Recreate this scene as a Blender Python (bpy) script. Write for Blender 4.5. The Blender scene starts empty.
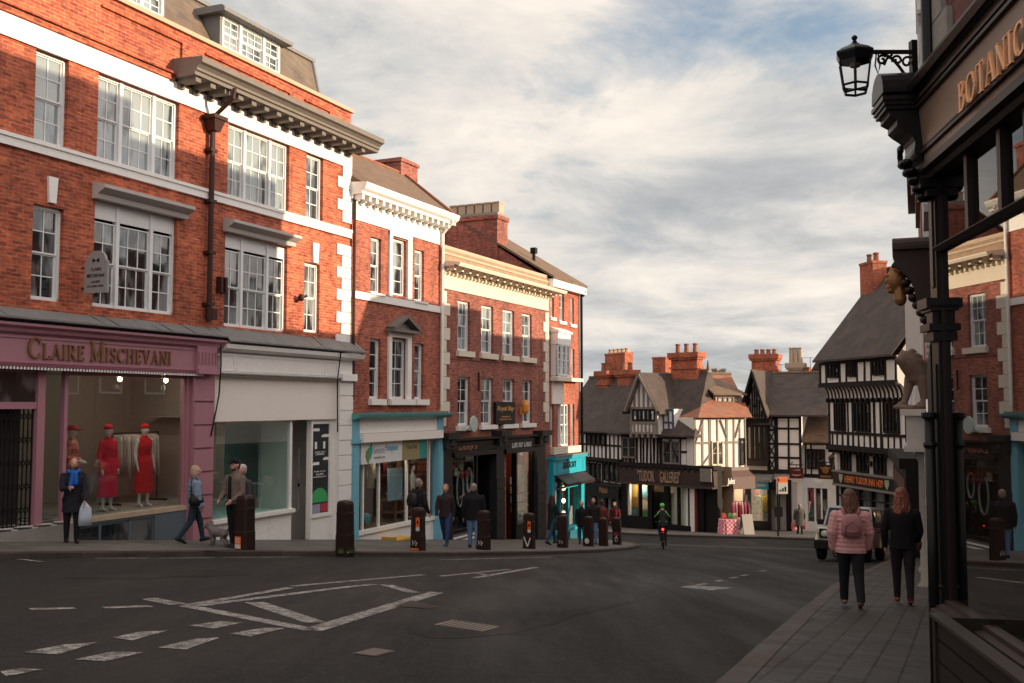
import bpy, bmesh, math, random
from mathutils import Vector, Matrix
from mathutils import noise as mnoise
random.seed(7)
R = math.radians
scene = bpy.context.scene
COL = scene.collection
FPX = 995.56
TILT = math.atan(63.5 / FPX)
CT, ST = math.cos(TILT), math.sin(TILT)

# ------------------------------------------------------------------ ground
def G(Y):
    if Y < -8: return G(-8)
    if Y < 13.85: return 2.81 - .09 * (13.85 - Y)
    if Y < 42: return 2.81 + .105 * (Y - 13.85)
    if Y < 58: return 5.766 + .08 * (Y - 42)
    return 7.046 + .03 * (min(Y, 120) - 58)
def Q(X):
    if X < -14: return Q(-14)
    if X < 4.5: return .06 * (X - 4.5)
    return .02 * (min(X, 14) - 4.5)
def gz(X, Y): return -(G(Y) + Q(X))
def ray(x, y):
    u = (x - 512) / FPX; c = -(y - 341.5) / FPX
    return Vector((u, CT - c * ST, ST + c * CT))
def on_ground(x, y, off=0.0):
    r = ray(x, y); t0 = 2.0
    prev = None
    t = 2.0
    while t < 200:
        p = r * t
        if p.z <= gz(p.x, p.y) + off:
            lo, hi = t - .25, t
            for _ in range(30):
                m = (lo + hi) / 2; p = r * m
                if p.z <= gz(p.x, p.y) + off: hi = m
                else: lo = m
            return r * hi
        t += .25
    return r * 200
def at_px(x, y, Y):
    r = ray(x, y); return r * (Y / r.y)
def at_depth(x, Y): return ((x - 512) / FPX * Y, Y)

# ------------------------------------------------------------------ materials
def new_mat(name):
    m = bpy.data.materials.new(name); m.use_nodes = True
    nt = m.node_tree; b = nt.nodes['Principled BSDF']
    return m, nt, b
def lk(nt, a, b): nt.links.new(a, b)
def obj_coord(nt):
    return nt.nodes.new('ShaderNodeTexCoord').outputs['Object']
def uv_wall(nt):
    c = nt.nodes.new('ShaderNodeTexCoord'); s = nt.nodes.new('ShaderNodeSeparateXYZ'); lk(nt, c.outputs['Object'], s.inputs[0])
    a = nt.nodes.new('ShaderNodeMath'); a.operation = 'ADD'; lk(nt, s.outputs[0], a.inputs[0]); lk(nt, s.outputs[1], a.inputs[1])
    k = nt.nodes.new('ShaderNodeCombineXYZ'); lk(nt, a.outputs[0], k.inputs[0]); lk(nt, s.outputs[2], k.inputs[1])
    return k.outputs[0], c.outputs['Object']
def noise(nt, vec, scale, detail=4, rough=.6):
    n = nt.nodes.new('ShaderNodeTexNoise'); n.inputs['Scale'].default_value = scale
    n.inputs['Detail'].default_value = detail; n.inputs['Roughness'].default_value = rough
    if vec is not None: lk(nt, vec, n.inputs['Vector'])
    return n.outputs['Fac']
def ramp(nt, fac, stops):
    r = nt.nodes.new('ShaderNodeValToRGB'); e = r.color_ramp.elements
    while len(e) < len(stops): e.new(.5)
    for i, (p, c) in enumerate(stops):
        e[i].position = p; e[i].color = (c if len(c) == 4 else (*c, 1)) if not isinstance(c, float) else (c, c, c, 1)
    lk(nt, fac, r.inputs[0]); return r.outputs[0]
def mixc(nt, fac, a, b, mode='MIX'):
    m = nt.nodes.new('ShaderNodeMix'); m.data_type = 'RGBA'; m.blend_type = mode
    for sock, v in ((m.inputs[0], fac), (m.inputs[6], a), (m.inputs[7], b)):
        if isinstance(v, (int, float)): sock.default_value = v
        elif isinstance(v, tuple): sock.default_value = (*v, 1) if len(v) == 3 else v
        else: lk(nt, v, sock)
    return m.outputs[2]
def bump(nt, b, h, strength=.4, dist=.01):
    n = nt.nodes.new('ShaderNodeBump'); n.inputs['Strength'].default_value = strength; n.inputs['Distance'].default_value = dist
    lk(nt, h, n.inputs['Height']); lk(nt, n.outputs[0], b.inputs['Normal'])

def paint(name, col, rough=.5, var=.12, scale=3.0, dirt=.25, metal=0, bmp=.15):
    m, nt, b = new_mat(name)
    oc = obj_coord(nt)
    n1 = noise(nt, oc, scale, 6); n2 = noise(nt, oc, scale * 9, 3)
    c = mixc(nt, ramp(nt, n1, [(.3, (1 - var,) * 3), (.7, (1 + var * .3,) * 3)]), tuple(x * (1 - var) for x in col), col)
    d = ramp(nt, n2, [(.35, (0.0,) * 3), (.75, (1.0,) * 3)])
    dm = nt.nodes.new('ShaderNodeMath'); dm.operation = 'MULTIPLY'; lk(nt, d, dm.inputs[0]); dm.inputs[1].default_value = dirt
    c = mixc(nt, dm.outputs[0], c, tuple(x * .55 for x in col))
    lk(nt, c, b.inputs['Base Color']); b.inputs['Roughness'].default_value = rough; b.inputs['Metallic'].default_value = metal
    if max(col) < .12: b.inputs['Specular IOR Level'].default_value = .22
    if bmp: bump(nt, b, n2, bmp, .006)
    return m
def brick_mat(name, c1, c2, mortar, bw=.225, rh=.075, var=.35):
    m, nt, b = new_mat(name)
    uv, oc = uv_wall(nt)
    t = nt.nodes.new('ShaderNodeTexBrick'); lk(nt, uv, t.inputs['Vector'])
    t.inputs['Scale'].default_value = 1; t.inputs['Brick Width'].default_value = bw; t.inputs['Row Height'].default_value = rh
    t.inputs['Mortar Size'].default_value = .007; t.inputs['Mortar Smooth'].default_value = .3; t.inputs['Bias'].default_value = -.1
    t.inputs['Color1'].default_value = (*c1, 1); t.inputs['Color2'].default_value = (*c2, 1); t.inputs['Mortar'].default_value = (*mortar, 1)
    # individual odd bricks
    f = nt.nodes.new('ShaderNodeVectorMath'); f.operation = 'MULTIPLY'; lk(nt, uv, f.inputs[0]); f.inputs[1].default_value = (1 / bw, 1 / rh, 1)
    v = noise(nt, f.outputs[0], 1.1, 2)
    odd = ramp(nt, v, [(.33, (.38, .34, .38)), (.44, (.85, .85, .85)), (.58, (1.05,) * 3), (.70, (1.5, 1.55, 1.5))])
    c = mixc(nt, .8, t.outputs['Color'], odd, 'MULTIPLY')
    big = ramp(nt, noise(nt, oc, .9, 7, .65), [(.3, (1 - var,) * 3), (.65, (1.1,) * 3)])
    c = mixc(nt, 1.0, c, big, 'MULTIPLY')
    mp = nt.nodes.new('ShaderNodeMapping'); lk(nt, uv, mp.inputs[0]); mp.inputs['Scale'].default_value = (2.2, .28, 1)
    c = mixc(nt, 1.0, c, ramp(nt, noise(nt, mp.outputs[0], 1.0, 6, .65), [(.28, (.62, .60, .60)), (.46, (1.0,) * 3), (.70, (1.10, 1.08, 1.06))]), 'MULTIPLY')
    pa = nt.nodes.new('ShaderNodeTexVoronoi'); pa.inputs['Scale'].default_value = .55; lk(nt, uv, pa.inputs['Vector'])
    sp = nt.nodes.new('ShaderNodeSeparateXYZ'); lk(nt, pa.outputs['Color'], sp.inputs[0])
    c = mixc(nt, 1.0, c, ramp(nt, sp.outputs[0], [(.0, (.86, .84, .84)), (.5, (1.0,) * 3), (1.0, (1.10, 1.08, 1.05))]), 'MULTIPLY')
    lk(nt, c, b.inputs['Base Color']); b.inputs['Roughness'].default_value = .85
    h = mixc(nt, .4, t.outputs['Fac'], noise(nt, oc, 40, 3))
    bump(nt, b, h, -.5, .012)
    return m
def tile_mat(name, c1, c2, c3, w=.2, h=.14, slope=1.3):
    m, nt, b = new_mat(name)
    uv, oc = uv_wall(nt)
    t = nt.nodes.new('ShaderNodeTexBrick'); lk(nt, uv, t.inputs['Vector'])
    t.inputs['Scale'].default_value = 1; t.inputs['Brick Width'].default_value = w; t.inputs['Row Height'].default_value = h / slope
    t.inputs['Mortar Size'].default_value = .008; t.inputs['Mortar Smooth'].default_value = .5
    t.inputs['Color1'].default_value = (*c1, 1); t.inputs['Color2'].default_value = (*c2, 1); t.inputs['Mortar'].default_value = (*tuple(x * .45 for x in c1), 1)
    n = noise(nt, oc, 1.3, 8, .7)
    c = mixc(nt, ramp(nt, n, [(.42, (0.0,) * 3), (.72, (.8,) * 3)]), t.outputs['Color'], c3)
    lk(nt, c, b.inputs['Base Color']); b.inputs['Roughness'].default_value = .8
    bump(nt, b, mixc(nt, .5, t.outputs['Fac'], noise(nt, oc, 14, 4)), -.6, .03)
    return m
def slab_mat(name, base, w, h, ang, mort=.5, rough=.6):
    m, nt, b = new_mat(name)
    c = nt.nodes.new('ShaderNodeTexCoord'); mp = nt.nodes.new('ShaderNodeMapping'); lk(nt, c.outputs['Object'], mp.inputs[0]); mp.inputs['Rotation'].default_value = (0, 0, ang)
    t = nt.nodes.new('ShaderNodeTexBrick'); lk(nt, mp.outputs[0], t.inputs['Vector'])
    t.inputs['Scale'].default_value = 1; t.inputs['Brick Width'].default_value = w; t.inputs['Row Height'].default_value = h
    t.inputs['Mortar Size'].default_value = .013; t.inputs['Mortar Smooth'].default_value = .2
    t.inputs['Color1'].default_value = (*base, 1); t.inputs['Color2'].default_value = (*tuple(x * .68 for x in base), 1)
    t.inputs['Mortar'].default_value = (*tuple(x * mort for x in base), 1)
    n = noise(nt, c.outputs['Object'], 1.6, 8, .7); n2 = noise(nt, c.outputs['Object'], 30, 4)
    cc = mixc(nt, 1.0, t.outputs['Color'], ramp(nt, n, [(.3, (.55,) * 3), (.5, (1.0,) * 3), (.7, (1.25,) * 3)]), 'MULTIPLY')
    cc = mixc(nt, .5, cc, ramp(nt, n2, [(.35, (.6,) * 3), (.65, (1.2,) * 3)]), 'MULTIPLY')
    lk(nt, cc, b.inputs['Base Color']); lk(nt, ramp(nt, n, [(.3, (rough - .1,) * 3), (.7, (rough + .25,) * 3)]), b.inputs['Roughness']); b.inputs['Specular IOR Level'].default_value = .3
    bump(nt, b, mixc(nt, .4, t.outputs['Fac'], n2), -.5, .01)
    return m
def asphalt_mat(k=1.0):
    m, nt, b = new_mat('asphalt'); oc = obj_coord(nt)
    f = noise(nt, oc, 34, 5, .8); mid = noise(nt, oc, 1.6, 12, .78)
    mp = nt.nodes.new('ShaderNodeMapping'); lk(nt, oc, mp.inputs[0]); mp.inputs['Rotation'].default_value = (0, 0, R(24)); mp.inputs['Scale'].default_value = (.9, .12, 1)
    st = noise(nt, mp.outputs[0], 1.0, 5, .6)
    c = ramp(nt, f, [(.30, (.0025, .0025, .0027)), (.52, (.0105, .0102, .0105)), (.72, (.040, .0385, .0385))])
    c = mixc(nt, 1.0, c, ramp(nt, st, [(.3, (.62,) * 3), (.55, (1.0,) * 3), (.72, (1.25,) * 3)]), 'MULTIPLY')
    g9 = noise(nt, oc, 8, 8, .8)
    c = mixc(nt, 1.0, c, ramp(nt, mid, [(.35, (.82,) * 3), (.5, (1.0,) * 3), (.72, (1.12,) * 3)]), 'MULTIPLY')
    c = mixc(nt, 1.0, c, ramp(nt, g9, [(.34, (.55,) * 3), (.5, (1.0,) * 3), (.66, (1.6,) * 3)]), 'MULTIPLY')
    v = nt.nodes.new('ShaderNodeTexVoronoi'); v.feature = 'DISTANCE_TO_EDGE'; v.inputs['Scale'].default_value = .35; lk(nt, mixc(nt, .12, oc, noise(nt, oc, 2, 5)), v.inputs['Vector'])
    crack = ramp(nt, v.outputs['Distance'], [(.0, (.45 * k,) * 3), (.006, (k,) * 3)])
    c = mixc(nt, 1.0, c, crack, 'MULTIPLY')
    lk(nt, c, b.inputs['Base Color']); lk(nt, ramp(nt, st, [(.35, (.62,) * 3), (.65, (.9,) * 3)]), b.inputs['Roughness']); b.inputs['Specular IOR Level'].default_value = .28
    bump(nt, b, f, .5, .008)
    return m
def roadpaint_mat():
    m, nt, b = new_mat('road_paint'); oc = obj_coord(nt)
    n = noise(nt, oc, 9, 8, .75); n2 = noise(nt, oc, 60, 2)
    w = ramp(nt, mixc(nt, .4, n, n2), [(.45, (0.0,) * 3), (.60, (1.0,) * 3)])
    c = mixc(nt, w, (.04, .038, .038), (.42, .40, .38))
    lk(nt, c, b.inputs['Base Color']); b.inputs['Roughness'].default_value = .7
    return m
def pane_mat(name, dark=(.015, .02, .022), curtain=(.35, .36, .35), amount=.5, ior=1.9, sc=.9):
    m, nt, b = new_mat(name); oc = obj_coord(nt)
    mp = nt.nodes.new('ShaderNodeMapping'); lk(nt, oc, mp.inputs[0]); mp.inputs['Scale'].default_value = (1.6, 0.0, .55)
    n = noise(nt, mp.outputs[0], sc, 3)
    c = mixc(nt, ramp(nt, n, [(amount - .04, (0.0,) * 3), (amount + .04, (1.0,) * 3)]), curtain, dark)
    lk(nt, c, b.inputs['Base Color']); b.inputs['Roughness'].default_value = .04; b.inputs['IOR'].default_value = ior
    bump(nt, b, noise(nt, oc, 2.5, 2), .06, .02)
    return m
def clear_glass(name, ior=1.55, tint=(.9, .95, .93)):
    m, nt, b = new_mat(name); nt.nodes.remove(b)
    out = nt.nodes['Material Output']
    tr = nt.nodes.new('ShaderNodeBsdfTransparent'); tr.inputs[0].default_value = (*tint, 1)
    gl = nt.nodes.new('ShaderNodeBsdfGlossy'); gl.inputs['Roughness'].default_value = .01
    geo = nt.nodes.new('ShaderNodeNewGeometry'); f0 = ((ior - 1) / (ior + 1)) ** 2
    dt = nt.nodes.new('ShaderNodeVectorMath'); dt.operation = 'DOT_PRODUCT'; lk(nt, geo.outputs['Normal'], dt.inputs[0]); lk(nt, geo.outputs['Incoming'], dt.inputs[1])
    def mm(op, a, b):
        n = nt.nodes.new('ShaderNodeMath'); n.operation = op
        for i, v in enumerate((a, b)):
            if isinstance(v, (int, float)): n.inputs[i].default_value = v
            elif v is not None: lk(nt, v, n.inputs[i])
        return n
    ab = mm('ABSOLUTE', dt.outputs['Value'], None).outputs[0]
    fr = mm('ADD', mm('MULTIPLY', mm('POWER', mm('SUBTRACT', 1.0, ab).outputs[0], 5.0).outputs[0], 1 - f0).outputs[0], f0)
    mx = nt.nodes.new('ShaderNodeMixShader'); lk(nt, fr.outputs[0], mx.inputs[0]); lk(nt, tr.outputs[0], mx.inputs[1]); lk(nt, gl.outputs[0], mx.inputs[2])
    lk(nt, mx.outputs[0], out.inputs['Surface'])
    return m
def emit_mat(name, col, s):
    m, nt, b = new_mat(name)
    b.inputs['Base Color'].default_value = (*col, 1); b.inputs['Emission Color'].default_value = (*col, 1); b.inputs['Emission Strength'].default_value = s
    return m
def cloth_mat(name, col, stripes=0, var=.25):
    m, nt, b = new_mat(name); oc = obj_coord(nt)
    n = noise(nt, oc, 14, 5)
    c = mixc(nt, n, tuple(x * (1 - var) for x in col), tuple(min(1, x * (1 + var)) for x in col))
    lk(nt, c, b.inputs['Base Color']); b.inputs['Roughness'].default_value = .85
    b.inputs['Specular IOR Level'].default_value = .2
    bump(nt, b, noise(nt, oc, 25, 4), .35, .02)
    return m
_cl = {}
def C(col):
    k = tuple(round(x, 3) for x in col)
    if k not in _cl: _cl[k] = cloth_mat('cloth_%d' % len(_cl), col)
    return _cl[k]
def hair_mat(col):
    m, nt, b = new_mat('hair'); mp = nt.nodes.new('ShaderNodeMapping'); lk(nt, obj_coord(nt), mp.inputs[0]); mp.inputs['Scale'].default_value = (70, 70, 9)
    n = noise(nt, mp.outputs[0], 1, 4, .7); c = mixc(nt, ramp(nt, n, [(.35, (0.0,) * 3), (.68, (1.0,) * 3)]), tuple(x * .35 for x in col), tuple(min(1, x * 1.7) for x in col)); lk(nt, c, b.inputs['Base Color']); b.inputs['Roughness'].default_value = .5; b.inputs['Specular IOR Level'].default_value = .3; bump(nt, b, n, .6, .01); return m
_pt = {}
def P(col, rough=.5):
    k = tuple(round(x, 3) for x in col) + (rough,)
    if k not in _pt: _pt[k] = paint('paint_%d' % len(_pt), col, rough)
    return _pt[k]

MT = dict(
    brick1=brick_mat('brick_orange', (.58, .128, .052), (.31, .046, .023), (.40, .24, .165)),
    brick2=brick_mat('brick_red', (.46, .115, .065), (.29, .058, .036), (.36, .22, .16)),
    brick3=brick_mat('brick_red_dark', (.36, .105, .072), (.23, .058, .042), (.30, .19, .15)),
    brick4=brick_mat('brick_chimney', (.58, .15, .065), (.38, .080, .042), (.30, .17, .12)),
    brickd=brick_mat('brick_dark', (.20, .055, .05), (.13, .035, .034), (.12, .08, .075)),  # darkest brick, for the corner shop and the terrace beyond it
    white=paint('white_paint', (.87, .85, .82), .55, .16, 2.4, .26),
    frame=paint('window_white', (.78, .79, .80), .45, .06, 2.0, .05, bmp=0),
    cream=paint('cream_stone', (.74, .655, .545), .7, .22, 2.4, .35),
    stone=paint('grey_stone', (.30, .28, .26), .85, .35, 2.5, .5, bmp=.5),
    leadr=paint('lead_sheet', (.20, .20, .20), .65, .4, 4.0, .6, bmp=.6),
    cornice=paint('cornice_stone', (.19, .165, .145), .8, .35, 2.0, .5, bmp=.4),
    buff=paint('buff_stone', (.50, .38, .27), .8, .35, 2.5, .5, bmp=.4),
    pipe=paint('brown_pipe', (.05, .022, .018), .45),
    pink=paint('pink_paint', (.40, .185, .23), .45, .16, 1.5, .16, bmp=.05),
    pinkd=paint('pink_paint_dark', (.20, .06, .085), .45, .12, 1.5, .08),
    offwhite=paint('offwhite_paint', (.88, .86, .83), .5, .18, 1.6, .26, bmp=.05),
    putty=paint('putty_board', (.84, .78, .72), .6, .08, 1.2, .05, bmp=.03),
    teal2=paint('blue_paint_soft', (.17, .44, .56), .5, .1, 1.5, .1),
    green2=paint('green_paint', (.08, .32, .32), .5, .1, 1.5, .2),
    teal4=paint('teal_paint', (.01, .36, .48), .4, .08, 1.5, .08),
    black=paint('black_paint', (.008, .0075, .008), .35, .2, 3, .3),
    blackm=paint('black_matt', (.010, .009, .009), .7, .3, 3, .4),
    brownd=paint('dark_brown_paint', (.022, .013, .012), .4, .25, 3, .3),
    bronze=paint('bronze_paint', (.20, .13, .095), .4, .25, 1.0, .15),
    timber=paint('old_timber', (.018, .013, .012), .75, .4, 6, .5, bmp=.5),
    timberg=paint('grey_timber', (.26, .22, .19), .8, .4, 6, .5, bmp=.5),
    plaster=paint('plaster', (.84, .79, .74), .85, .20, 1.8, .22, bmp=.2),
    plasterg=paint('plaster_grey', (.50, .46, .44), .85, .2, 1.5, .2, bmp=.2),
    gold=paint('gilt', (.30, .14, .05), .45, .3, 12, .4, metal=.4),
    letter=paint('bronze_letter', (.22, .11, .045), .35, .2, 8, .2),
    dark=paint('dark_interior', (.05, .04, .04), .9, .3, 1, .2, bmp=0),
    room=paint('room_wall', (.34, .31, .29), .9, .2, 1, .1, bmp=0),
    tile=tile_mat('roof_tile_dark', (.060, .042, .037), (.038, .029, .027), (.10, .065, .05)),
    tileo=tile_mat('roof_tile_orange', (.36, .135, .075), (.24, .085, .05), (.20, .12, .08)),
    tileb=tile_mat('roof_tile_brown', (.21, .125, .08), (.12, .072, .05), (.12, .09, .055)),
    slate=tile_mat('mansard_slate', (.145, .10, .075), (.085, .062, .052), (.19, .15, .11), .3, .2),
    asphalt=asphalt_mat(), rpaint=roadpaint_mat(),
    slab=slab_mat('paving_slab', (.14, .126, .116), .6, .45, R(24)),
    block=slab_mat('paving_block', (.058, .051, .048), .42, .24, R(-66), .16),
    kerb=slab_mat('kerb_stone', (.075, .055, .050), .9, 5, R(-66)),
    pane=pane_mat('window_pane', (.012, .017, .02), (.20, .225, .23), .47, 2.0), paned=pane_mat('window_pane_dark', curtain=(.12, .12, .12), amount=.45),
    panel=pane_mat('window_pane_curtained', (.03, .04, .045), (.24, .285, .295), .54, 2.2),
    glass=clear_glass('shop_glass', 2.1), glassr=clear_glass('shop_glass_reflective', 4.5, (.8, .8, .8)),
    skin=paint('skin', (.52, .28, .21), .6, .1, 20, .1, bmp=0),
    manq=paint('mannequin_white', (.75, .70, .68), .35, .05, 3, .02, bmp=0),
    bollard=paint('iron_bollard', (.030, .016, .014), .4, .3, 6, .4, bmp=.3),
    rubber=paint('tyre_rubber', (.015, .015, .016), .8, .2, 10, .2),
    steel=paint('steel', (.3, .3, .32), .3, .1, 5, .1, metal=.9),
    lamp=emit_mat('lit_bulb', (1, .72, .42), 12),
    lampw=emit_mat('warm_lamp', (1, .62, .30), 5),
)

# ------------------------------------------------------------------ mesh builder
class MB:
    def __init__(s): s.v = []; s.f = []; s.m = []; s.mi = 0
    def add(s, vs, fs):
        o = len(s.v); s.v += [tuple(p) for p in vs]
        for f in fs: s.f.append(tuple(i + o for i in f)); s.m.append(s.mi)
        return s
    def quad(s, a, b, c, d): return s.add([a, b, c, d], [(0, 1, 2, 3)])
    def poly(s, pts): return s.add(pts, [tuple(range(len(pts)))])
    def box(s, x0, x1, y0, y1, z0, z1):
        if x0 > x1: x0, x1 = x1, x0
        if y0 > y1: y0, y1 = y1, y0
        if z0 > z1: z0, z1 = z1, z0
        return s.add([(x0, y0, z0), (x1, y0, z0), (x1, y1, z0), (x0, y1, z0), (x0, y0, z1), (x1, y0, z1), (x1, y1, z1), (x0, y1, z1)],
                     [(0, 3, 2, 1), (4, 5, 6, 7), (0, 1, 5, 4), (1, 2, 6, 5), (2, 3, 7, 6), (3, 0, 4, 7)])
    def obox(s, p0, p1, w, t, up=(0, 0, 1)):   # bar from p0 to p1, w wide (side), t thick
        p0 = Vector(p0); p1 = Vector(p1); d = (p1 - p0).normalized(); up = Vector(up)
        a = d.cross(up)
        if a.length < 1e-4: a = d.cross(Vector((0, 1, 0)))
        a.normalize(); b = a.cross(d).normalized(); a = a * (w / 2); b = b * (t / 2)
        vs = [p + q for p in (p0, p1) for q in (-a - b, a - b, a + b, -a + b)]
        return s.add(vs, [(0, 1, 2, 3), (7, 6, 5, 4), (0, 4, 5, 1), (1, 5, 6, 2), (2, 6, 7, 3), (3, 7, 4, 0)])
    def prism(s, prof, axis, a0, a1):          # closed 2D profile extruded along an axis
        n = len(prof)
        def mk(p, a):
            if axis == 'x': return (a, p[0], p[1])
            if axis == 'y': return (p[0], a, p[1])
            return (p[0], p[1], a)
        vs = [mk(p, a0) for p in prof] + [mk(p, a1) for p in prof]
        fs = [tuple(range(n))[::-1], tuple(range(n, 2 * n))] + [(i, (i + 1) % n, n + (i + 1) % n, n + i) for i in range(n)]
        return s.add(vs, fs)
    def tube(s, pts, r, n=8, r1=None, caps=True):
        pts = [Vector(p) for p in pts]; k = len(pts); rs = r if isinstance(r, (list, tuple)) else [r + ((r1 if r1 is not None else r) - r) * i / max(1, k - 1) for i in range(k)]
        rings = []; ref = Vector((0.12, .2, .97))
        for i, p in enumerate(pts):
            d = (pts[min(i + 1, k - 1)] - pts[max(i - 1, 0)]).normalized()
            a = d.cross(ref)
            if a.length < 1e-3: a = d.cross(Vector((1, 0, 0)))
            a.normalize(); b = d.cross(a)
            rings.append([p + (a * math.cos(2 * math.pi * j / n) + b * math.sin(2 * math.pi * j / n)) * rs[i] for j in range(n)])
        vs = [q for rr in rings for q in rr]; fs = []
        for i in range(k - 1):
            for j in range(n): fs.append((i * n + j, i * n + (j + 1) % n, (i + 1) * n + (j + 1) % n, (i + 1) * n + j))
        if caps: fs += [tuple(range(n))[::-1], tuple(range((k - 1) * n, k * n))]
        return s.add(vs, fs)
    def lathe(s, c, prof, n=12, axis='z'):
        vs = []; fs = []; k = len(prof)
        for r, z in prof:
            for j in range(n):
                a = 2 * math.pi * j / n; x, y = r * math.cos(a), r * math.sin(a)
                q = (x, y, z) if axis == 'z' else ((x, z, y) if axis == 'y' else (z, x, y))
                vs.append((c[0] + q[0], c[1] + q[1], c[2] + q[2]))
        for i in range(k - 1):
            for j in range(n): fs.append((i * n + j, i * n + (j + 1) % n, (i + 1) * n + (j + 1) % n, (i + 1) * n + j))
        fs += [tuple(range(n))[::-1], tuple(range((k - 1) * n, k * n))]
        return s.add(vs, fs)
    def ell(s, c, rx, ry, rz, n=12, m=8, rot=None):
        vs = []; fs = []
        for i in range(m + 1):
            th = math.pi * i / m
            for j in range(n):
                ph = 2 * math.pi * j / n
                p = Vector((rx * math.sin(th) * math.cos(ph), ry * math.sin(th) * math.sin(ph), rz * math.cos(th)))
                if rot is not None: p = rot @ p
                vs.append((c[0] + p.x, c[1] + p.y, c[2] + p.z))
        for i in range(m):
            for j in range(n): fs.append((i * n + j, i * n + (j + 1) % n, (i + 1) * n + (j + 1) % n, (i + 1) * n + j))
        return s.add(vs, fs)
    def cap(s, p0, p1, r0, r1=None, n=10):     # tapered capsule
        r1 = r0 if r1 is None else r1; p0 = Vector(p0); p1 = Vector(p1); d = (p1 - p0)
        L = d.length; d = d / L if L > 1e-6 else Vector((0, 0, 1))
        pts = [p0 - d * r0 * .98, p0 - d * r0 * .7, p0, p0.lerp(p1, .33), p0.lerp(p1, .66), p1, p1 + d * r1 * .7, p1 + d * r1 * .98]
        rs = [r0 * .15, r0 * .7, r0, r0 + (r1 - r0) * .33, r0 + (r1 - r0) * .66, r1, r1 * .7, r1 * .15]
        return s.tube(pts, rs, n)
    def rings(s, rg, n=16, caps=True):         # rg: list of (cx,cy,cz,rx,ry[,pow])
        vs = []; fs = []; k = len(rg)
        for q in rg:
            cx, cy, cz, rx, ry = q[:5]; pw = q[5] if len(q) > 5 else 1.0
            for j in range(n):
                a = 2 * math.pi * j / n; ca, sa = math.cos(a), math.sin(a)
                vs.append((cx + rx * math.copysign(abs(ca) ** pw, ca), cy + ry * math.copysign(abs(sa) ** pw, sa), cz))
        for i in range(k - 1):
            for j in range(n): fs.append((i * n + j, i * n + (j + 1) % n, (i + 1) * n + (j + 1) % n, (i + 1) * n + j))
        if caps: fs += [tuple(range(n))[::-1], tuple(range((k - 1) * n, k * n))]
        return s.add(vs, fs)
    def xf(s, M, start=0):
        s.v[start:] = [tuple(M @ Vector(p)) for p in s.v[start:]]; return s
    def mesh(s, name, mats, smooth=False):
        me = bpy.data.meshes.new(name); me.from_pydata(s.v, [], s.f); me.validate(clean_customdata=False)
        if not isinstance(mats, (list, tuple)): mats = [mats]
        for m in mats: me.materials.append(m)
        if len(me.polygons) == len(s.m): me.polygons.foreach_set('material_index', s.m)
        bm = bmesh.new(); bm.from_mesh(me); bmesh.ops.recalc_face_normals(bm, faces=bm.faces); bm.to_mesh(me); bm.free()
        if smooth: me.polygons.foreach_set('use_smooth', [True] * len(me.polygons))
        me.update(); return me
    def build(s, name, mats, parent=None, smooth=False, loc=None):
        o = bpy.data.objects.new(name, s.mesh(name, mats, smooth)); COL.objects.link(o)
        if parent is not None: o.parent = parent
        if loc is not None: o.location = loc
        return o
def bevel(o, w=.01, seg=2, ang=35):
    md = o.modifiers.new('bevel', 'BEVEL'); md.width = w; md.segments = seg; md.limit_method = 'ANGLE'; md.angle_limit = R(ang); return o
def tag(o, label=None, cat=None, group=None, kind=None):
    if label: o['label'] = label
    if cat: o['category'] = cat
    if group: o['group'] = group
    if kind: o['kind'] = kind
    return o
def empty(name, loc, rz=0):
    o = bpy.data.objects.new(name, None); COL.objects.link(o); o.location = loc; o.rotation_euler = (0, 0, rz); o.empty_display_size = .3; return o
def thing(name, loc, rz, label, cat, group=None):
    return tag(empty(name, loc, rz), label, cat, group)
def copy_tree(o, parent=None):
    c = o.copy(); COL.objects.link(c)
    if parent is not None: c.parent = parent
    for ch in list(KIDS.get(o.name, [])) or [x for x in bpy.data.objects if x.parent == o]: copy_tree(ch, c)
    return c
KIDS = {}
def remesh(mb, name, voxel, mats, parent=None, smooth_iter=4, classify=None, crumple=0):
    me = mb.mesh('tmp', mats)
    o = bpy.data.objects.new('tmp', me); COL.objects.link(o)
    m = o.modifiers.new('r', 'REMESH'); m.mode = 'VOXEL'; m.voxel_size = voxel
    if smooth_iter:
        q = o.modifiers.new('s', 'SMOOTH'); q.iterations = smooth_iter; q.factor = .5
    dg = bpy.context.evaluated_depsgraph_get()
    nm = bpy.data.meshes.new_from_object(o.evaluated_get(dg)); nm.name = name
    bpy.data.objects.remove(o); bpy.data.meshes.remove(me)
    nm.materials.clear()
    for k in (mats if isinstance(mats, (list, tuple)) else [mats]): nm.materials.append(k)
    n = len(nm.polygons); nm.polygons.foreach_set('use_smooth', [True] * n)
    if crumple:
        nn = [v.normal.copy() for v in nm.vertices]
        for v, q in zip(nm.vertices, nn): p_ = v.co; k_ = mnoise.noise(Vector((p_.x * 9, p_.y * 9, p_.z * 5))) * .6 + mnoise.noise(Vector((p_.x * 22 + 5, p_.y * 22, p_.z * 13))) * .4; v.co = p_ + q * (k_ * crumple)
    if classify: nm.polygons.foreach_set('material_index', [classify(p.center) for p in nm.polygons])
    else: nm.polygons.foreach_set('material_index', [0] * n)
    r = bpy.data.objects.new(name, nm); COL.objects.link(r)
    if parent is not None: r.parent = parent
    return r

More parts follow.
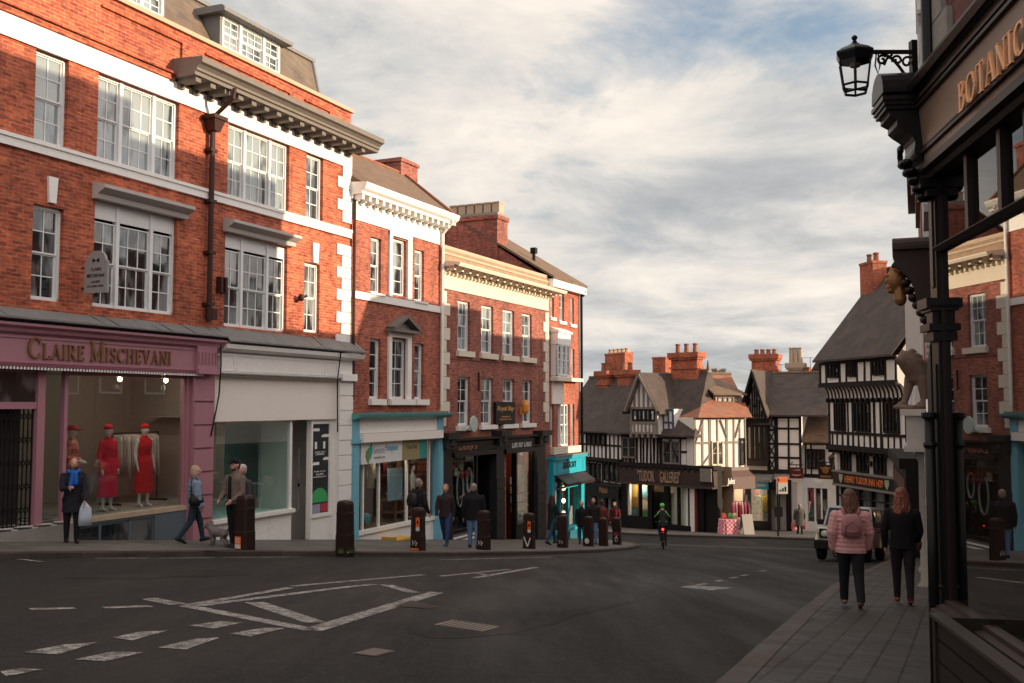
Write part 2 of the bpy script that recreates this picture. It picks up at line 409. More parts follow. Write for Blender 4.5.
# ------------------------------------------------------------------ text
def text_verts(body, spacing=1.0, shear=0.0, res=3):
    cu = bpy.data.curves.new('t', 'FONT'); cu.body = body; cu.resolution_u = res; cu.space_character = spacing; cu.shear = shear; cu.offset = .012
    o = bpy.data.objects.new('t', cu); COL.objects.link(o)
    dg = bpy.context.evaluated_depsgraph_get()
    me = bpy.data.meshes.new_from_object(o.evaluated_get(dg))
    vs = [v.co.copy() for v in me.vertices]; fs = [tuple(p.vertices) for p in me.polygons]
    bpy.data.objects.remove(o); bpy.data.curves.remove(cu); bpy.data.meshes.remove(me)
    return vs, fs
def flat_to_box(vs, fs, s0, s1, h0, h1, d, t, mb, slope=0.0, fit=None):
    x0 = min(v[0] for v in vs); x1 = max(v[0] for v in vs); y0 = min(v[1] for v in vs); y1 = max(v[1] for v in vs)
    kx = (s1 - s0) / (x1 - x0); ky = (h1 - h0) / (y1 - y0)
    def mp(v, dd): 
        s = s0 + (v[0] - x0) * kx
        return (s, dd, h0 + (v[1] - y0) * ky + slope * (s - s0))
    n = len(vs)
    mb.add([mp(v, d) for v in vs], fs)
    if t:
        mb.add([mp(v, d - t) for v in vs], fs)
        from collections import Counter
        cnt = Counter()
        for f in fs:
            for i in range(len(f)): cnt[tuple(sorted((f[i], f[(i + 1) % len(f)])))] += 1
        for (a, b), c in cnt.items():
            if c == 1: mb.quad(mp(vs[a], d), mp(vs[b], d), mp(vs[b], d - t), mp(vs[a], d - t))
    return mb
def text(body, s0, s1, h0, h1, d, t, mb, shear=0, spacing=1.0, slope=0):
    vs, fs = text_verts(body, spacing, shear); return flat_to_box(vs, fs, s0, s1, h0, h1, d, t, mb, slope)

# a small roman serif alphabet drawn as strokes (height 1)
def _st(out, pts, w0, w1=None):
    w1 = w0 if w1 is None else w1; n = len(pts); L = []; Rr = []
    for i, (x, y) in enumerate(pts):
        a = pts[max(0, i - 1)]; b = pts[min(n - 1, i + 1)]; dx, dy = b[0] - a[0], b[1] - a[1]; l = math.hypot(dx, dy) or 1
        if n > 2: k = abs(dy / l); w = w1 + (w0 - w1) * k
        else: w = w0
        nx, ny = -dy / l * w / 2, dx / l * w / 2
        L.append((x + nx, y + ny)); Rr.append((x - nx, y - ny))
    for i in range(n - 1): out.append([L[i], L[i + 1], Rr[i + 1], Rr[i]])
def _arc(cx, cy, rx, ry, a0, a1, n=14): return [(cx + rx * math.cos(R(a0 + (a1 - a0) * i / n)), cy + ry * math.sin(R(a0 + (a1 - a0) * i / n))) for i in range(n + 1)]
TK, TN, SF = .15, .06, .045
def glyph(c):
    o = []
    def v(x, y0=0, y1=1, w=TK): _st(o, [(x, y0), (x, y1)], w)
    def ser(x, y, w=.3): o.append([(x - w / 2, y - SF / 2), (x + w / 2, y - SF / 2), (x + w / 2, y + SF / 2), (x - w / 2, y + SF / 2)])
    lo, hi = SF / 2, 1 - SF / 2
    if c == 'I': v(.15); ser(.15, lo); ser(.15, hi); return o, .34
    if c == 'L': v(.15); ser(.15, hi); _st(o, [(.02, lo), (.58, lo)], .05); _st(o, [(.58, 0), (.58, .22)], .05); return o, .64
    if c == 'E': v(.15); [_st(o, [(.02, y), (.55, y)], .05) for y in (lo, hi)]; _st(o, [(.15, .52), (.45, .52)], .05); [_st(o, [(.55, a), (.55, b)], .05) for a, b in ((0, .2), (.8, 1))]; _st(o, [(.45, .42), (.45, .62)], .045); return o, .64
    if c == 'T': v(.35); ser(.35, lo); _st(o, [(.0, hi), (.7, hi)], .05); [_st(o, [(x, .78), (x, 1)], .05) for x in (.02, .68)]; return o, .72
    if c == 'H': v(.15); v(.68); [ser(x, y) for x in (.15, .68) for y in (lo, hi)]; _st(o, [(.15, .52), (.68, .52)], .05); return o, .86
    if c == 'N': v(.14, w=TN); v(.72, w=TN); _st(o, [(.12, .98), (.72, .02)], TK); ser(.12, hi, .26); ser(.72, hi, .26); ser(.14, lo, .26); return o, .88
    if c == 'M': v(.14, w=TN); v(.86); _st(o, [(.12, .98), (.48, .05)], TK * 1.05); _st(o, [(.48, .05), (.84, .98)], TN); ser(.1, hi, .24); ser(.88, hi, .28); ser(.14, lo, .26); ser(.86, lo, .3); return o, 1.04
    if c == 'A': _st(o, [(.08, .0), (.40, 1)], TN); _st(o, [(.36, 1), (.70, 0)], TK); _st(o, [(.18, .34), (.56, .34)], .05); ser(.08, lo, .24); ser(.70, lo, .3); return o, .80
    if c == 'V': _st(o, [(.1, 1), (.42, .0)], TK); _st(o, [(.40, .0), (.72, 1)], TN); ser(.1, hi, .3); ser(.72, hi, .24); return o, .82
    if c == 'C': _st(o, _arc(.46, .5, .38, .47, 48, 312, 20), TK, TN); _st(o, [(.72, .68), (.72, .98)], .05); _st(o, [(.72, .05), (.72, .25)], .04); return o, .82
    if c == 'O': _st(o, _arc(.46, .5, .38, .47, 0, 360, 26), TK, TN); return o, .94
    if c == 'S': _st(o, _arc(.3, .74, .2, .22, 20, 270, 14) + _arc(.3, .27, .22, .24, 90, -160, 14), TK, TN * 1.4); _st(o, [(.5, .72), (.5, .95)], .04); _st(o, [(.07, .05), (.07, .26)], .04); return o, .60
    if c == 'R': v(.15); ser(.15, lo); ser(.15, hi); _st(o, [(.15, hi), (.32, hi)] + _arc(.34, .74, .22, .235, 90, -90, 12) + [(.15, .5)], TK, TN); _st(o, [(.32, .5), (.66, .02)], TK); ser(.70, lo, .2); return o, .76
    if c == 'B': v(.15); _st(o, [(.0, hi), (.32, hi)] + _arc(.32, .76, .2, .22, 90, -90, 12) + [(.15, .54)], TK, TN); _st(o, [(.15, .52), (.34, .52)] + _arc(.35, .27, .24, .25, 90, -90, 12) + [(0, lo)], TK, TN); return o, .70
    return o, .4
def serif_word(word, caps_h=1.0, small=.76, gap=.10):
    vs = []; fs = []; x = 0; first = True
    for ch in word:
        if ch == ' ': x += .42; first = True; continue
        k = caps_h if (first or small == 1) else small
        pl, adv = glyph(ch); first = False
        for q in pl:
            o = len(vs); vs += [(x + p[0] * k, p[1] * k, 0) for p in q]; fs.append(tuple(range(o, o + 4)))
        x += adv * k + gap
    return vs, fs
def serif_to(mb, word, s0, s1, h0, h1, d, t, small=.76, slope=0):
    vs, fs = serif_word(word, 1, small)
    x0 = min(v[0] for v in vs); x1 = max(v[0] for v in vs); kx = (s1 - s0) / (x1 - x0); ky = h1 - h0
    for i, f in enumerate(fs):   # every stroke a thin slab; neighbours staggered so no faces coincide
        e = .0006 * (i % 7)
        a = [(s0 + (vs[j][0] - x0) * kx, h0 + vs[j][1] * ky + slope * (vs[j][0] - x0) * kx) for j in f]
        mb.add([(p[0], d, p[1]) for p in a] + [(p[0], d - t - e, p[1]) for p in a], [(0, 1, 2, 3), (7, 6, 5, 4), (0, 4, 5, 1), (1, 5, 6, 2), (2, 6, 7, 3), (3, 7, 4, 0)])
    return mb

# ------------------------------------------------------------------ buildings
class Facade:
    def __init__(s, name, label, P0, P1, zb, cat='building', group=None):
        s.P0 = Vector((P0[0], P0[1], 0)); s.P1 = Vector((P1[0], P1[1], 0)); s.zb = zb
        s.D = (s.P1 - s.P0).normalized(); s.IN = Vector((-s.D.y, s.D.x, 0)); s.L = (s.P1 - s.P0).length
        s.root = thing(name, (P0[0], P0[1], zb), math.atan2(s.D.y, s.D.x), label, cat, group)
        s.holes = []
    def p(s, x, y, d=0.0):
        r = ray(x, y); q = s.P0 + s.IN * d
        t = q.dot(s.IN) / r.dot(s.IN); w = r * t
        return (w - s.P0).dot(s.D), w.z - s.zb
    def s_(s, x, d=0.0, y=405): return s.p(x, y, d)[0]
    def h_(s, x, y, d=0.0): return s.p(x, y, d)[1]
    def rect(s, x0, x1, xr, yt, yb, d=0.0):
        ym = (yt + yb) / 2
        return s.p(x0, ym, d)[0], s.p(x1, ym, d)[0], s.p(xr, yb, d)[1], s.p(xr, yt, d)[1]
    def world(s, sv, d, h): return s.P0 + s.D * sv + s.IN * d + Vector((0, 0, s.zb + h))
    def add(s, name, mb, mat, parent=None, smooth=False): return mb.build(name, mat, parent or s.root, smooth)
    def hole(s, s0, s1, h0, h1): s.holes.append((s0, s1, h0, h1))
    def wall(s, s0, s1, h0, h1, mat, depth=8.0, reveal=.14, back=True, d=0.0, name='wall'):
        mb = MB()
        H = [(max(a, s0), min(b, s1), max(c, h0), min(e, h1)) for a, b, c, e in s.holes if a < s1 and b > s0 and c < h1 and e > h0]
        xs = sorted(set([s0, s1] + [v for q in H for v in q[:2]])); hs = sorted(set([h0, h1] + [v for q in H for v in q[2:]]))
        for i in range(len(xs) - 1):
            for j in range(len(hs) - 1):
                cx, ch = (xs[i] + xs[i + 1]) / 2, (hs[j] + hs[j + 1]) / 2
                if xs[i + 1] - xs[i] < 1e-5 or hs[j + 1] - hs[j] < 1e-5: continue
                if any(a < cx < b and c < ch < e for a, b, c, e in H): continue
                mb.quad((xs[i], d, hs[j]), (xs[i + 1], d, hs[j]), (xs[i + 1], d, hs[j + 1]), (xs[i], d, hs[j + 1]))
        for a, b, c, e in H:
            r = d + reveal
            mb.quad((a, d, c), (a, r, c), (a, r, e), (a, d, e)); mb.quad((b, d, c), (b, d, e), (b, r, e), (b, r, c))
            mb.quad((a, d, e), (a, r, e), (b, r, e), (b, d, e)); mb.quad((a, d, c), (b, d, c), (b, r, c), (a, r, c))
        if back:
            mb.quad((s0, d, h0), (s0, depth, h0), (s0, depth, h1), (s0, d, h1)); mb.quad((s1, d, h0), (s1, d, h1), (s1, depth, h1), (s1, depth, h0))
            mb.quad((s0, depth, h0), (s1, depth, h0), (s1, depth, h1), (s0, depth, h1)); mb.quad((s0, d, h1), (s1, d, h1), (s1, depth, h1), (s0, depth, h1))
        return s.add(name, mb, mat)
    def sash(s, s0, s1, h0, h1, cols=2, rows=4, d=.09, mat=None, pane=None, fw=.055, bar=.022, lights=None, hole=True, split=True, name='window', parent=None, blind=0.0):
        """a sash window: frame mesh (window) with its panes as a child; lights = list of (fraction, cols) for a multi light window"""
        if hole: s.holes.append((s0, s1, h0, h1))
        f = MB(); g = MB()
        f.box(s0, s1, d, d + .10, h0, h0 + fw * 1.3); f.box(s0, s1, d, d + .10, h1 - fw, h1)
        f.box(s0, s0 + fw, d, d + .10, h0, h1); f.box(s1 - fw, s1, d, d + .10, h0, h1)
        lights = lights or [(1.0, cols)]
        tot = sum(l[0] for l in lights); x = s0 + fw; W = (s1 - s0 - 2 * fw)
        ht = h1 - blind
        for i, (fr, c) in enumerate(lights):
            xe = x + W * fr / tot
            a, b = x, xe
            if i > 0: f.box(x - fw * .8, x + fw * .8, d - .02, d + .10, h0, h1); a = x + fw * .8
            if i < len(lights) - 1: b = xe - fw * .8
            x = xe
            hm = (h0 + ht) / 2
            segs = ((hm, ht - fw, d + .035), (h0 + fw, hm, d + .065)) if split else ((h0 + fw, ht - fw, d + .04),)
            for si, (za, zb, dd) in enumerate(segs):
                e = .028
                f.box(a, a + e, dd, dd + .03, za, zb); f.box(b - e, b, dd, dd + .03, za, zb); f.box(a, b, dd - .002, dd + .032, za, za + e * 1.1); f.box(a, b, dd - .002, dd + .032, zb - e, zb)
                nr = max(1, rows // (2 if split else 1))
                for k in range(1, c):
                    xx = a + (b - a) * k / c; f.box(xx - bar / 2, xx + bar / 2, dd + .004, dd + .028, za, zb)
                for k in range(1, nr):
                    zz = za + (zb - za) * k / nr; f.box(a, b, dd + .006, dd + .026, zz - bar / 2, zz + bar / 2)
                for k in range(c):
                    for q in range(nr):
                        x0, x1 = a + (b - a) * k / c, a + (b - a) * (k + 1) / c; z0, z1 = za + (zb - za) * q / nr, za + (zb - za) * (q + 1) / nr
                        t = [random.uniform(-.007, .007) for _ in range(3)]
                        g.quad((x0, dd + .018 + t[0], z0), (x1, dd + .018 + t[1], z0), (x1, dd + .018 + t[2], z1), (x0, dd + .018 + t[0] + t[2] - t[1], z1))
        if blind:
            f.box(s0 + fw, s1 - fw, d + .01, d + .05, h1 - blind, h1 - fw)
        w = s.add(name, f, mat or MT['frame'], parent)
        s.add('pane', g, pane or MT['pane'], w)
        return w
    def px_sash(s, x0, x1, xr, yt, yb, **k):
        a = s.rect(x0, x1, xr, yt, yb); return s.sash(*a, **k), a
# ================================================================== SETTING
def lin(a, b, n): return [a + (b - a) * i / n for i in range(n + 1)]
def sheet(name, mat, xs, ys, fz, kind='structure'):
    mb = MB(); nx = len(xs)
    vs = [(x, y, fz(x, y)) for y in ys for x in xs]
    fs = [(j * nx + i, j * nx + i + 1, (j + 1) * nx + i + 1, (j + 1) * nx + i) for j in range(len(ys) - 1) for i in range(nx - 1)]
    mb.add(vs, fs); o = mb.build(name, mat, None, True); tag(o, kind=kind); return o
ROADOFF = -.10
xs = [-1500, -500, -200, -90] + lin(-60, 60, 80) + [90, 200, 500, 1500]
ys = [-1500, -400, -120, -50] + lin(-20, 100, 100) + [150, 300, 700, 1500]
sheet('road', MT['asphalt'], xs, ys, lambda x, y: gz(x, y) + ROADOFF)

def resample(pl, n):
    pl = [Vector((p[0], p[1], 0)) for p in pl]; d = [0]
    for i in range(1, len(pl)): d.append(d[-1] + (pl[i] - pl[i - 1]).length)
    out = []
    for k in range(n + 1):
        t = d[-1] * k / n; i = 1
        while i < len(d) - 1 and d[i] < t: i += 1
        f = (t - d[i - 1]) / max(1e-9, d[i] - d[i - 1]); out.append(pl[i - 1].lerp(pl[i], f))
    return out
def pave(name, mat, A, B, n, m, off=0.0):
    A = resample(A, n); B = resample(B, n); mb = MB()
    vs = []
    for a, b in zip(A, B):
        for j in range(m + 1):
            p = a.lerp(b, j / m); vs.append((p.x, p.y, gz(p.x, p.y) + off))
    fs = [(i * (m + 1) + j, i * (m + 1) + j + 1, (i + 1) * (m + 1) + j + 1, (i + 1) * (m + 1) + j) for i in range(n) for j in range(m)]
    mb.add(vs, fs); return tag(mb.build(name, mat, None, True), kind='structure')
def kerb(name, mat, A, w, n, side):
    A = resample(A, n); mb = MB(); prof = []
    for i, p in enumerate(A):
        d = (A[min(i + 1, n)] - A[max(i - 1, 0)]).normalized(); nrm = Vector((-d.y, d.x, 0)) * side
        q = p + nrm * w; f = p - nrm * .012
        z = gz(p.x, p.y); z2 = gz(q.x, q.y)
        prof.append([(q.x, q.y, z2 + .006), (p.x + nrm.x * .02, p.y + nrm.y * .02, z + .008), (f.x, f.y, z - .015), (f.x - nrm.x * .012, f.y - nrm.y * .012, z - .16)])
    vs = [v for r in prof for v in r]; k = 4
    fs = [(i * k + j, i * k + j + 1, (i + 1) * k + j + 1, (i + 1) * k + j) for i in range(n) for j in range(k - 1)]
    mb.add(vs, fs); return tag(mb.build(name, mat, None, False), kind='structure')

# left pavement: kerb line runs parallel to the shop fronts, ends in a rounded corner at the side street
LK = [(-13.6, 3.0), (-10.4, 9.6), (-7.6, 15.4), (-5.7, 18.9), (-4.6, 20.4), (-2.75, 22.6), (-1.35, 24.6), (1.1, 29.0), (3.0, 33.3), (4.35, 37.4), (5.05, 40.2), (5.25, 41.6), (5.1, 42.9), (4.5, 44.3), (3.6, 45.6), (1.0, 48.6), (-8, 59)]
LF = [(-16.2, 3.0), (-13.6, 9.0), (-11.0, 14.6), (-9.3, 18.4), (-7.9, 21.5), (-6.2, 25.2), (-4.6, 28.7), (-3.4, 31.2), (-2.3, 33.6), (-.4, 37.5), (1.0, 40.7), (2.2, 43.2), (2.6, 44.6), (2.0, 44.9), (1.0, 45.3), (-1.8, 47.5), (-11, 57)]
pave('pavement', MT['slab'], LK, LF, 120, 6)
kerb('kerb', MT['kerb'], LK, .16, 140, 1)
# right pavement
RKpx = [on_ground(x, y) for x, y in ((715, 683), (752, 650), (790, 618), (815, 598), (832, 584.5))]
RK = [(-5.5, -7.5), (-2.2, -.2)] + [(p.x, p.y) for p in RKpx] + [(11.35, 30.5), (13.2, 35.0), (14.2, 38.5), (14.4, 42)]
print('RK', RK)
RF = [(1.0, -8), (1.9, 0.0), (2.9, 6.0), (3.3, 7.4), (4.6, 10.5), (5.6, 13.0), (7.2, 17), (8.6, 20), (12.4, 30), (14.6, 36), (16.2, 40), (17.5, 41)]
pave('pavement_right', MT['block'], RK, RF, 110, 8)
kerb('kerb_right', MT['kerb'], RK, .22, 120, -1)
# far pavement
FK = [(-2, 62), (2.0, 56.5), (4.6, 53.0), (7.2, 51.0), (10.4, 50.4), (13.0, 50.6), (15.2, 49.2), (15.0, 46.0), (14.4, 42.2)]
FFr = [(-2, 68), (3.2, 64), (6.0, 60), (9.5, 57.5), (12.6, 58.0), (15.4, 58.5), (17.5, 56.5), (18.0, 50.5), (17.6, 42.5)]
pave('pavement_far', MT['slab'], FK, FFr, 60, 6)
kerb('kerb_far', MT['kerb'], FK, .16, 70, 1)

# road markings (painted lines, part of the road surface)
mk = MB()
def mark(pts):
    g = [on_ground(x, y, ROADOFF) for x, y in pts]
    c = [(p.x, p.y) for p in g]
    # subdivide quads along their length so that they follow the slope
    if len(c) == 4:
        for i in range(6):
            f0, f1 = i / 6, (i + 1) / 6
            def L(a, b, f): return (a[0] + (b[0] - a[0]) * f, a[1] + (b[1] - a[1]) * f)
            q = [L(c[0], c[1], f0), L(c[0], c[1], f1), L(c[3], c[2], f1), L(c[3], c[2], f0)]
            mk.poly([(x, y, gz(x, y) + ROADOFF + .005) for x, y in q])
def stroke(a, b, w):   # line between two pixel points, w metres wide on the ground
    A = on_ground(*a, ROADOFF); B = on_ground(*b, ROADOFF); d = Vector((B.x - A.x, B.y - A.y, 0)); l = d.length; d /= l; n = Vector((-d.y, d.x, 0)) * w / 2
    k = max(1, int(l / .7))
    for i in range(k):
        p = A + d * l * i / k; q = A + d * l * (i + 1) / k
        mk.poly([(v.x, v.y, gz(v.x, v.y) + ROADOFF + .005) for v in (p - n, q - n, q + n, p + n)])
for a, b, w in [((30, 609.5), (75, 608.5), .14), ((103, 608), (151, 606.5), .14), ((186, 606), (312, 630.5), .20), ((312, 630.5), (437, 592.5), .20),
                ((186, 606), (290, 588), .12), ((293, 586.5), (424, 575), .11), ((196, 606.2), (375, 584.5), .13), ((254, 602.5), (316, 623), .24), ((386, 585), (414, 593), .2),
                ((440, 576.5), (510, 569.5), .10), ((475, 578), (536, 567.5), .13), ((478, 573.5), (490, 576), .14),
                ((20, 559.3), (42, 562), .12), ((95, 558.6), (150, 558.2), .10), ((160, 558.4), (215, 557.9), .1), ((222, 557.7), (300, 557.2), .1), ((345, 556.6), (395, 555.6), .1), ((440, 560), (552, 557.3), .10),
                ((697, 585.2), (706, 583.8), .12), ((716, 581.5), (722, 580.4), .12), ((730, 578.5), (737, 577.2), .12), ((742, 576), (748, 574.8), .12), ((760, 571.5), (766, 570.5), .12)]: stroke(a, b, w)
for q in [((22, 653), (64, 645), (97, 643), (58, 655)), ((112, 638), (140, 632), (168, 631), (132, 641)), ((189, 626), (220, 621.5), (243, 623), (214, 629)), ((75, 660), (112, 652), (143, 653), (106, 662)),
          ((158, 648), (196, 639), (220, 638), (186, 650)), ((230, 634), (264, 628), (285, 628.5), (250, 637)), ((0, 672), (20, 669), (44, 670), (6, 677)), ((141, 599.5), (155, 598), (188, 604), (170, 605.5)),
          ((680, 587.5), (690, 585.5), (735, 588), (712, 590.5))]: mark(q)
tag(mk.build('road_markings', MT['rpaint']), kind='structure')
def cover(px, label, w, mat):
    g = [on_ground(x, y, ROADOFF) for x, y in px]; mb = MB(); c = sum((Vector((p.x, p.y, 0)) for p in g), Vector()) / 4
    mb.poly([(p.x - c.x, p.y - c.y, gz(p.x, p.y) - gz(c.x, c.y) + .006) for p in g])
    for i in range(1, 9):   # raised ribs
        f = i / 9; a = g[0].lerp(g[3], f); b = g[1].lerp(g[2], f)
        mb.obox((a.x - c.x, a.y - c.y, gz(a.x, a.y) - gz(c.x, c.y) + .008), (b.x - c.x, b.y - c.y, gz(b.x, b.y) - gz(c.x, c.y) + .008), .02, .008)
    o = mb.build('manhole_cover', mat, None, False, (c.x, c.y, gz(c.x, c.y) + ROADOFF)); tag(o, label, 'manhole cover', 'covers in the road')
iron = paint('worn_iron', (.17, .13, .115), .55, .4, 6, .5)
cover(((434, 625), (452, 620.5), (500, 627), (482, 632)), 'large worn iron cover in a dark patch of asphalt in the middle of the road', 0, iron)
cover(((353, 654), (372, 649), (395, 652), (376, 657)), 'small square iron cover near the bottom edge of the road, left of the large cover', 0, iron)
cover(((394, 606.5), (410, 600.5), (438, 607), (426, 609)), 'flush iron cover beside the far tip of the painted triangle', 0, paint('road_iron', (.08, .06, .055), .6, .4, 6, .5))
pt = MB()
for px in (((400, 624), (436, 612), (470, 611), (560, 611), (600, 606), (640, 600), (560, 622), (520, 634), (440, 640), (408, 632)), ((95, 572), (240, 570), (250, 575), (140, 579), (60, 579))):
    g = [on_ground(x, y, ROADOFF) for x, y in px]; e = []
    for a, b in zip(g, g[1:] + g[:1]):
        for i in range(6): q = a.lerp(b, i / 6); e.append((q.x + random.uniform(-.06, .06), q.y + random.uniform(-.06, .06)))
    pt.poly([(x, y, gz(x, y) + ROADOFF + .003) for x, y in e])
tag(pt.build('road_patch', asphalt_mat(.62)), kind='structure')

# ================================================================== LEFT TERRACE, BUILDING 1
SEP = dict(quoins=.6, keystone=.3, mullion=.05, oriel=.2, window_sill=.05, cable=.2, wall_vent=.05, window_poster=.1, lettering=.2, shop_frame=.05, rear_wing=.2, spot=.1, window_surround=.02, riser_stripes=.01, brick_panel_moulding=.1, oriel_cheek=.1, ceiling_lamp=.1, side_panel=.02, display_glass=.3, window_glass=.3, window_frame=.2, roof_edge=.3, poster_print=9, wall=.3, dormer=9)
def pieces(mb, gap):
    n = len(mb.v); par_ = list(range(n))
    def f(i):
        while par_[i] != i: par_[i] = par_[par_[i]]; i = par_[i]
        return i
    for q in mb.f:
        for i in q[1:]: par_[f(i)] = f(q[0])
    g = {}
    for k, q in enumerate(mb.f): g.setdefault(f(q[0]), []).append(k)
    items = []
    for ks in g.values():
        vs = [mb.v[i] for k in ks for i in mb.f[k]]; items.append([[min(v[a] for v in vs) for a in range(3)], [max(v[a] for v in vs) for a in range(3)], ks])
    ch = True
    while ch:
        ch = False
        for i in range(len(items)):
            for j in range(i + 1, len(items)):
                A, B = items[i], items[j]
                if all(A[0][a] - gap <= B[1][a] and B[0][a] - gap <= A[1][a] for a in range(3)):
                    A[0] = [min(A[0][a], B[0][a]) for a in range(3)]; A[1] = [max(A[1][a], B[1][a]) for a in range(3)]; A[2] += B[2]; items.pop(j); ch = True; break
            if ch: break
    out = []
    for _, _, ks in items:
        m = MB(); mp = {}
        for k in ks:
            for i in mb.f[k]:
                if i not in mp: mp[i] = len(m.v); m.v.append(mb.v[i])
            m.f.append(tuple(mp[i] for i in mb.f[k])); m.m.append(mb.m[k])
        out.append(m)
    return out
def par(F, name, mb, mat, parent=None, smooth=False):
    mat = MT[mat] if isinstance(mat, str) else mat
    if name in SEP and len(mb.f) < 900:
        r = [F.add(name, m, mat, parent, smooth) for m in pieces(mb, SEP[name])]; return r[0]
    return F.add(name, mb, mat, parent, smooth)
F = Facade('brick_building', 'tall red brick building with dark bracketed cornice, mansard roof, pink and white shopfronts', (-10.875, 14.5), (-4.66, 28.31), gz(-8, 21))
B1 = F; L1 = F.L
hS2, hB2 = F.h_(20, 136.5), F.h_(0, 143.3)           # sill band
hWt, hWb = F.h_(0, 10.7), F.h_(36.5, 48.0)           # white band
hLedge = F.h_(0, 1.9); hPar = F.h_(275, 76.5)
hShop = F.h_(60, 312)                                # wall starts above the shop cornice
W = []
def add_w(x0, x1, y, top, bot, **k):
    s0, s1 = F.s_(x0, y=y), F.s_(x1, y=y); return F.sash(s0, s1, bot, top, **k), (s0, s1, bot, top)
tri = dict(lights=[(2, 2), (3, 3), (2, 2)])
add_w(35, 68, 95, hWb, hS2, cols=2, rows=4, pane=MT['panel'])
add_w(97, 178.5, 140, hWb, hS2, rows=4, pane=MT['panel'], **tri)
add_w(227.5, 289, 180, hWb, hS2, rows=4, pane=MT['panel'], **tri)
add_w(306, 323, 185, hWb, hS2, cols=2, rows=4, pane=MT['panel'])
h1b = F.h_(93, 306); h1t = F.h_(33, 203); hT1 = F.h_(95, 199)
add_w(32, 63, 250, h1t, h1b, cols=2, rows=4)
add_w(93.5, 176.5, 260, hT1, h1b, rows=4, blind=.36, **tri)
add_w(224.5, 287, 280, F.h_(226, 232), F.h_(226, 326), rows=4, blind=.34, **tri)
add_w(304, 319.5, 300, F.h_(306, 262), F.h_(305, 332), cols=2, rows=4)
# a window further left, mostly outside the frame
add_w(-60, -22, 95, hWb, hS2, cols=2, rows=4); add_w(-75, -28, 250, h1t, h1b, cols=2, rows=4)
# shop openings
s_a0, s_a1 = F.s_(-60, y=450), F.s_(190, y=450)
hF1b = F.h_(96, 371.5)                               # underside of the pink fascia
F.hole(s_a0, s_a1, -3, hF1b)
s_b0, s_b1 = F.s_(213, y=450), F.s_(337, y=450); hF2b = F.h_(290, 379)
F.hole(s_b0, s_b1, -3, hF2b)
F.wall(0, L1, -2.5, hPar, MT['brick1'], depth=9, reveal=.2)
# white bands
mb = MB(); mb.box(0, L1 + .02, -.05, .02, hWb, hWt); par(F, 'stone_band', mb, 'white')
mb = MB(); mb.box(0, L1 + .02, -.07, .02, hB2, hS2); mb.box(0, L1 + .02, -.10, .02, hS2 - .07, hS2 + .002); par(F, 'sill_band', mb, 'white')
mb = MB(); mb.box(0, F.s_(172, y=70), -.10, .02, hWt + .0, hWt + (hLedge - hWt) * .75); mb.box(0, F.s_(172, y=70), -.17, .02, hWt + (hLedge - hWt) * .75, hLedge); par(F, 'brick_ledge', mb, 'brick1')
mb = MB(); mb.box(-.05, L1 + .06, -.08, .4, hPar - .01, hPar + .09); par(F, 'parapet_coping', mb, 'buff')
# recessed panel outline on the parapet
mb = MB()
for a, b in ((100, 182), (205, 290), (305, 330)):
    sa, sb = F.s_(a, y=40), F.s_(b, y=60); hh = hPar - .28
    mb.box(sa, sb, -.06, .01, hh, hh + .05); mb.box(sb - .05, sb, -.058, .01, hh - .38, hh)
par(F, 'brick_panel_moulding', mb, 'brick1')
# cornice with brackets
OV = .86; sc0 = F.s_(172, y=75); hct, hcb = F.h_(211, 59.5, -OV), F.h_(211, 76.5, -OV)
hcb = max(hcb, hWt - .35)
mb = MB()
mb.prism([(.02, hcb), (-.66, hcb), (-.66, hcb + .08), (-.71, hcb + .10), (-.71, hcb + .16), (-.78, hcb + .22), (-OV, hct - .13), (-OV, hct), (.02, hct + .06)], 'x', sc0, L1 + .45)
n = int((L1 - sc0) / .48)
for i in range(n + 1):
    s = sc0 + .2 + i * .48
    mb.box(s - .085, s + .085, -.58, .0, hcb - .11, hcb + .01); mb.box(s - .08, s + .08, -.12, .0, hcb - .21, hcb - .119)
par(F, 'cornice', mb, 'cornice')
# quoins at the far end
mb = MB(); h = F.h_(346, 346); i = 0
while h < hcb - .15:
    if not (hB2 - .3 < h < hS2 + .02):
        w = .42 if i % 2 else .66
        mb.box(L1 - w, L1 + .025, -.045, .02, h, h + .30)
    h += .32; i += 1
par(F, 'quoins', mb, 'white')
# keystones and brick arches above single windows, hoods above the triple ones
mb = MB()
for x0, x1, yy, xr, yt, yb in ((46.5, 56, 190, 50, 177, 203), (311.5, 317.5, 250, 314, 243, 263)):
    a, b, c, d = F.rect(x0, x1, xr, yt, yb); mb.add([(a + .03, -.06, c), (b - .03, -.06, c), (b, -.06, d), (a, -.06, d), (a + .03, .02, c), (b - .03, .02, c), (b, .02, d), (a, .02, d)], [(0, 1, 2, 3), (7, 6, 5, 4), (0, 4, 5, 1), (1, 5, 6, 2), (2, 6, 7, 3), (3, 7, 4, 0)])
par(F, 'keystone', mb, 'white')
for x0, x1, y0, hb in ((92, 183.6, 190, hT1), (223.4, 291.8, 222, F.h_(226, 232))):
    a, b = F.s_(x0, y=200), F.s_(x1, y=220); mb = MB()
    mb.prism([(.0, hb), (-.14, hb), (-.16, hb + .10), (-.24, hb + .14), (-.34, hb + .2), (-.34, hb + .27), (0, hb + .33)], 'x', a, b); par(F, 'window_hood', mb, 'plasterg')
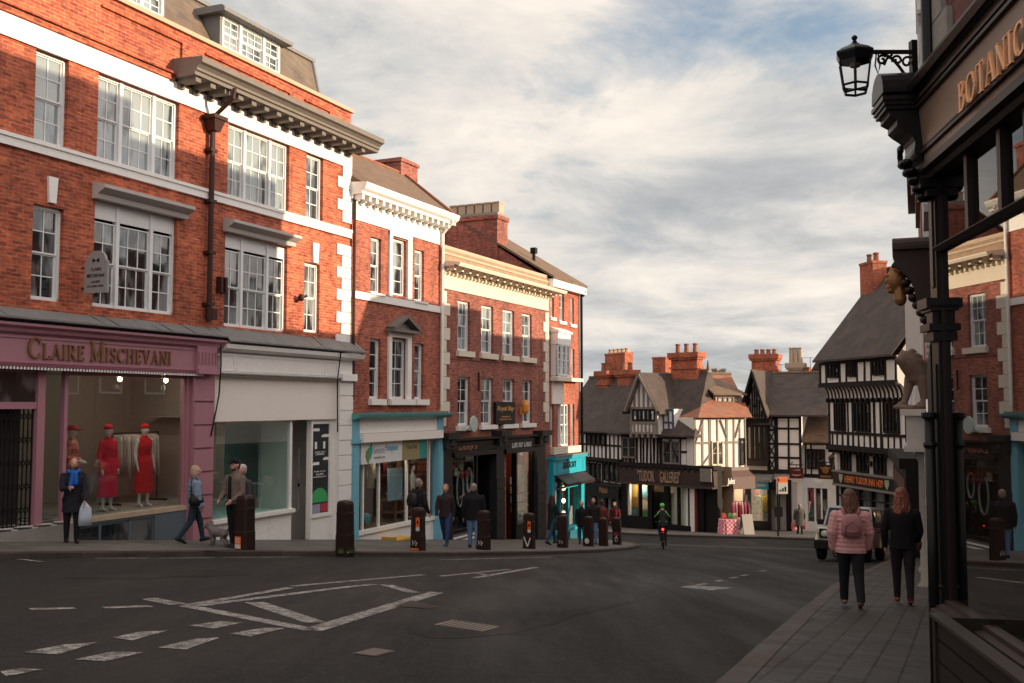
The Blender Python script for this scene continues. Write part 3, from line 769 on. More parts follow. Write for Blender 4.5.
# down pipe
mb = MB(); sp = F.s_(207, y=200); hh = F.h_(207, 118)
mb.tube([(sp, -.75, hcb + .02), (sp, -.72, hcb - .2), (sp, -.2, hcb - .55), (sp, -.14, hh)], .05, 8)
mb.add([(sp - .10, -.28, hh - .32), (sp + .10, -.28, hh - .32), (sp + .10, -.02, hh - .32), (sp - .10, -.02, hh - .32), (sp - .2, -.36, hh), (sp + .2, -.36, hh), (sp + .2, 0, hh), (sp - .2, 0, hh)], [(0, 3, 2, 1), (4, 5, 6, 7), (0, 1, 5, 4), (1, 2, 6, 5), (2, 3, 7, 6), (3, 0, 4, 7)])
mb.box(sp - .23, sp + .23, -.38, 0, hh - .06, hh + .03)
hb = F.h_(207, 322); mb.tube([(sp, -.13, hh - .3), (sp, -.13, hb)], .065, 10)
for q in range(5): z = hh - .8 - q * 1.2; mb.box(sp - .11, sp + .11, -.2, 0, z, z + .07)
mb.box(sp + .02, sp + .2, -.2, 0, hb + .05, hb + .3)
par(F, 'downpipe', mb, 'pipe')
mb = MB()
for x in (217, 221.5):
    s = F.s_(x, y=285); mb.box(s - .035, s + .035, -.16, 0, F.h_(217, 293), F.h_(217, 277))
par(F, 'wall_vent', mb, 'pipe')
# mansard roof and dormers
hm = F.h_(300, 55, 1.25); hb = hPar + .0; sb = F.s_(321, y=95, d=.35); st = F.s_(312, y=62, d=1.25)
mb = MB(); mb.quad((0, .35, hb), (sb, .35, hb), (st, 1.25, hm), (0, 1.25, hm)); mb.quad((sb, .35, hb), (sb, 8.6, hb), (st, 7.8, hm), (st, 1.25, hm)); mb.quad((0, 1.25, hm), (st, 1.25, hm), (st, 7.8, hm), (0, 7.8, hm))
mb.quad((0, 8.6, hb), (0, 7.8, hm), (st, 7.8, hm), (sb, 8.6, hb)); par(F, 'mansard_roof', mb, 'slate')
mb = MB(); mb.box(0, st + .05, 1.17, 1.33, hm - .04, hm + .06); mb.tube([(sb, .35, hb), (st + .02, 1.25, hm + .03)], .05, 8); par(F, 'roof_edge', mb, 'leadr')
dw = F.s_(281, y=60, d=.35) - F.s_(221, y=35, d=.35)
for sx in (F.s_(221, y=35, d=.35), F.s_(165, y=10, d=.35) - dw):
    a, b = sx, sx + dw; hbt = F.h_(250, 61, .35); htp = F.h_(250, 29, .35)
    mb = MB(); mb.box(a - .02, a + .06, .37, 1.6, hb, htp + .1); mb.box(b - .06, b + .02, .37, 1.6, hb, htp + .1); mb.box(a, b, .38, .5, hb, hbt + .01); d_ = par(F, 'dormer', mb, 'leadr')
    F.sash(a + .05, b - .05, hbt, htp, d=.35, rows=4, hole=False, parent=d_, name='window', pane=MT['panel'], **tri)
    mb = MB(); mb.prism([(.1, htp), (.1, htp + .10), (.2, htp + .16), (2.2, htp + .2), (2.2, htp)], 'x', a - .18, b + .18); par(F, 'dormer_roof', mb, 'leadr', d_)
# --- shop cornice ledge (lead) over both shops
mb = MB()
hl0 = F.h_(60, 312); hl1 = F.h_(60, 320, -.45)
def ledge(sa, sb, htop, hfr, pr, mb):
    n = 26
    for i in range(n):
        a = sa + (sb - sa) * i / n; b = sa + (sb - sa) * (i + 1) / n; j = [random.uniform(-.012, .012) for _ in range(4)]
        mb.add([(a, 0, htop + j[0]), (b, 0, htop + j[1]), (b, -pr, hfr + j[2]), (a, -pr, hfr + j[3]), (a, 0, hfr - .1), (b, 0, hfr - .1), (b, -pr, hfr - .035), (a, -pr, hfr - .035)], [(0, 1, 2, 3), (3, 2, 6, 7), (7, 6, 5, 4)])
ledge(0, F.s_(215, y=330), hl0, hl1, .42, mb); par(F, 'lead_ledge', mb, 'leadr')
mb = MB(); hm0 = F.h_(290, 335); hm1 = F.h_(290, 345, -.42); ledge(F.s_(216, y=335), L1 + .3, hm0, hm1, .42, mb); par(F, 'lead_ledge', mb, 'leadr')
# --- pink shopfront
sf = MB(); sp0, sp1 = 0, F.s_(197, y=357)
hft = hl1 - .1
sf.prism([(.0, hft), (-.36, hft), (-.36, hft - .05), (-.28, hft - .10), (-.26, hft - .16), (-.2, hft - .2), (0, hft - .2)], 'x', sp0, F.s_(219, y=340))
sf.box(sp0, sp1, -.18, .0, hF1b - .02, hft - .2)
for z in (hft - .27, hF1b + .10): sf.box(sp0, sp1 - .02, -.20, -.17, z, z + .025)
shop1 = par(F, 'pink_shopfront', sf, 'pink')
m2 = MB(); m2.box(sp0, sp1, -.24, -.17, hF1b + .03, hF1b + .075)
x = 0
m3 = MB()
while x < sp1: m3.box(x, x + .035, -.235, -.2, hF1b - .02, hF1b + .03); x += .075
par(F, 'bead_moulding', m3, 'offwhite', shop1); par(F, 'fascia_moulding', m2, 'pinkd', shop1)
mb = MB(); ht_, hb_ = F.h_(100, 342, -.2), F.h_(100, 361.5, -.2)
serif_to(mb, 'CLAIRE', F.s_(28, y=350, d=-.2), F.s_(84, y=350, d=-.2), hb_, ht_, -.185, .035, .74)
serif_to(mb, 'MISCHEVANI', F.s_(90, y=350, d=-.2), F.s_(171, y=350, d=-.2), hb_, ht_, -.185, .035, .74)
par(F, 'lettering', mb, 'letter', shop1)
# fluted console and rusticated pilaster at the far end
a, b = F.s_(197.5, y=357, d=-.25), F.s_(217, y=357, d=-.25)
mb = MB(); mb.box(a, b, -.26, 0, F.h_(205, 369, -.26), hft - .15)
for i in range(6):
    q = a + .05 + (b - a - .1) * i / 5; mb.box(q - .015, q + .015, -.285, -.25, F.h_(205, 366, -.26) + .04, hft - .3)
mb.box(a - .02, b + .03, -.32, 0, F.h_(205, 374, -.26), F.h_(205, 369, -.26)); par(F, 'console', mb, 'pink', shop1)
a, b = F.s_(193.5, y=450, d=-.1), F.s_(212, y=450, d=-.1); hg = gz(-7, 22.5) - F.zb - .3
mb = MB(); mb.box(a, b, -.10, .22, hg, F.h_(205, 374, -.1)); z = F.h_(205, 379, -.1)
while z > hg: mb.box(a - .012, b + .012, -.14, -.09, z - .50, z - .02); z -= .53
par(F, 'pilaster', mb, 'pink', shop1)
# display window
hsill = F.h_(135, 511.5); g0, g1 = F.s_(66, y=450), F.s_(186.5, y=450)
mb = MB(); mb.box(g0, g1, .08, .09, hsill, hF1b); par(F, 'display_glass', mb, 'glass', shop1)
mb = MB(); mb.box(g0 - .03, g0 + .05, .04, .14, hsill, hF1b); mb.box(g1, g1 + .14, .0, .2, -2.5, hF1b); mb.box(g1 - .06, g1, .05, .13, hsill, hF1b); mb.box(g0, g1, .05, .13, hF1b - .09, hF1b + .01); par(F, 'window_frame', mb, 'pink', shop1)
mb = MB(); mb.box(g0 - .06, g1 + .02, -.03, .16, hsill - .10, hsill); par(F, 'window_sill', mb, 'buff', shop1)
rs = paint('slate_blue_paint', (.10, .13, .155), .5, .15, 2, .3)
mb = MB(); mb.box(g0 + .02, g1 + .02, .02, .2, -2.5, hsill - .1)
for q in (.26, .5): 
    s = g0 + (g1 - g0) * q; mb.box(s, s + .06, -.005, .03, -2.5, hsill - .1)
mb.box(g0 + .02, g1, -.005, .03, hsill - .16, hsill - .1); mb.box(g0 + (g1 - g0) * .72, g1 + .02, -.012, .03, -2.5, hsill - .1); par(F, 'stall_riser', mb, rs, shop1)
mb = MB(); mb.box(g0 + .3, g0 + (g1 - g0) * .70, .012, .019, -1.2, hsill - .2); par(F, 'cellar_window', mb, 'paned', shop1)
# return glass and recessed entrance
mb = MB(); mb.box(g0 - .015, g0 + .015, .14, 1.5, hsill, hF1b); par(F, 'return_glass', mb, 'glass', shop1)
hgate = F.h_(20, 527)
mb = MB(); ps0, ps1 = F.s_(36.5, y=450), F.s_(44, y=450); mb.box(ps0, ps1, .0, .16, hgate, hF1b); hb3, ht3 = F.h_(20, 409, .1), F.h_(20, 402, .1)
mb.box(s_a0, ps0 + .02, .03, .14, hb3, ht3); mb.box(s_a0, ps0, .05, .12, hF1b - .06, hF1b); par(F, 'door_frame', mb, 'pink', shop1)
mb = MB(); mb.box(s_a0, ps0, .07, .08, ht3, hF1b - .06); par(F, 'transom_glass', mb, 'paned', shop1)
mb = MB(); x = s_a0
while x < ps0:
    mb.box(x, x + .018, .08, .10, hgate, hb3); x += .095
for q in range(5):
    z = hgate + (hb3 - hgate) * (.1 + .2 * q)
    k = int((ps0 - s_a0) / .095)
    for i in range(k):
        xx = s_a0 + i * .095; mb.obox((xx, .07, z), (xx + .095, .07, z + .16), .012, .012, (0, 1, 0)); mb.obox((xx, .075, z + .16), (xx + .095, .075, z), .012, .012, (0, 1, 0))
par(F, 'folding_gate', mb, 'blackm', shop1)
mb = MB(); mb.box(s_a0, g0, 1.5, 1.6, hgate - .3, hF1b + .1); mb.box(s_a0, g0 + .02, .15, 1.5, hF1b, hF1b + .08); mb.box(s_a0, ps0, .45, .5, hgate, hF1b); par(F, 'entrance_wall', mb, 'dark', shop1)
def checker(name):
    m, nt, b = new_mat(name); c = nt.nodes.new('ShaderNodeTexChecker'); mp = nt.nodes.new('ShaderNodeMapping'); mp.inputs['Rotation'].default_value = (0, 0, R(45)); lk(nt, obj_coord(nt), mp.inputs[0]); lk(nt, mp.outputs[0], c.inputs['Vector'])
    c.inputs['Scale'].default_value = 3.3; c.inputs['Color1'].default_value = (.55, .53, .5, 1); c.inputs['Color2'].default_value = (.02, .02, .02, 1); lk(nt, c.outputs[0], b.inputs['Base Color']); b.inputs['Roughness'].default_value = .4; return m
mb = MB(); mb.box(s_a0, g0 - .05, -.28, 1.5, hgate - .015, hgate); par(F, 'tiled_floor', mb, checker('checker_tiles'), shop1)
mb = MB(); mb.box(s_a0, g0 - .03, -.32, 1.5, -2.5, hgate - .015); par(F, 'doorstep', mb, 'stone', shop1)
mb = MB()
ge = g1 + 1.5
mb.quad((g0 - 1.6, 3.2, hsill), (ge, 3.2, hsill), (ge, 3.2, hF1b + .3), (g0 - 1.6, 3.2, hF1b + .3)); mb.quad((ge, .2, hsill), (ge, 3.2, hsill), (ge, 3.2, hF1b + .3), (ge, .2, hF1b + .3))
mb.quad((g0 - 1.6, .2, hF1b + .02), (ge, .2, hF1b + .02), (ge, 3.2, hF1b + .02), (g0 - 1.6, 3.2, hF1b + .02)); mb.quad((g0 - 1.6, 1.6, hsill), (g0 - 1.6, 3.2, hsill), (g0 - 1.6, 3.2, hF1b), (g0 - 1.6, 1.6, hF1b))
mb.box(g0, ge, .12, 3.2, hsill - .06, hsill - .003); par(F, 'shop_interior', mb, 'room', shop1)
# lit spot lamps in the display window
for x, y, d in ((166, 375.5, .6), (120, 377, .6)):
    s, h = F.p(x, y, d); mb = MB(); mb.ell((s, d, hF1b - .12), .05, .05, .05); l = par(F, 'spot_lamp', mb, 'lamp', shop1)
    pl = bpy.data.lights.new('spot_light', 'POINT'); pl.energy = 16; pl.color = (1, .80, .6); pl.shadow_soft_size = .06; o = bpy.data.objects.new('spot_light', pl); COL.objects.link(o); o.parent = l; o.location = (s, d + .05, hF1b - .28)
# --- mannequins, rail and clothes inside
def mannequin(x, d, y, label, dress, hat, pose, sleeves, facing=0):
    s, _ = F.p(x, y, d); w = F.world(s, d, hsill); t = thing('mannequin', w, math.atan2(F.D.y, F.D.x) + math.pi + facing, label, 'mannequin', 'mannequins in the display window')
    b = MB(); k = 1.80
    for sx in (-1, 1): b.cap((sx * .05 * k, 0, .5 * k), (sx * .052 * k, .01, .27 * k), .045 * k, .03 * k); b.cap((sx * .052 * k, .01, .27 * k), (sx * .06 * k, -.01, .05 * k), .03 * k, .018 * k); b.cap((sx * .06 * k, -.02, .035 * k), (sx * .065 * k, .07 * k, .012), .02 * k, .014 * k)
    b.rings([(0, 0, .47 * k, .085 * k, .06 * k), (0, 0, .53 * k, .09 * k, .065 * k), (0, 0, .63 * k, .062 * k, .05 * k), (0, .01, .74 * k, .08 * k, .062 * k), (0, 0, .81 * k, .09 * k, .045 * k), (0, 0, .835 * k, .04 * k, .03 * k)], 14)
    b.cap((0, 0, .82 * k), (0, .005, .90 * k), .026 * k, .024 * k); b.ell((0, .008, .935 * k), .043 * k, .054 * k, .066 * k); b.ell((0, .06 * k, .93 * k), .008 * k, .014 * k, .014 * k)
    for sx in (-1, 1):
        el = Vector((sx * .125 * k, -.02, .64 * k)); hd = Vector((sx * .12 * k, .03 * k, .50 * k)) if pose == 0 else Vector((sx * .05 * k, .10 * k, .60 * k))
        b.cap((sx * .10 * k, 0, .805 * k), el, .025 * k, .02 * k); b.cap(el, hd, .02 * k, .014 * k)
        dv = (hd - el).normalized(); b.ell(hd + dv * .03 * k, .012 * k, .018 * k, .026 * k)
        for f in range(4): q = hd + dv * .045 * k + Vector((0, (f - 1.5) * .009 * k, 0)); b.cap(q, q + dv * (.035 + .006 * (f in (1, 2))) * k, .005 * k, .004 * k, 6)
        b.cap(hd + dv * .01 * k, hd + dv * .04 * k + Vector((-sx * .01, .02 * k, 0)), .006 * k, .005 * k, 6)
    remesh(b, 'body', .013, MT['manq'], t, 3)
    c = MB(); rg = []
    for i in range(13):
        z = .165 + (.55 - .165) * i / 12; r = .125 - .022 * (i / 12)
        rg.append((0, 0, z * k, r * k, r * k * .85))
    rg += [(0, 0, .62 * k, .074 * k, .062 * k), (0, .01, .74 * k, .090 * k, .074 * k), (0, 0, .81 * k, .098 * k, .054 * k), (0, 0, .845 * k, .045 * k, .04 * k), (0, 0, .87 * k, .032 * k, .034 * k)]
    c.rings(rg, 24)
    # pleats
    c.v = [(x_ * (1 + .05 * math.sin(9 * math.atan2(y_, x_)) * max(0, 1 - z_ / (.6 * k))), y_ * (1 + .05 * math.sin(9 * math.atan2(y_, x_)) * max(0, 1 - z_ / (.6 * k))), z_) for x_, y_, z_ in c.v]
    if sleeves:
        for sx in (-1, 1):
            el = (sx * .125 * k, -.02, .64 * k); hd = (sx * .12 * k, .03 * k, .51 * k) if pose == 0 else (sx * .08 * k, .07 * k, .61 * k)
            c.cap((sx * .095 * k, 0, .80 * k), el, .034 * k, .03 * k); c.cap(el, hd, .03 * k, .026 * k)
    remesh(c, 'dress', .016, dress, t, 2)
    if hat:
        q = MB(); q.rings([(0, .0, .955 * k, .050 * k, .062 * k), (0, -.004, .985 * k, .046 * k, .056 * k), (0, -.006, 1.01 * k, .02 * k, .03 * k)], 14)
        if hat == 2: q.ell((0, .06 * k, .958 * k), .05 * k, .06 * k, .008 * k)
        q.build('headpiece', dress if hat == 1 else C((.55, .02, .03)), t, True)
    return t
def dress_pattern():
    m, nt, b = new_mat('patterned_dress'); v = nt.nodes.new('ShaderNodeTexVoronoi'); v.inputs['Scale'].default_value = 26; lk(nt, obj_coord(nt), v.inputs['Vector'])
    lk(nt, ramp(nt, v.outputs['Color'], [(.3, (.55, .03, .05)), (.5, (.6, .35, .2)), (.7, (.5, .08, .12))]), b.inputs['Base Color']); return m
mannequin(71, .8, 480, 'white mannequin in a patterned red top and cap, behind the pink post of the window', dress_pattern(), 2, 1, True, .5)
mannequin(107, .62, 500, 'white mannequin in a long sleeved bright red dress and red hairband', C((.72, .012, .05)), 1, 0, True)
mannequin(143.5, .66, 492, 'white mannequin with bare arms in a sleeveless deep red dress and red hat', C((.60, .006, .02)), 1, 0, False, -.15)
ra, rb = F.s_(112, y=430, d=1.5), F.s_(158, y=430, d=1.5); rh = hsill + 1.55
w = F.world(ra, 1.5, hsill); rt = thing('clothes_rail', w, math.atan2(F.D.y, F.D.x), 'black metal clothes rail behind the red dresses', 'clothes rail')
mb = MB(); LW = rb - ra; mb.tube([(0, 0, 1.6), (LW, 0, 1.6)], .018, 8); [mb.tube([(q, 0, 0), (q, 0, 1.6)], .018, 8) for q in (0, LW)]; [mb.box(q - .03, q + .03, -.3, .3, 0, .04) for q in (0, LW)]; mb.build('frame', MT['black'], rt)
cols = [(.45, .42, .40), (.30, .28, .28), (.55, .50, .46), (.38, .34, .36), (.50, .47, .44)]
names = ['pale beige', 'mid grey', 'cream', 'mauve grey', 'stone']
for i in range(11):
    g = MB(); q = random.uniform(.85, 1.1); l = .95 * q
    g.rings([(0, 0, -l, .05, .26), (0, 0, -l * .6, .045, .22), (0, 0, -.22, .04, .2), (0, 0, -.08, .035, .19), (0, 0, -.03, .02, .06)], 14); g.tube([(0, 0, -.03), (0, 0, .02), (0, .03, .04)], .006, 6)
    o = g.build('hanging_garment', C(cols[i % 5]), None, True); o.location = F.world(ra + .12 + (LW - .24) * i / 10, 1.5, hsill + 1.59); o.rotation_euler = (0, 0, math.atan2(F.D.y, F.D.x) + random.uniform(-.25, .25))
    tag(o, names[i % 5] + ' garment on the rail behind the red dresses, ' + ['leftmost', 'second from left', 'third from left', 'fourth from left', 'fifth from left', 'middle one', 'fifth from right', 'fourth from right', 'third from right', 'second from right', 'rightmost'][i] if i != 5 else 'middle garment on the rail behind the red dresses, pale beige', 'garment', 'garments on the clothes rail')

# --- hanging shop sign on the wall
s0, h0 = F.p(82, 274); sg = thing('hanging_sign', F.world(s0, 0, h0), math.atan2(F.D.y, F.D.x), 'grey arched hanging sign with a bow emblem on the brick wall above the pink shop', 'sign')
mb = MB(); prof = [(-.70, -.40), (-.70, .22), (-.66, .24)] + [(-.40 + .25 * math.cos(R(a)), .24 + .20 * math.sin(R(a))) for a in range(180, -1, -15)] + [(-.10, .22), (-.10, -.40)]
mb.prism(prof, 'x', -.03, .03); mb.build('board', paint('sign_grey', (.30, .29, .285), .5, .05, 2, .05), sg)
mb = MB(); mb.tube([(0, 0, .12), (0, -.14, .12)], .015, 6); mb.tube([(0, 0, -.30), (0, -.14, -.30)], .015, 6); mb.tube([(0, -.4, -.40), (0, -.4, -.48)], .03, 6); mb.build('bracket', MT['black'], sg)
mb = MB()
def on_board(body, y0, y1, z0, z1):
    vs, fs = text_verts(body); k = MB(); flat_to_box(vs, fs, y0, y1, z0, z1, 0, .004, k)
    mb.add([(-.031 + y, -x, z) for x, y, z in k.v], k.f)
on_board('CLAIRE', .27, .55, .04, .10); on_board('MISCHEVANI', .17, .63, -.09, -.02); on_board('LADIES', .28, .52, -.2, -.155); on_board('OCCASION WEAR', .18, .62, -.285, -.245)
for sx in (-1, 1): mb.prism([(-.4, .245), (-.4 + sx * .09, .29), (-.4 + sx * .09, .20)], 'x', -.036, -.0305)
mb.build('lettering', MT['black'], sg)

# --- white shopfront
q0, q1 = F.s_(215, y=360), F.s_(338, y=360)
ht_ = hm1 - .09; hp = F.h_(290, 378)
mb = MB(); mb.prism([(0, ht_), (-.36, ht_), (-.34, ht_ - .1), (-.24, ht_ - .16), (0, ht_ - .2)], 'x', q0, q1 + .02); mb.box(q0, q1, -.15, 0, hF2b, ht_ - .2)
for a, b in ((216, 234), (236, 322), (324, 337)):
    sa, sb = F.s_(a, y=360, d=-.15), F.s_(b, y=360, d=-.15); z0, z1 = hF2b + .12, ht_ - .27
    mb.box(sa, sb, -.165, -.14, z0, z0 + .02); mb.box(sa, sb, -.165, -.14, z1, z1 + .02); mb.box(sa, sa + .02, -.165, -.14, z0, z1); mb.box(sb - .02, sb, -.165, -.14, z0, z1)
shop2 = par(F, 'white_shopfront', mb, 'offwhite')
mb = MB(); x = q0
while x < q1: mb.box(x, x + .04, -.2, -.15, hF2b + .005, hF2b + .05); x += .075
mb.box(q0, q1, -.22, -.15, hF2b + .05, hF2b + .08); par(F, 'bead_moulding', mb, 'stone', shop2)
hbl = F.h_(270, 420.5, .0); mb = MB(); mb.box(F.s_(213, y=400), F.s_(336.5, y=400), -.04, .06, hbl, hF2b + .004); par(F, 'blank_fascia_board', mb, 'putty', shop2)
hs2 = F.h_(250, 515); w0, w1 = F.s_(213, y=460), F.s_(291.5, y=460)
mb = MB(); mb.quad((w0, .10, hs2), (w1, .10, hs2), (w1, .10, hbl), (w0, .10, hbl)); par(F, 'display_glass', mb, clear_glass('shop_glass_teal', 3.0, (.75, .9, .87)), shop2)  # teal tint of the glass stands in for the reflected street front
mb = MB(); mb.box(w1 - .0, w1 + .09, .05, .16, -2.5, hbl); mb.box(w0, w1, .06, .14, hbl - .04, hbl + .02); mb.box(w0, w1 + .12, -.06, .14, hs2 - .09, hs2); par(F, 'window_frame', mb, 'white', shop2)
mb = MB(); mb.box(w0, w1, .04, .25, -2.5, hs2 - .09)
for q in (.45, .72): mb.box(w0 + (w1 - w0) * q, w0 + (w1 - w0) * q + .05, .02, .06, -2.5, hs2 - .09)
par(F, 'stall_riser', mb, 'offwhite', shop2)
dx0, dx1 = w1 + .09, F.s_(312.5, y=460); mb = MB(); mb.box(dx0, dx1 + 1.6, 1.0, 1.06, -2.5, hbl + .2); dq = F.s_(296, y=470, d=1.0)
for z0, z1 in ((.3, 1.0), (1.15, 2.0)): 
    for e in (0, 1): mb.box(dq + .12 + e * .42, dq + .46 + e * .42, .975, 1.0, z0 - .4, z1 - .4)
mb.box(w1 + .02, w1 + .08, .16, 1.0, -2.5, hbl + .2); par(F, 'door', mb, 'putty', shop2)
mb = MB(); mb.ell((dq + .05, .94, .6), .03, .03, .05); par(F, 'door_handle', mb, 'black', shop2)
px0, px1 = F.s_(314, y=460), F.s_(331, y=460); hpt, hpb = F.h_(322, 424), F.h_(322, 513)
mb = MB(); mb.box(dx1, px0, .04, .2, -2.5, hbl); mb.box(px1, s_b1 + .02, .04, .2, -2.5, hbl); mb.box(px0, px1, .04, .2, -2.5, hpb); mb.box(px0 - .04, px1 + .04, .0, .1, hpb - .1, hpb); mb.box(px0, px1, .04, .2, hpt, hbl); par(F, 'side_panel', mb, 'offwhite', shop2)
mb = MB(); mb.box(px0, px1, .09, .1, hpb, hpt); po = par(F, 'window_poster', mb, paint('poster_black', (.03, .035, .042), .3, .1, 2, .05, bmp=0), shop2)
PW = px1 - px0; PH = hpt - hpb
mb = MB()
for cx, cz, r in ((.25, .93, .2), (.8, .86, .22), (.85, .60, .16), (.25, .55, .2)):
    for k in range(4): mb.box(px0 + PW * (cx - r + r * .4 * k), px0 + PW * (cx - r + r * .4 * k) + PW * r * .8, .084 - .001 * k, .0895, hpb + PH * (cz - .01), hpb + PH * (cz + .012 + .01 * (k % 2)))
text('11', px0 + PW * .2, px0 + PW * .8, hpb + PH * .72, hpb + PH * .80, .0895, .004, mb); text('WYLE COP', px0 + PW * .2, px0 + PW * .8, hpb + PH * .675, hpb + PH * .69, .0895, .004, mb); text('OPENING', px0 + PW * .25, px0 + PW * .75, hpb + PH * .65, hpb + PH * .668, .0895, .004, mb)
for k, tx in enumerate(('Help us to', 'build', 'something new')): text(tx, px0 + PW * (.18, .3, .12)[k], px0 + PW * (.82, .7, .88)[k], hpb + PH * (.455 - .03 * k), hpb + PH * (.475 - .03 * k), .0895, .004, mb)
par(F, 'poster_print', mb, 'white', shop2)
mb = MB(); mb.prism([(px0 + PW * (.5 + .45 * math.cos(R(a))), hpb + PH * (.16 + .12 * math.sin(R(a)))) for a in range(0, 181, 15)] + [(px0 + PW * .05, hpb + PH * .12), (px0 + PW * .95, hpb + PH * .12)], 'y', .083, .0895); par(F, 'poster_bush', mb, P((.05, .4, .12)), shop2)
mb = MB(); mb.box(px0 + PW * .58, px0 + PW * .95, .084, .0895, hpb + PH * .01, hpb + PH * .1); par(F, 'poster_red_block', mb, P((.5, .03, .06)), shop2)
mb = MB(); mb.box(px0 + PW * .04, px0 + PW * .54, .085, .0895, hpb + PH * .0, hpb + PH * .10); par(F, 'poster_grey_block', mb, P((.35, .3, .42)), shop2)
# end pilaster, moulded head, quoined face
a, b = F.s_(338.5, y=450, d=-.12), L1 + .03; mb = MB(); mb.box(a, b, -.12, .22, -2.5, F.h_(345, 352, -.12)); z = F.h_(345, 381, -.12)
while z > -2.4: mb.box(a - .01, b + .012, -.15, -.1, z - .40, z - .015); z -= .415
mb.box(a - .02, b + .06, -.26, .1, F.h_(345, 381, -.12), F.h_(345, 374, -.12)); mb.box(a - .0, b + .12, -.32, .1, F.h_(345, 356, -.12), F.h_(345, 352, -.12)); mb.prism([(0, ht_), (-.42, ht_), (-.36, ht_ - .12), (0, ht_ - .2)], 'x', a, b + .25)
par(F, 'pilaster', mb, 'white', shop2)
mb = MB(); mb.quad((ge + .05, 2.2, -2), (L1 - .05, 2.2, -2), (L1 - .05, 2.2, hbl + .3), (ge + .05, 2.2, hbl + .3)); mb.quad((L1 - .1, .25, -2), (L1 - .1, 2.2, -2), (L1 - .1, 2.2, hbl + .2), (L1 - .1, .25, hbl + .2)); mb.box(w0, w1, .14, 2.2, hs2 - .08, hs2 - .02); mb.quad((w0, .15, hbl + .1), (L1 - .1, .15, hbl + .1), (L1 - .1, 2.2, hbl + .1), (w0, 2.2, hbl + .1)); mb.quad((w1 + .03, 1.08, -2), (L1 - .1, 1.08, -2), (L1 - .1, 1.08, hbl), (w1 + .03, 1.08, hbl)); par(F, 'shop_interior', mb, paint('teal_reflection_wall', (.74, .90, .86), .9, .1, 1, .1, bmp=0), shop2)  # pale teal room walls stand in for the bright reflections in this window
# black cables hanging over the white fascia
mb = MB(); mb.tube([F_ for F_ in [(F.s_(221, y=345, d=-.4), -.4, F.h_(221, 345, -.4)), (F.s_(221, y=365, d=-.25), -.25, F.h_(221, 365, -.25)), (F.s_(219, y=395, d=-.15), -.15, F.h_(219, 395, -.15)), (F.s_(211, y=436, d=-.16), -.16, F.h_(211, 436, -.16))]], .018, 6)
mb.tube([(F.s_(341, y=352, d=-.4), -.4, F.h_(341, 352, -.4)), (F.s_(339, y=380, d=-.25), -.2, F.h_(339, 380, -.2)), (F.s_(337.5, y=432, d=-.17), -.17, F.h_(337.5, 432, -.17))], .018, 6); par(F, 'cable', mb, 'black')
# wall lamp / bracket between the windows on the first floor
s, h = F.p(296, 298); mb = MB(); mb.ell((s, -.16, h), .07, .09, .10); mb.tube([(s, 0, h - .1), (s, -.14, h - .02)], .03, 6); mb.tube([(s, -.16, h), (s + .16, -.24, h + .06)], .035, 6); par(F, 'floodlight', mb, 'pipe')
# ================================================================== LEFT TERRACE, BUILDING 2 (charity shop)
F = Facade('brick_building', 'narrow red brick building with a pedimented middle window above a pale blue charity shopfront', (-4.66, 28.31), (-2.404, 33.2), gz(-3.5, 31))
B2 = F; L2 = F.L
def W_(x0, x1, y, top, bot, **k): return F.sash(F.s_(x0, y=y), F.s_(x1, y=y), bot, top, **k)
hfb = F.h_(384, 228.3)                                # bottom of white frieze
hcB = F.h_(357, 201); OV2 = .58; hcT = F.h_(371, 183, -OV2)
u = dict(cols=2, rows=4, fw=.05)
t1, b1 = F.h_(371, 236.5), F.h_(371, 292.5)
W_(370.5, 381, 265, t1, b1, cols=1, rows=4, fw=.05); W_(390.5, 406, 265, F.h_(391, 237), F.h_(391, 294), **u); W_(414.5, 424, 270, t1, b1, cols=1, rows=4, fw=.05)
t0, b0 = F.h_(370, 338), F.h_(370, 399)
W_(369.5, 380.5, 370, t0, b0, cols=1, rows=4, fw=.05); W_(391, 406.5, 370, F.h_(391, 338), b0, **u); W_(414.5, 423.5, 370, t0, b0, cols=1, rows=4, fw=.05)
hsh = F.h_(400, 413.5); sA, sB = .25, L2 - .3
hsb = F.h_(400, 441)
F.hole(sA, sB, -3, hsb)
F.wall(0, L2, -2, hcB + .3, MT['brick2'], depth=8, reveal=.13)
mb = MB(); mb.box(0.02, L2 - .02, -.04, .02, hfb, hcB + .02); par(F, 'white_frieze', mb, 'white')
mb = MB(); mb.prism([(.02, hcB), (-.10, hcB), (-.12, hcB + .12), (-.42, hcB + .12), (-.42, hcB + .2), (-OV2 + .06, hcB + .26), (-OV2, hcT - .06), (-OV2, hcT), (.02, hcT + .05)], 'x', -.02, L2 + .30)
q = .12
while q < L2 + .2: mb.box(q - .06, q + .06, -.38, -.1, hcB - .02, hcB + .125); mb.box(q - .05, q + .05, -.12, -.0, hcB - .12, hcB - .015); q += .37
par(F, 'cornice', mb, 'white')
hb2t, hb2b = F.h_(358, 291.5), F.h_(358, 299); mb = MB(); mb.box(.04, L2 - .02, -.06, .02, hb2b, hb2t); par(F, 'sill_band', mb, 'white')
for x0, x1 in ((388, 410.5),):
    for (yt, yb) in ((231.5, 297), (333, 399)):
        a, b = F.s_(x0, y=265), F.s_(x1, y=265); a2, b2 = F.s_(391, y=265), F.s_(406.5, y=265); tt, bb = F.h_(391, yt), F.h_(391, yb)
        mb = MB(); mb.box(a, a2 + .0, -.07, .02, bb, tt); mb.box(b2, b, -.07, .02, bb, tt); mb.box(a, b, -.075, .02, tt - .12, tt + .03); par(F, 'window_surround', mb, 'white')
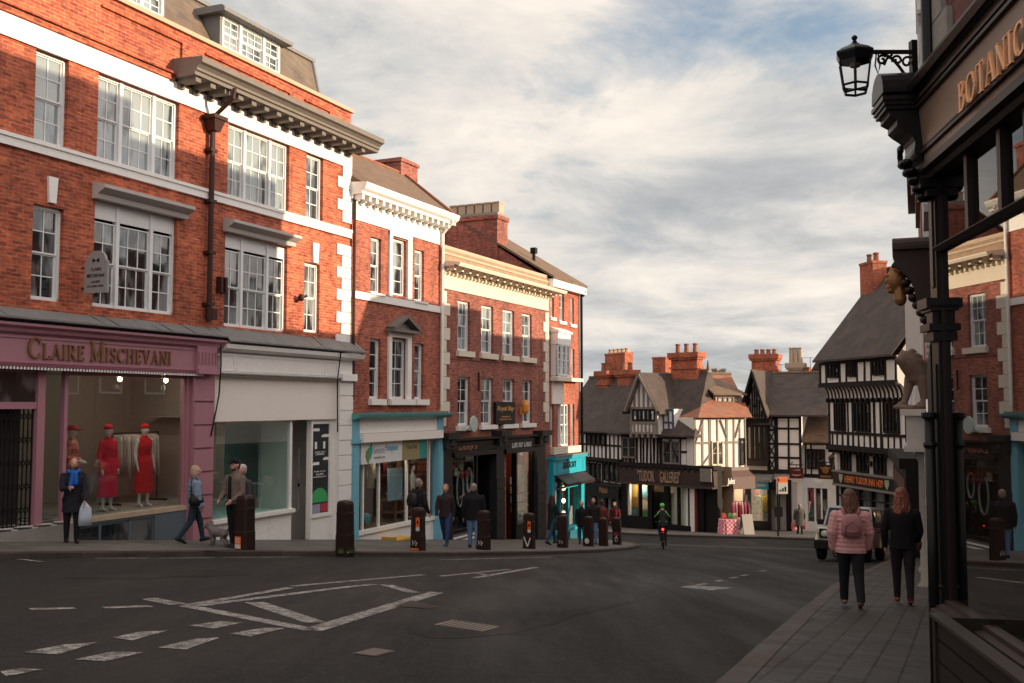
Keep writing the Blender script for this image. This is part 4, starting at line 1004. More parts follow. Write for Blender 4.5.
# pediment
a, b = F.s_(386, y=330), F.s_(413, y=330); c = (a + b) / 2; hp0, hp1 = F.h_(399, 333), F.h_(399, 317); mb = MB()
mb.box(a, b, -.30, .02, hp0, hp0 + .09)
for e in (a, b): mb.obox((e, -.16, hp0 + .1), (c, -.16, hp1), .32, .09)
par(F, 'pediment', mb, 'cornice'); mb = MB(); mb.prism([(a + .1, hp0 + .09), (b - .1, hp0 + .09), (c, hp1 - .08)], 'y', -.08, .01); par(F, 'pediment_field', mb, 'stone')
mb = MB()
for x0, x1 in ((368, 383), (387.5, 412), (413.5, 426)): s = F.s_(x0, y=402); e = F.s_(x1, y=402); mb.box(s, e, -.14, .02, F.h_(395, 405), F.h_(395, 399.2))
for x0, x1 in ((368.5, 383), (413, 426)): s = F.s_(x0, y=293); e = F.s_(x1, y=293); mb.box(s, e, -.10, .02, b1 - .06, b1 + .004)
par(F, 'window_sill', mb, 'white')
mb = MB(); s = L2 - .05; mb.tube([(s, -.5, hcB + .2), (s, -.12, hcB - .2), (s, -.1, F.h_(441, 405))], .05, 8); par(F, 'downpipe', mb, 'offwhite')
mb = MB(); s = .1; mb.tube([(s, -.1, hcB + .12), (s, -.1, F.h_(356, 400))], .05, 8); par(F, 'downpipe', mb, 'pipe')
# roof with hipped end and chimney
dR = 3.2; hR = F.h_(400, 173.5, dR); s1_ = F.s_(404, y=176, d=dR); mb = MB(); e0 = hcT + .02
mb.quad((0, -.4, e0), (L2 + .2, -.4, e0), (s1_, dR, hR), (0, dR, hR)); mb.poly([(L2 + .2, -.4, e0), (L2 + .2, 6.8, e0), (s1_, dR, hR)]); mb.quad((0, 6.8, e0), (0, dR, hR), (s1_, dR, hR), (L2 + .2, 6.8, e0)); mb.poly([(0, -.4, e0), (0, dR, hR), (0, 6.8, e0)]); rf = par(F, 'roof', mb, 'tileb')
mb = MB(); mb.tube([(0, dR, hR + .02), (s1_, dR, hR + .02), (L2 + .2, -.4, e0 + .03)], .07, 6); par(F, 'ridge_tiles', mb, 'tileo', rf)
a, b, c_, d_ = F.rect(385, 402, 393, 162, 182, dR + .6); mb = MB(); mb.box(a, b, dR - .1, dR + 1.1, c_ - 1, d_); mb.box(a - .06, b + .06, dR - .16, dR + 1.16, d_ - .16, d_ - .05); par(F, 'chimney', mb, 'brick3', rf)
# shopfront
mb = MB(); mb.prism([(0, hsh), (-.42, hsh), (-.40, hsh - .07), (-.28, hsh - .14), (0, hsh - .16)], 'x', -.02, L2 + .18); sh = par(F, 'blue_shopfront', mb, 'green2')
mb = MB()
for i in range(16):
    a = L2 * i / 16; b = L2 * (i + 1) / 16; j = random.uniform(-.02, .02); mb.box(a, b, -.34, 0, hsh, hsh + .05 + j)
par(F, 'lead_ledge', mb, 'leadr', sh)
hfz = F.h_(400, 431.5); mb = MB(); mb.box(.36, L2 - .3, -.10, .05, hfz, hsh - .14)
for q in (.33, .68): s = .36 + (L2 - .66) * q; mb.box(s - .012, s + .012, -.105, -.09, hfz, hsh - .14)
par(F, 'white_frieze', mb, 'white', sh)
hbx = F.h_(400, 440.5, -.3); mb = MB(); mb.box(.38, L2 - .28, -.30, -.02, hbx, hfz - .01); par(F, 'blind_box', mb, 'putty', sh)
for a, b in ((-.0, .38), (L2 - .34, L2 - .02)): mb = MB(); mb.box(a, b, -.16, .1, -2, hsh - .14); mb.box(a - .03, b + .03, -.22, 0, hbx - .02, hbx + .08); mb.box(a + .06, b - .06, -.175, -.15, -1, hbx - .2); par(F, 'pilaster', mb, 'teal2', sh)
# the sign: a slightly slanting printed panel, white, olive and green
sx0, sx1 = F.s_(361.5, y=450, d=-.14), F.s_(431, y=450, d=-.14); zt = F.h_(365, 441.5, -.14); zb1, zb2 = F.h_(363, 464.5, -.14), F.h_(430, 457.5, -.14)
def strip(f0, f1, mat, name, dd=-.14):
    a, b = sx0 + (sx1 - sx0) * f0, sx0 + (sx1 - sx0) * f1; za, zb_ = zb1 + (zb2 - zb1) * f0, zb1 + (zb2 - zb1) * f1
    m = MB(); m.add([(a, dd, za), (b, dd, zb_), (b, dd, zt), (a, dd, zt), (a, dd + .06, za), (b, dd + .06, zb_), (b, dd + .06, zt), (a, dd + .06, zt)], [(0, 1, 2, 3), (7, 6, 5, 4), (0, 4, 5, 1), (1, 5, 6, 2), (2, 6, 7, 3), (3, 7, 4, 0)]); return par(F, name, m, mat, sh)
strip(0, .555, paint('sign_white', (.72, .72, .73), .4, .03, 2, .03, bmp=0), 'sign_panel'); strip(.5551, .82, paint('olive', (.30, .25, .12), .5, .05, 2, .05, bmp=0), 'sign_panel_olive'); strip(.8201, .93, paint('sign_teal', (.01, .26, .23), .5, .05, 2, .05, bmp=0), 'sign_panel_teal')
def fs(f): return sx0 + (sx1 - sx0) * f
zc = (zt + zb1) / 2 + .04; mb = MB(); text('Severn', fs(.155), fs(.30), zc - .09, zc + .12, -.141, .006, mb); mb2 = MB(); text('Hospice', fs(.315), fs(.49), zc - .09, zc + .17, -.141, .006, mb2); par(F, 'lettering', mb, P((.35, .38, .4)), sh); par(F, 'lettering', mb2, P((.0, .35, .55)), sh)
mb = MB(); text('caring for you', fs(.16), fs(.31), zc - .26, zc - .16, -.141, .005, mb); text('Vintage Shop', fs(.62), fs(.78), zc - .06, zc + .12, -.141, .005, mb); par(F, 'lettering', mb, P((.16, .14, .10)), sh)
for col, pts in (((.12, .30, .10), [(.05, -.02), (.09, -.40), (.115, -.1), (.10, .12)]), ((.01, .42, .38), [(.115, -.28), (.145, .0), (.135, .26), (.10, .12)]), ((.25, .2, .08), [(.045, -.12), (.075, -.34), (.09, -.02)])):
    mb = MB(); mb.prism([(fs(f), zc + z) for f, z in pts], 'y', -.147 - .002 * col[0], -.1401); par(F, 'leaf_emblem', mb, P(col), sh)
# glazing
hsl = F.h_(380, 527, .0); mb = MB(); mb.box(sA, sB, .06, .07, hsl, hsb); par(F, 'display_glass', mb, 'glass', sh)
mb = MB(); 
for x in (364, 380, 408, 430): s = F.s_(x, y=490); mb.box(s - .035, s + .035, .02, .10, hsl, hsb)
mb.box(sA, sB, -.03, .12, hsl - .12, hsl); mb.box(sA, sB, .02, .1, hsb - .05, hsb); par(F, 'window_frame', mb, 'white', sh)
mb = MB(); mb.box(sA, sB, .03, .2, -2, hsl - .12); par(F, 'stall_riser', mb, 'offwhite', sh)
mb = MB(); sE = L2 + .8; mb.quad((sA, 2.6, -1), (sE, 2.6, -1), (sE, 2.6, hsb + .3), (sA, 2.6, hsb + .3)); mb.quad((sA, .2, -1), (sA, 2.6, -1), (sA, 2.6, hsb), (sA, .2, hsb)); mb.quad((sE, .25, -1), (sE, 2.6, -1), (sE, 2.6, hsb), (sE, .25, hsb)); mb.quad((sA, .15, hsb + .01), (sE, .15, hsb + .01), (sE, 2.6, hsb + .01), (sA, 2.6, hsb + .01)); mb.box(sA, sE, .12, 2.6, hsl - .1, hsl - .04); par(F, 'shop_interior', mb, paint('shop_brown', (.20, .10, .08), .9, .3, 1.5, .2, bmp=0), sh)
pl = bpy.data.lights.new('shop_light', 'POINT'); pl.energy = 25; pl.color = (1, .8, .62); pl.shadow_soft_size = .08; o = bpy.data.objects.new('shop_light', pl); COL.objects.link(o); o.parent = sh; o.location = (2.5, .25, hsb - .25)
mb = MB(); mb.ell((2.5, .25, hsb - .08), .05, .07, .06); par(F, 'ceiling_lamp', mb, 'lampw', sh)
AZ = math.atan2(F.D.y, F.D.x)
def goods(name, s, d, h, mb, mat, label, cat, group=None, smooth=False, FF=None):
    f = FF or F; o = mb.build(name, mat, None, smooth); o.location = f.world(s, d, h); o.rotation_euler = (0, 0, math.atan2(f.D.y, f.D.x)); return tag(o, label, cat, group)
mb = MB(); mb.box(-.42, .42, -.02, .02, -.5, .5); goods('poster_board', F.s_(395, y=485, d=.4), .4, F.h_(395, 484, .4), mb, P((.35, .50, .62)), 'pale blue poster board standing in the charity shop window', 'poster')
mb = MB(); mb.box(-.6, .6, -.3, .3, .62, .68); [mb.box(a, a + .06, b, b + .06, 0, .62) for a in (-.58, .52) for b in (-.28, .22)]; mb.box(-.58, .58, -.28, .28, .25, .29); goods('display_table', F.s_(396, y=520, d=.8), .75, hsl - .04, mb, P((.28, .14, .07)), 'small brown wooden table behind the charity shop window', 'table')
mb = MB(); mb.lathe((0, 0, 0), [(.10, 0), (.17, .05), (.24, .14), (.25, .2), (.22, .19)], 14); goods('bowl', F.s_(397, y=515, d=.5), .62, hsl + .64, mb, P((.6, .58, .55)), 'white bowl on the brown table in the charity shop window', 'bowl', smooth=True)
mb = MB(); mb.rings([(0, 0, -.9, .20, .10), (0, 0, -.4, .19, .09), (0, 0, -.1, .21, .08), (0, 0, 0, .06, .05)], 14); [mb.cap((sx * .19, 0, -.1), (sx * .25, 0, -.6), .055, .045) for sx in (-1, 1)]; goods('hanging_cardigan', F.s_(369, y=470, d=.5), .45, F.h_(369, 458, .5), mb, C((.55, .48, .40)), 'cream cardigan hanging at the left of the charity shop window', 'cardigan', smooth=True)
mb = MB(); mb.lathe((0, 0, 0), [(.16, 0), (.18, .03), (.18, .2), (.1, .22)], 14, 'y'); goods('wall_plate', F.s_(371, y=522, d=.4), .5, hsl + .2, mb, P((.1, .4, .45)), 'teal round plate standing low in the charity shop window', 'plate')
for k, (x, c) in enumerate(((386, (.3, .05, .05)), (390.5, (.08, .12, .25)), (400, (.25, .18, .08)), (404, (.12, .1, .1)), (413, (.35, .22, .15)), (418, (.4, .12, .08)), (424, (.2, .16, .12)))):
    mb = MB(); mb.rings([(0, 0, -.85, .16, .08), (0, 0, -.3, .15, .07), (0, 0, -.06, .19, .06), (0, 0, 0, .05, .04)], 12); goods('hanging_garment', F.s_(x, y=470, d=.9), .9 + .1 * (k % 2), hsb - .25, mb, C(c), ['red', 'navy', 'brown', 'black', 'tan', 'rust', 'olive'][k] + ' garment hanging at the back of the charity shop', 'garment', 'garments in the charity shop', True)
t = thing('mannequin_bust', F.world(F.s_(412.5, y=470, d=.45), .45, hsl), AZ + math.pi, 'dark haired white mannequin bust in the right pane of the charity shop window', 'mannequin')
mb = MB(); mb.rings([(0, 0, .85, .13, .09), (0, 0, 1.0, .11, .08), (0, 0, 1.25, .15, .10), (0, 0, 1.36, .13, .07), (0, 0, 1.40, .05, .05), (0, 0, 1.48, .045, .045)], 14); mb.ell((0, .01, 1.58), .075, .09, .11); mb.tube([(0, 0, 0), (0, 0, .9)], .02, 6); mb.lathe((0, 0, 0), [(.15, 0), (.15, .02), (.03, .03)], 12); mb.build('body', MT['manq'], t, True); mb = MB(); mb.ell((0, -.03, 1.61), .09, .10, .12); mb.build('wig', C((.05, .02, .02)), t, True)
mb = MB(); mb.box(-.5, .5, -.25, .25, 0, .05); mb.box(-.5, -.46, -.25, .25, 0, .14); o = mb.build('step_ramp', P((.55, .33, .03)), None); p = F.world(F.s_(397, y=538, d=-.3), -.32, 0); o.location = (p.x, p.y, gz(p.x, p.y) + .01); o.rotation_euler = (0, 0, AZ); tag(o, 'yellow step ramp on the pavement at the charity shop door', 'ramp')

# ================================================================== BUILDING 3
F = Facade('brick_building', 'red brick building with cream quoins, four bays of sash windows and two black shopfronts', (-2.404, 33.2), (1.497, 41.5), gz(-.5, 37))
B3 = F; L3 = F.L; AZ = math.atan2(F.D.y, F.D.x)
hpp = F.h_(494, 259.6); OV3 = .75; hct3 = F.h_(462, 262.5, -OV3); hcb3 = F.h_(462, 268.5, -OV3); hfr0 = F.h_(444, 288.5)
WX = [(457.5, 469), (481, 492.5), (502.5, 513.5), (522, 531)]
tA, bA = F.h_(458, 300), F.h_(458, 350.5); tB, bB = F.h_(458, 376.5), F.h_(458, 426)
for i, (x0, x1) in enumerate(WX):
    F.sash(F.s_(x0, y=328), F.s_(x1 + .8, y=328), bA, tA, cols=3 if i < 2 else 2, rows=4, fw=.05, pane=MT['panel'] if i < 3 else MT['pane'])
    F.sash(F.s_(x0 + .3, y=400), F.s_(x1 + .8, y=400), bB, tB, cols=2, rows=4, fw=.05, mat=MT['frame'])
s0, s1 = F.s_(452, y=500), F.s_(496, y=500); s2, s3 = F.s_(506, y=500), F.s_(537, y=500)
hd, hl = F.h_(470, 452.5), F.h_(520, 449)
F.hole(.35, s1, -3, hd); F.hole(s2, s3 + .1, -3, hl)
F.wall(0, L3, -2.2, hpp - .1, MT['brick3'], depth=9, reveal=.14)
mb = MB(); mb.box(0, L3, -.02, .3, hpp - .13, hpp); mb.box(0, L3 + .05, -.08, .02, hct3 + .35, hct3 + .42); par(F, 'parapet', mb, 'buff')
mb = MB(); mb.box(0, L3, -.05, .25, hct3, hpp - .13); par(F, 'parapet_face', mb, paint('weathered_stone', (.36, .25, .17), .9, .55, 3.5, .8, bmp=.6))
mb = MB(); mb.box(.02, L3 - .02, -.05, .02, hfr0, hcb3 + .05); par(F, 'cream_frieze', mb, 'cream')
mb = MB(); mb.prism([(0, hcb3 - .06), (-.12, hcb3 - .02), (-.14, hcb3 + .1), (-.52, hcb3 + .1), (-.54, hcb3 + .16), (-OV3 + .05, hct3 - .12), (-OV3, hct3 - .03), (-OV3, hct3), (0, hct3 + .12)], 'x', .0, L3 + .35)
q = .2
while q < L3 + .3: mb.box(q - .07, q + .07, -.46, -.1, hcb3 - .02, hcb3 + .105); q += .55
q = .1
while q < L3: mb.box(q - .05, q + .05, -.16, -.0, hcb3 - .14, hcb3 - .02); q += .275
par(F, 'cornice', mb, 'cream')
mb = MB(); h = F.h_(445, 426); i = 0
while h < hfr0 - .1:
    w_ = .62 if i % 2 else .38; mb.box(0, w_, -.04, .02, h, h + .40); mb.box(L3 - w_ * .85, L3 + .02, -.04, .02, h, h + .40); h += .415; i += 1
par(F, 'quoins', mb, 'cream')
for i, (x0, x1) in enumerate(WX):
    mb = MB(); a, b = F.s_(x0 - 1.6, y=355), F.s_(x1 + 3.4, y=355)
    mb.box(a, b, -.12, .02, bA - .20, bA); par(F, 'window_sill', mb, 'cream'); mb = MB(); mb.box(a, b - .05, -.12, .02, bB - .16, bB); par(F, 'window_sill', mb, 'white')
mb = MB(); mb.box(.3, L3 - .3, -.03, .01, bA - .30, bA - .22); par(F, 'string_course', mb, 'brick3')
# black name board hung between the lower windows
sa, sb, ha, hb = F.rect(494, 513.5, 503, 402, 424, -.06); mb = MB(); mb.box(sa, sb, -.14, -.03, ha, hb); nb = thing('name_board', F.world(0, 0, 0), AZ, 'small black sign with gold script over a first floor window of the four bay building', 'sign'); mb.build('board', MT['black'], nb); mb = MB(); text('Royal Bay', sa + .1, sb - .1, ha + (hb - ha) * .55, ha + (hb - ha) * .82, -.141, .006, mb, .3); text('PERMANENT', sa + .45, sb - .45, ha + (hb - ha) * .30, ha + (hb - ha) * .36, -.141, .005, mb); text('MAKE-UP', sa + .35, sb - .35, ha + (hb - ha) * .18, ha + (hb - ha) * .24, -.141, .005, mb); [q.build('lettering', P((.6, .3, .1)), nb) for q in pieces(mb, .12)]
mb = MB(); s, h = F.p(520.5, 408); mb.box(s - .05, s + .05, -.12, 0, h - .25, h + .05); mb.lathe((s, -.22, h - .22), [(.07, 0), (.13, .1), (.14, .35), (.10, .5), (.04, .54)], 10); wl = thing('wall_lamp', F.world(0, 0, 0), AZ, 'amber glass wall lamp beside the gold script sign', 'lamp'); mb.build('lantern', paint('amber_glass', (.75, .30, .06), .2, .05, 2, .02, bmp=0), wl)
mb = MB(); s, h = F.p(475, 424, -.5); mb.tube([(s, 0, h - .3), (s, -.4, h - .1)], .025, 6); mb.lathe((s, -.45, h), [(.27, -.03), (.29, 0), (.27, .03)], 18, 'y'); gs = goods('round_sign', 0, 0, 0, mb, P((.45, .52, .5)), 'round pale green bracket sign above the left black shopfront', 'sign')
mb = MB(); s, h = F.p(477.5, 352); mb.tube([(s, -.06, F.h_(477, 372)), (s, -.06, F.h_(477, 391))], .03, 6); par(F, 'cable', mb, 'black')
# two black shopfronts
def shop(x0, x1, yt, yb, name):
    a, b = F.s_(x0, y=440, d=-.15), F.s_(x1, y=440, d=-.15); ht, hb = F.h_((x0 + x1) / 2, yt, -.15), F.h_((x0 + x1) / 2, yb, -.15)
    mb = MB(); mb.prism([(0, ht), (-.30, ht), (-.30, ht - .07), (-.16, ht - .14), (-.14, hb + .18), (-.22, hb + .15), (-.24, hb), (0, hb)], 'x', a, b); sh = par(F, name, mb, 'black')
    mb = MB(); mb.box(a - .02, b + .02, -.31, -.28, ht - .06, ht - .02); mb.box(a, b, -.25, -.235, hb + .02, hb + .06); mb.box(a, b, -.235, -.22, hb + .10, hb + .13); par(F, 'fascia_moulding', mb, 'brownd', sh); return sh, a, b, ht, hb
shA, a, b, ht, hb = shop(453, 496.5, 437.5, 455.5, 'black_shopfront')
mb = MB(); text("Dolly's", F.s_(459, y=446, d=-.16), F.s_(478, y=446, d=-.16), F.h_(468, 452, -.14), F.h_(468, 441.5, -.14), -.142, .01, mb, .35); par(F, 'lettering', mb, P((.36, .13, .08)), shA)
shB, a2, b2, ht2, hb2 = shop(505, 540, 435, 452, 'black_shopfront')
mb = MB(); text('Left for Dead', F.s_(512.5, y=444, d=-.16), F.s_(531.5, y=444, d=-.16), F.h_(522, 447, -.14), F.h_(522, 440, -.14), -.142, .01, mb); par(F, 'lettering', mb, P((.72, .72, .70)), shB)
for x0, x1, sh_ in ((443, 452.5, shA), (496.5, 504.5, shA), (537.5, 545.5, shB)):
    a, b = F.s_(x0, y=480, d=-.15), F.s_(x1, y=480, d=-.15); tp = F.h_((x0 + x1) / 2, 430.5 if x0 > 460 else 433, -.2); mb = MB(); mb.box(a, b, -.15, .15, -2.2, tp - .55); mb.box(a - .03, b + .03, -.30, .05, tp - .55, tp - .2); mb.box(a - .1, b + .1, -.42, .05, tp - .2, tp); mb.lathe(((a + b) / 2, -.3, tp - .48), [(.03, 0), (.1, .06), (.06, .2), (.03, .26)], 8)
    z = 2.3
    while z > -1.6: mb.box(a - .01, b + .01, -.18, -.14, z - .42, z - .03); z -= .45
    par(F, 'pilaster', mb, paint('pilaster_grey', (.022, .022, .024), .4, .2, 3, .3), sh_)
# left shop glazing: window, dark doorway
gd = paint('pale_arch', (.30, .30, .29), .6, .1, 2, .1, bmp=0)
hq = F.h_(470, 527); a, b = F.s_(453, y=500), F.s_(477, y=500)
mb = MB(); mb.box(a, b, .05, .06, hq, hd); par(F, 'display_glass', mb, 'glass', shA)
mb = MB(); mb.box(b - .04, b + .06, .0, .14, -2.2, hd); mb.box(a, b, .0, .12, hq - .12, hq); mb.box(a, b, .0, .1, hd - .08, hd); par(F, 'window_frame', mb, 'black', shA)
mb = MB(); mb.box(a, b, .03, .2, -2.2, hq - .12); par(F, 'stall_riser', mb, paint('grey_riser', (.16, .16, .17), .5, .1, 2, .2), shA)
mb = MB(); 
for q in range(4): mb.box(a + .1, b - .1, .015, .03, hq - .30 - q * .13, hq - .24 - q * .13)
par(F, 'riser_stripes', mb, 'offwhite', shA)
mb = MB(); mb.quad((a + .9, 1.8, -1.5), (s1 + .1, 1.8, -1.5), (s1 + .1, 1.8, hd + .2), (a + .9, 1.8, hd + .2)); mb.quad((a, .2, hd + .02), (s1, .2, hd + .02), (s1, 1.8, hd + .02), (a, 1.8, hd + .02)); mb.box(a, b, .2, 1.8, hq - .2, hq - .1); mb.quad((s1, .2, -1.5), (s1, 1.8, -1.5), (s1, 1.8, hd), (s1, .2, hd)); par(F, 'shop_interior', mb, 'blackm', shA)
mb = MB(); mb.box(a + .1, b - .1, .5, .52, hd - .55, hd - .15); mb.box(b - .35, b - .1, .5, .52, hd - .9, hd - .0); par(F, 'window_poster', mb, gd, shA)
for x, y, rx, rz, lab in ((460, 489, .24, .62, 'larger'), (469, 480, .17, .42, 'smaller')):
    s, h = F.p(x, y, .35); mb = MB(); pts = [(rx * math.cos(R(q)), 0, rz * math.sin(R(q))) for q in range(0, 361, 15)]; mb.tube(pts, .035, 6, caps=False); goods('oval_mirror', s, .35, h, mb, P((.65, .65, .64)), lab + ' white framed oval mirror hanging in the left black shop window', 'mirror')
for k, (x, y) in enumerate(((456, 472), (462, 474), (467, 473.5))):
    s, h = F.p(x, y, .3); mb = MB(); mb.box(-.12, .12, -.02, .02, -.14, .14); goods('hanging_heart', s, .3, h, mb, P((.45, .04, .06) if k != 0 else (.6, .58, .55)), ['white card', 'red card at the left', 'red card at the right'][k] + ' hanging at the top of the left black shop window', 'card')
# right shop: red door at left, display of books and prints
hr = F.h_(520, 524); a, b = F.s_(517.5, y=500), F.s_(533.5, y=500); c0 = F.s_(507, y=500)
mb = MB(); mb.box(a, b, .05, .06, hr, hl); par(F, 'display_glass', mb, 'glass', shB)
mb = MB(); mb.box(a - .12, a, .0, .2, -2.2, hl); mb.box(b, b + .5, .0, .2, -2.2, hl); mb.box(a, b, .0, .2, -2.2, hr); mb.box(a, b, .0, .1, hl - .08, hl); par(F, 'window_frame', mb, 'black', shB)
mb = MB(); mb.box(c0, a - .12, .5, .56, -2, hl); par(F, 'door', mb, P((.22, .025, .03)), shB)
mb = MB(); mb.box(c0 + .12, a - .3, .48, .5, .2, hl - .35); par(F, 'door_glass', mb, 'paned', shB)
mb = MB(); mb.quad((a - .1, 1.2, -1), (b + .2, 1.2, -1), (b + .2, 1.2, hl + .1), (a - .1, 1.2, hl + .1)); mb.quad((a, .2, hl + .02), (b, .2, hl + .02), (b, 1.2, hl + .02), (a, 1.2, hl + .02)); mb.quad((b + .1, .2, -1), (b + .1, 1.2, -1), (b + .1, 1.2, hl), (b + .1, .2, hl)); par(F, 'shop_interior', mb, paint('shop_red', (.22, .04, .03), .9, .2, 1, .1, bmp=0), shB)
pl = bpy.data.lights.new('shop_light', 'POINT'); pl.energy = 10; pl.color = (1, .72, .5); pl.shadow_soft_size = .08; o = bpy.data.objects.new('shop_light', pl); COL.objects.link(o); o.parent = shB; o.location = ((a + b) / 2, .14, hl - .2)
mb = MB(); mb.ell(((a + b) / 2, .14, hl - .07), .04, .04, .04); par(F, 'ceiling_lamp', mb, 'lampw', shB)
bk = [(.5, .52, .55), (.45, .08, .06), (.08, .2, .35), (.55, .45, .2), (.3, .32, .3), (.6, .58, .52)]
bn = ['grey', 'red', 'blue', 'yellow', 'green grey', 'cream']
for r_ in range(5):
    for c_ in range(5):
        if r_ == 0 and c_ in (0, 4): continue
        k = (r_ * 3 + c_ * 2 + (r_ * c_) % 3) % 6; mb = MB(); mb.box(-.10, .10, -.015, .015, 0, .28); mb.box(-.07, .07, -.018, -.0155, .17, .23)
        goods('book', a + (b - a) * (.14 + .18 * c_), .30 + .02 * r_, hr + .08 + .36 * r_, mb, P(bk[k], .4), bn[k] + ' covered book, ' + ['bottom', 'second', 'third', 'fourth', 'top'][r_] + ' row of the black shop rack, ' + ['leftmost', 'left of centre', 'centre', 'right of centre', 'rightmost'][c_], 'book', 'books in the right black shop window')
for k, (x, y) in enumerate(((519.5, 470.5), (524.5, 470.5), (522, 480))):
    s, h = F.p(x, y, .4); w_ = .2 if k < 2 else .55; mb = MB(); mb.box(-w_, w_, -.02, .02, -.22, .22); goods('print', s, .45, h, mb, P((.55, .5, .45)), ['square pale print hanging left of its twin, high in the right black shop window', 'square pale print hanging right of its twin, high in the right black shop window', 'wide pale framed print in the middle of the right black shop window'][k], 'print')

# ================================================================== BUILDING 4
F = Facade('brick_building', 'tall brick corner building with an oriel window and bright teal shopfront at its foot', (1.497, 41.5), (3.05, 44.8), gz(2.3, 43.2))
B4 = F; L4 = F.L; AZ = math.atan2(F.D.y, F.D.x)
he = F.h_(562, 283)
for x0, x1, yt, yb in ((550.5, 554, 296, 317), (559.5, 564, 294, 321), (570.5, 574, 298, 324)): s = F.rect(x0, x1, (x0 + x1) / 2, yt, yb); F.sash(*s, cols=1, rows=4, fw=.04, pane=MT['paned'])
for x0, x1, yt, yb in ((551, 554.3, 344, 376), (571.2, 574.5, 349, 377), (550.5, 554, 404, 447), (571.2, 574.5, 404, 447)): s = F.rect(x0, x1, (x0 + x1) / 2, yt, yb); F.sash(*s, cols=1, rows=4, fw=.04, pane=MT['paned'])
sw = F.rect(557.8, 569.8, 564, 404, 446); F.sash(*sw, rows=4, lights=[(1, 1), (1.3, 2), (1, 1)], fw=.05)
hT = F.h_(565, 456.5); sa, sb = .15, L4 - .15; F.hole(sa, sb, -3, F.h_(565, 481))
F.wall(0, L4, -2, he + .02, MT['brick2'], depth=9.5, reveal=.14)
so_ = F.rect(557.5, 569.8, 564, 345, 376, -.30); mb = MB(); mb.box(so_[0], so_[1], -.30, .02, F.h_(564, 381), F.h_(564, 377)); mb.box(so_[0] - .03, so_[1] + .03, -.34, .02, so_[3], so_[3] + .5); mb.prism([(.02, so_[3] + .5), (-.42, so_[3] + .5), (-.42, so_[3] + .58), (.02, so_[3] + .75)], 'x', so_[0] - .08, so_[1] + .08); ori = par(F, 'oriel', mb, 'white')
F.sash(so_[0], so_[1], so_[2], so_[3], d=-.32, rows=4, lights=[(1, 1), (1.4, 2), (1, 1)], fw=.05, hole=False, parent=ori)
mb = MB(); mb.box(so_[0], so_[0] + .05, -.28, .02, so_[2], so_[3]); mb.box(so_[1] - .05, so_[1], -.28, .02, so_[2], so_[3]); par(F, 'oriel_cheek', mb, 'white', ori)
mb = MB(); mb.box(F.s_(550, y=378), F.s_(576, y=379), -.36, .02, F.h_(564, 381.5), F.h_(564, 378)); mb.box(F.s_(550, y=449), F.s_(577, y=449), -.2, .02, F.h_(564, 453), F.h_(564, 446.5)); par(F, 'window_sill', mb, 'cream')
mb = MB(); mb.box(so_[0] + .05, so_[1] - .05, -.05, .02, sw[3], F.h_(564, 381)); par(F, 'panel', mb, 'putty')
mb = MB()
for x0, x1, y in ((549.5, 555, 318), (558.7, 565.5, 322), (569.5, 575.5, 325)): mb.box(F.s_(x0, y=y), F.s_(x1, y=y), -.08, .02, F.h_((x0 + x1) / 2, y + 2.4), F.h_((x0 + x1) / 2, y - .6))
par(F, 'window_sill', mb, 'white')
# roof parallel to the street, gable with the big chimney faces up the hill
dR = 4.6; hR = F.h_(499, 240, dR); mb = MB(); mb.box(-.02, L4 + .15, -.28, .02, he - .32, he); par(F, 'eaves_board', mb, 'white')
hR = max(hR, he + 3.0); mb = MB()
for z, dz in ((0, .1),):
    mb.add([(-.1, -.32, he), (L4 + .2, -.32, he), (L4 + .2, dR, hR), (-.1, dR, hR), (-.1, -.32, he + dz), (L4 + .2, -.32, he + dz), (L4 + .2, dR, hR + dz), (-.1, dR, hR + dz)], [(0, 3, 2, 1), (4, 5, 6, 7), (0, 1, 5, 4), (1, 2, 6, 5), (2, 3, 7, 6), (3, 0, 4, 7)])
    mb.add([(-.1, 9.6, he), (L4 + .2, 9.6, he), (L4 + .2, dR, hR), (-.1, dR, hR), (-.1, 9.6, he + dz), (L4 + .2, 9.6, he + dz), (L4 + .2, dR, hR + dz), (-.1, dR, hR + dz)], [(0, 3, 2, 1), (4, 5, 6, 7), (0, 1, 5, 4), (1, 2, 6, 5), (2, 3, 7, 6), (3, 0, 4, 7)])
rf = par(F, 'roof', mb, 'tileb')
mb = MB(); mb.poly([(0, -.0, he), (0, 9.5, he), (0, dR, hR)]); mb.poly([(L4, 0, he), (L4, 9.5, he), (L4, dR, hR)]); par(F, 'gable_wall', mb, 'brick3')
# chimney: stands on the gable, wide face up the hill
dA = dR - .3
def d_at(x, sv, y):   # depth d at which the image column x meets the plane s = sv
    lo, hi = -2, 14
    for _ in range(40):
        m = (lo + hi) / 2; wv = F.world(sv, m, 0); 
        if 512 + FPX * wv.x / wv.y > x: lo = m
        else: hi = m
    return m
dc0, dc1 = d_at(498, .0, 240), d_at(446.5, .0, 240); wv = F.world(0, (dc0 + dc1) / 2, 0); hct = (405 - 215.5) / FPX * wv.y - F.zb; hcp = (405 - 201) / FPX * wv.y - F.zb
mb = MB(); mb.box(-.08, .95, dc0, dc1, he - 3, hct - .18); mb.box(-.14, 1.01, dc0 - .06, dc1 + .06, hct - .18, hct); ch = par(F, 'chimney', mb, 'brick3', rf)
mb = MB(); mb.box(-.12, .97, dc0 - .03, dc1 + .03, hct, hct + .12); par(F, 'chimney_cap', mb, 'stone', rf)
pw = (dc1 - dc0) / 6
for i in range(6):
    c = dc0 + pw * (i + .5); mb = MB(); mb.box(.18, .66, c - pw * .40, c + pw * .40, hct + .10, hcp - .06); mb.box(.15, .69, c - pw * .44, c + pw * .44, hcp - .06, hcp); par(F, 'chimney_pot', mb, 'buff', rf)
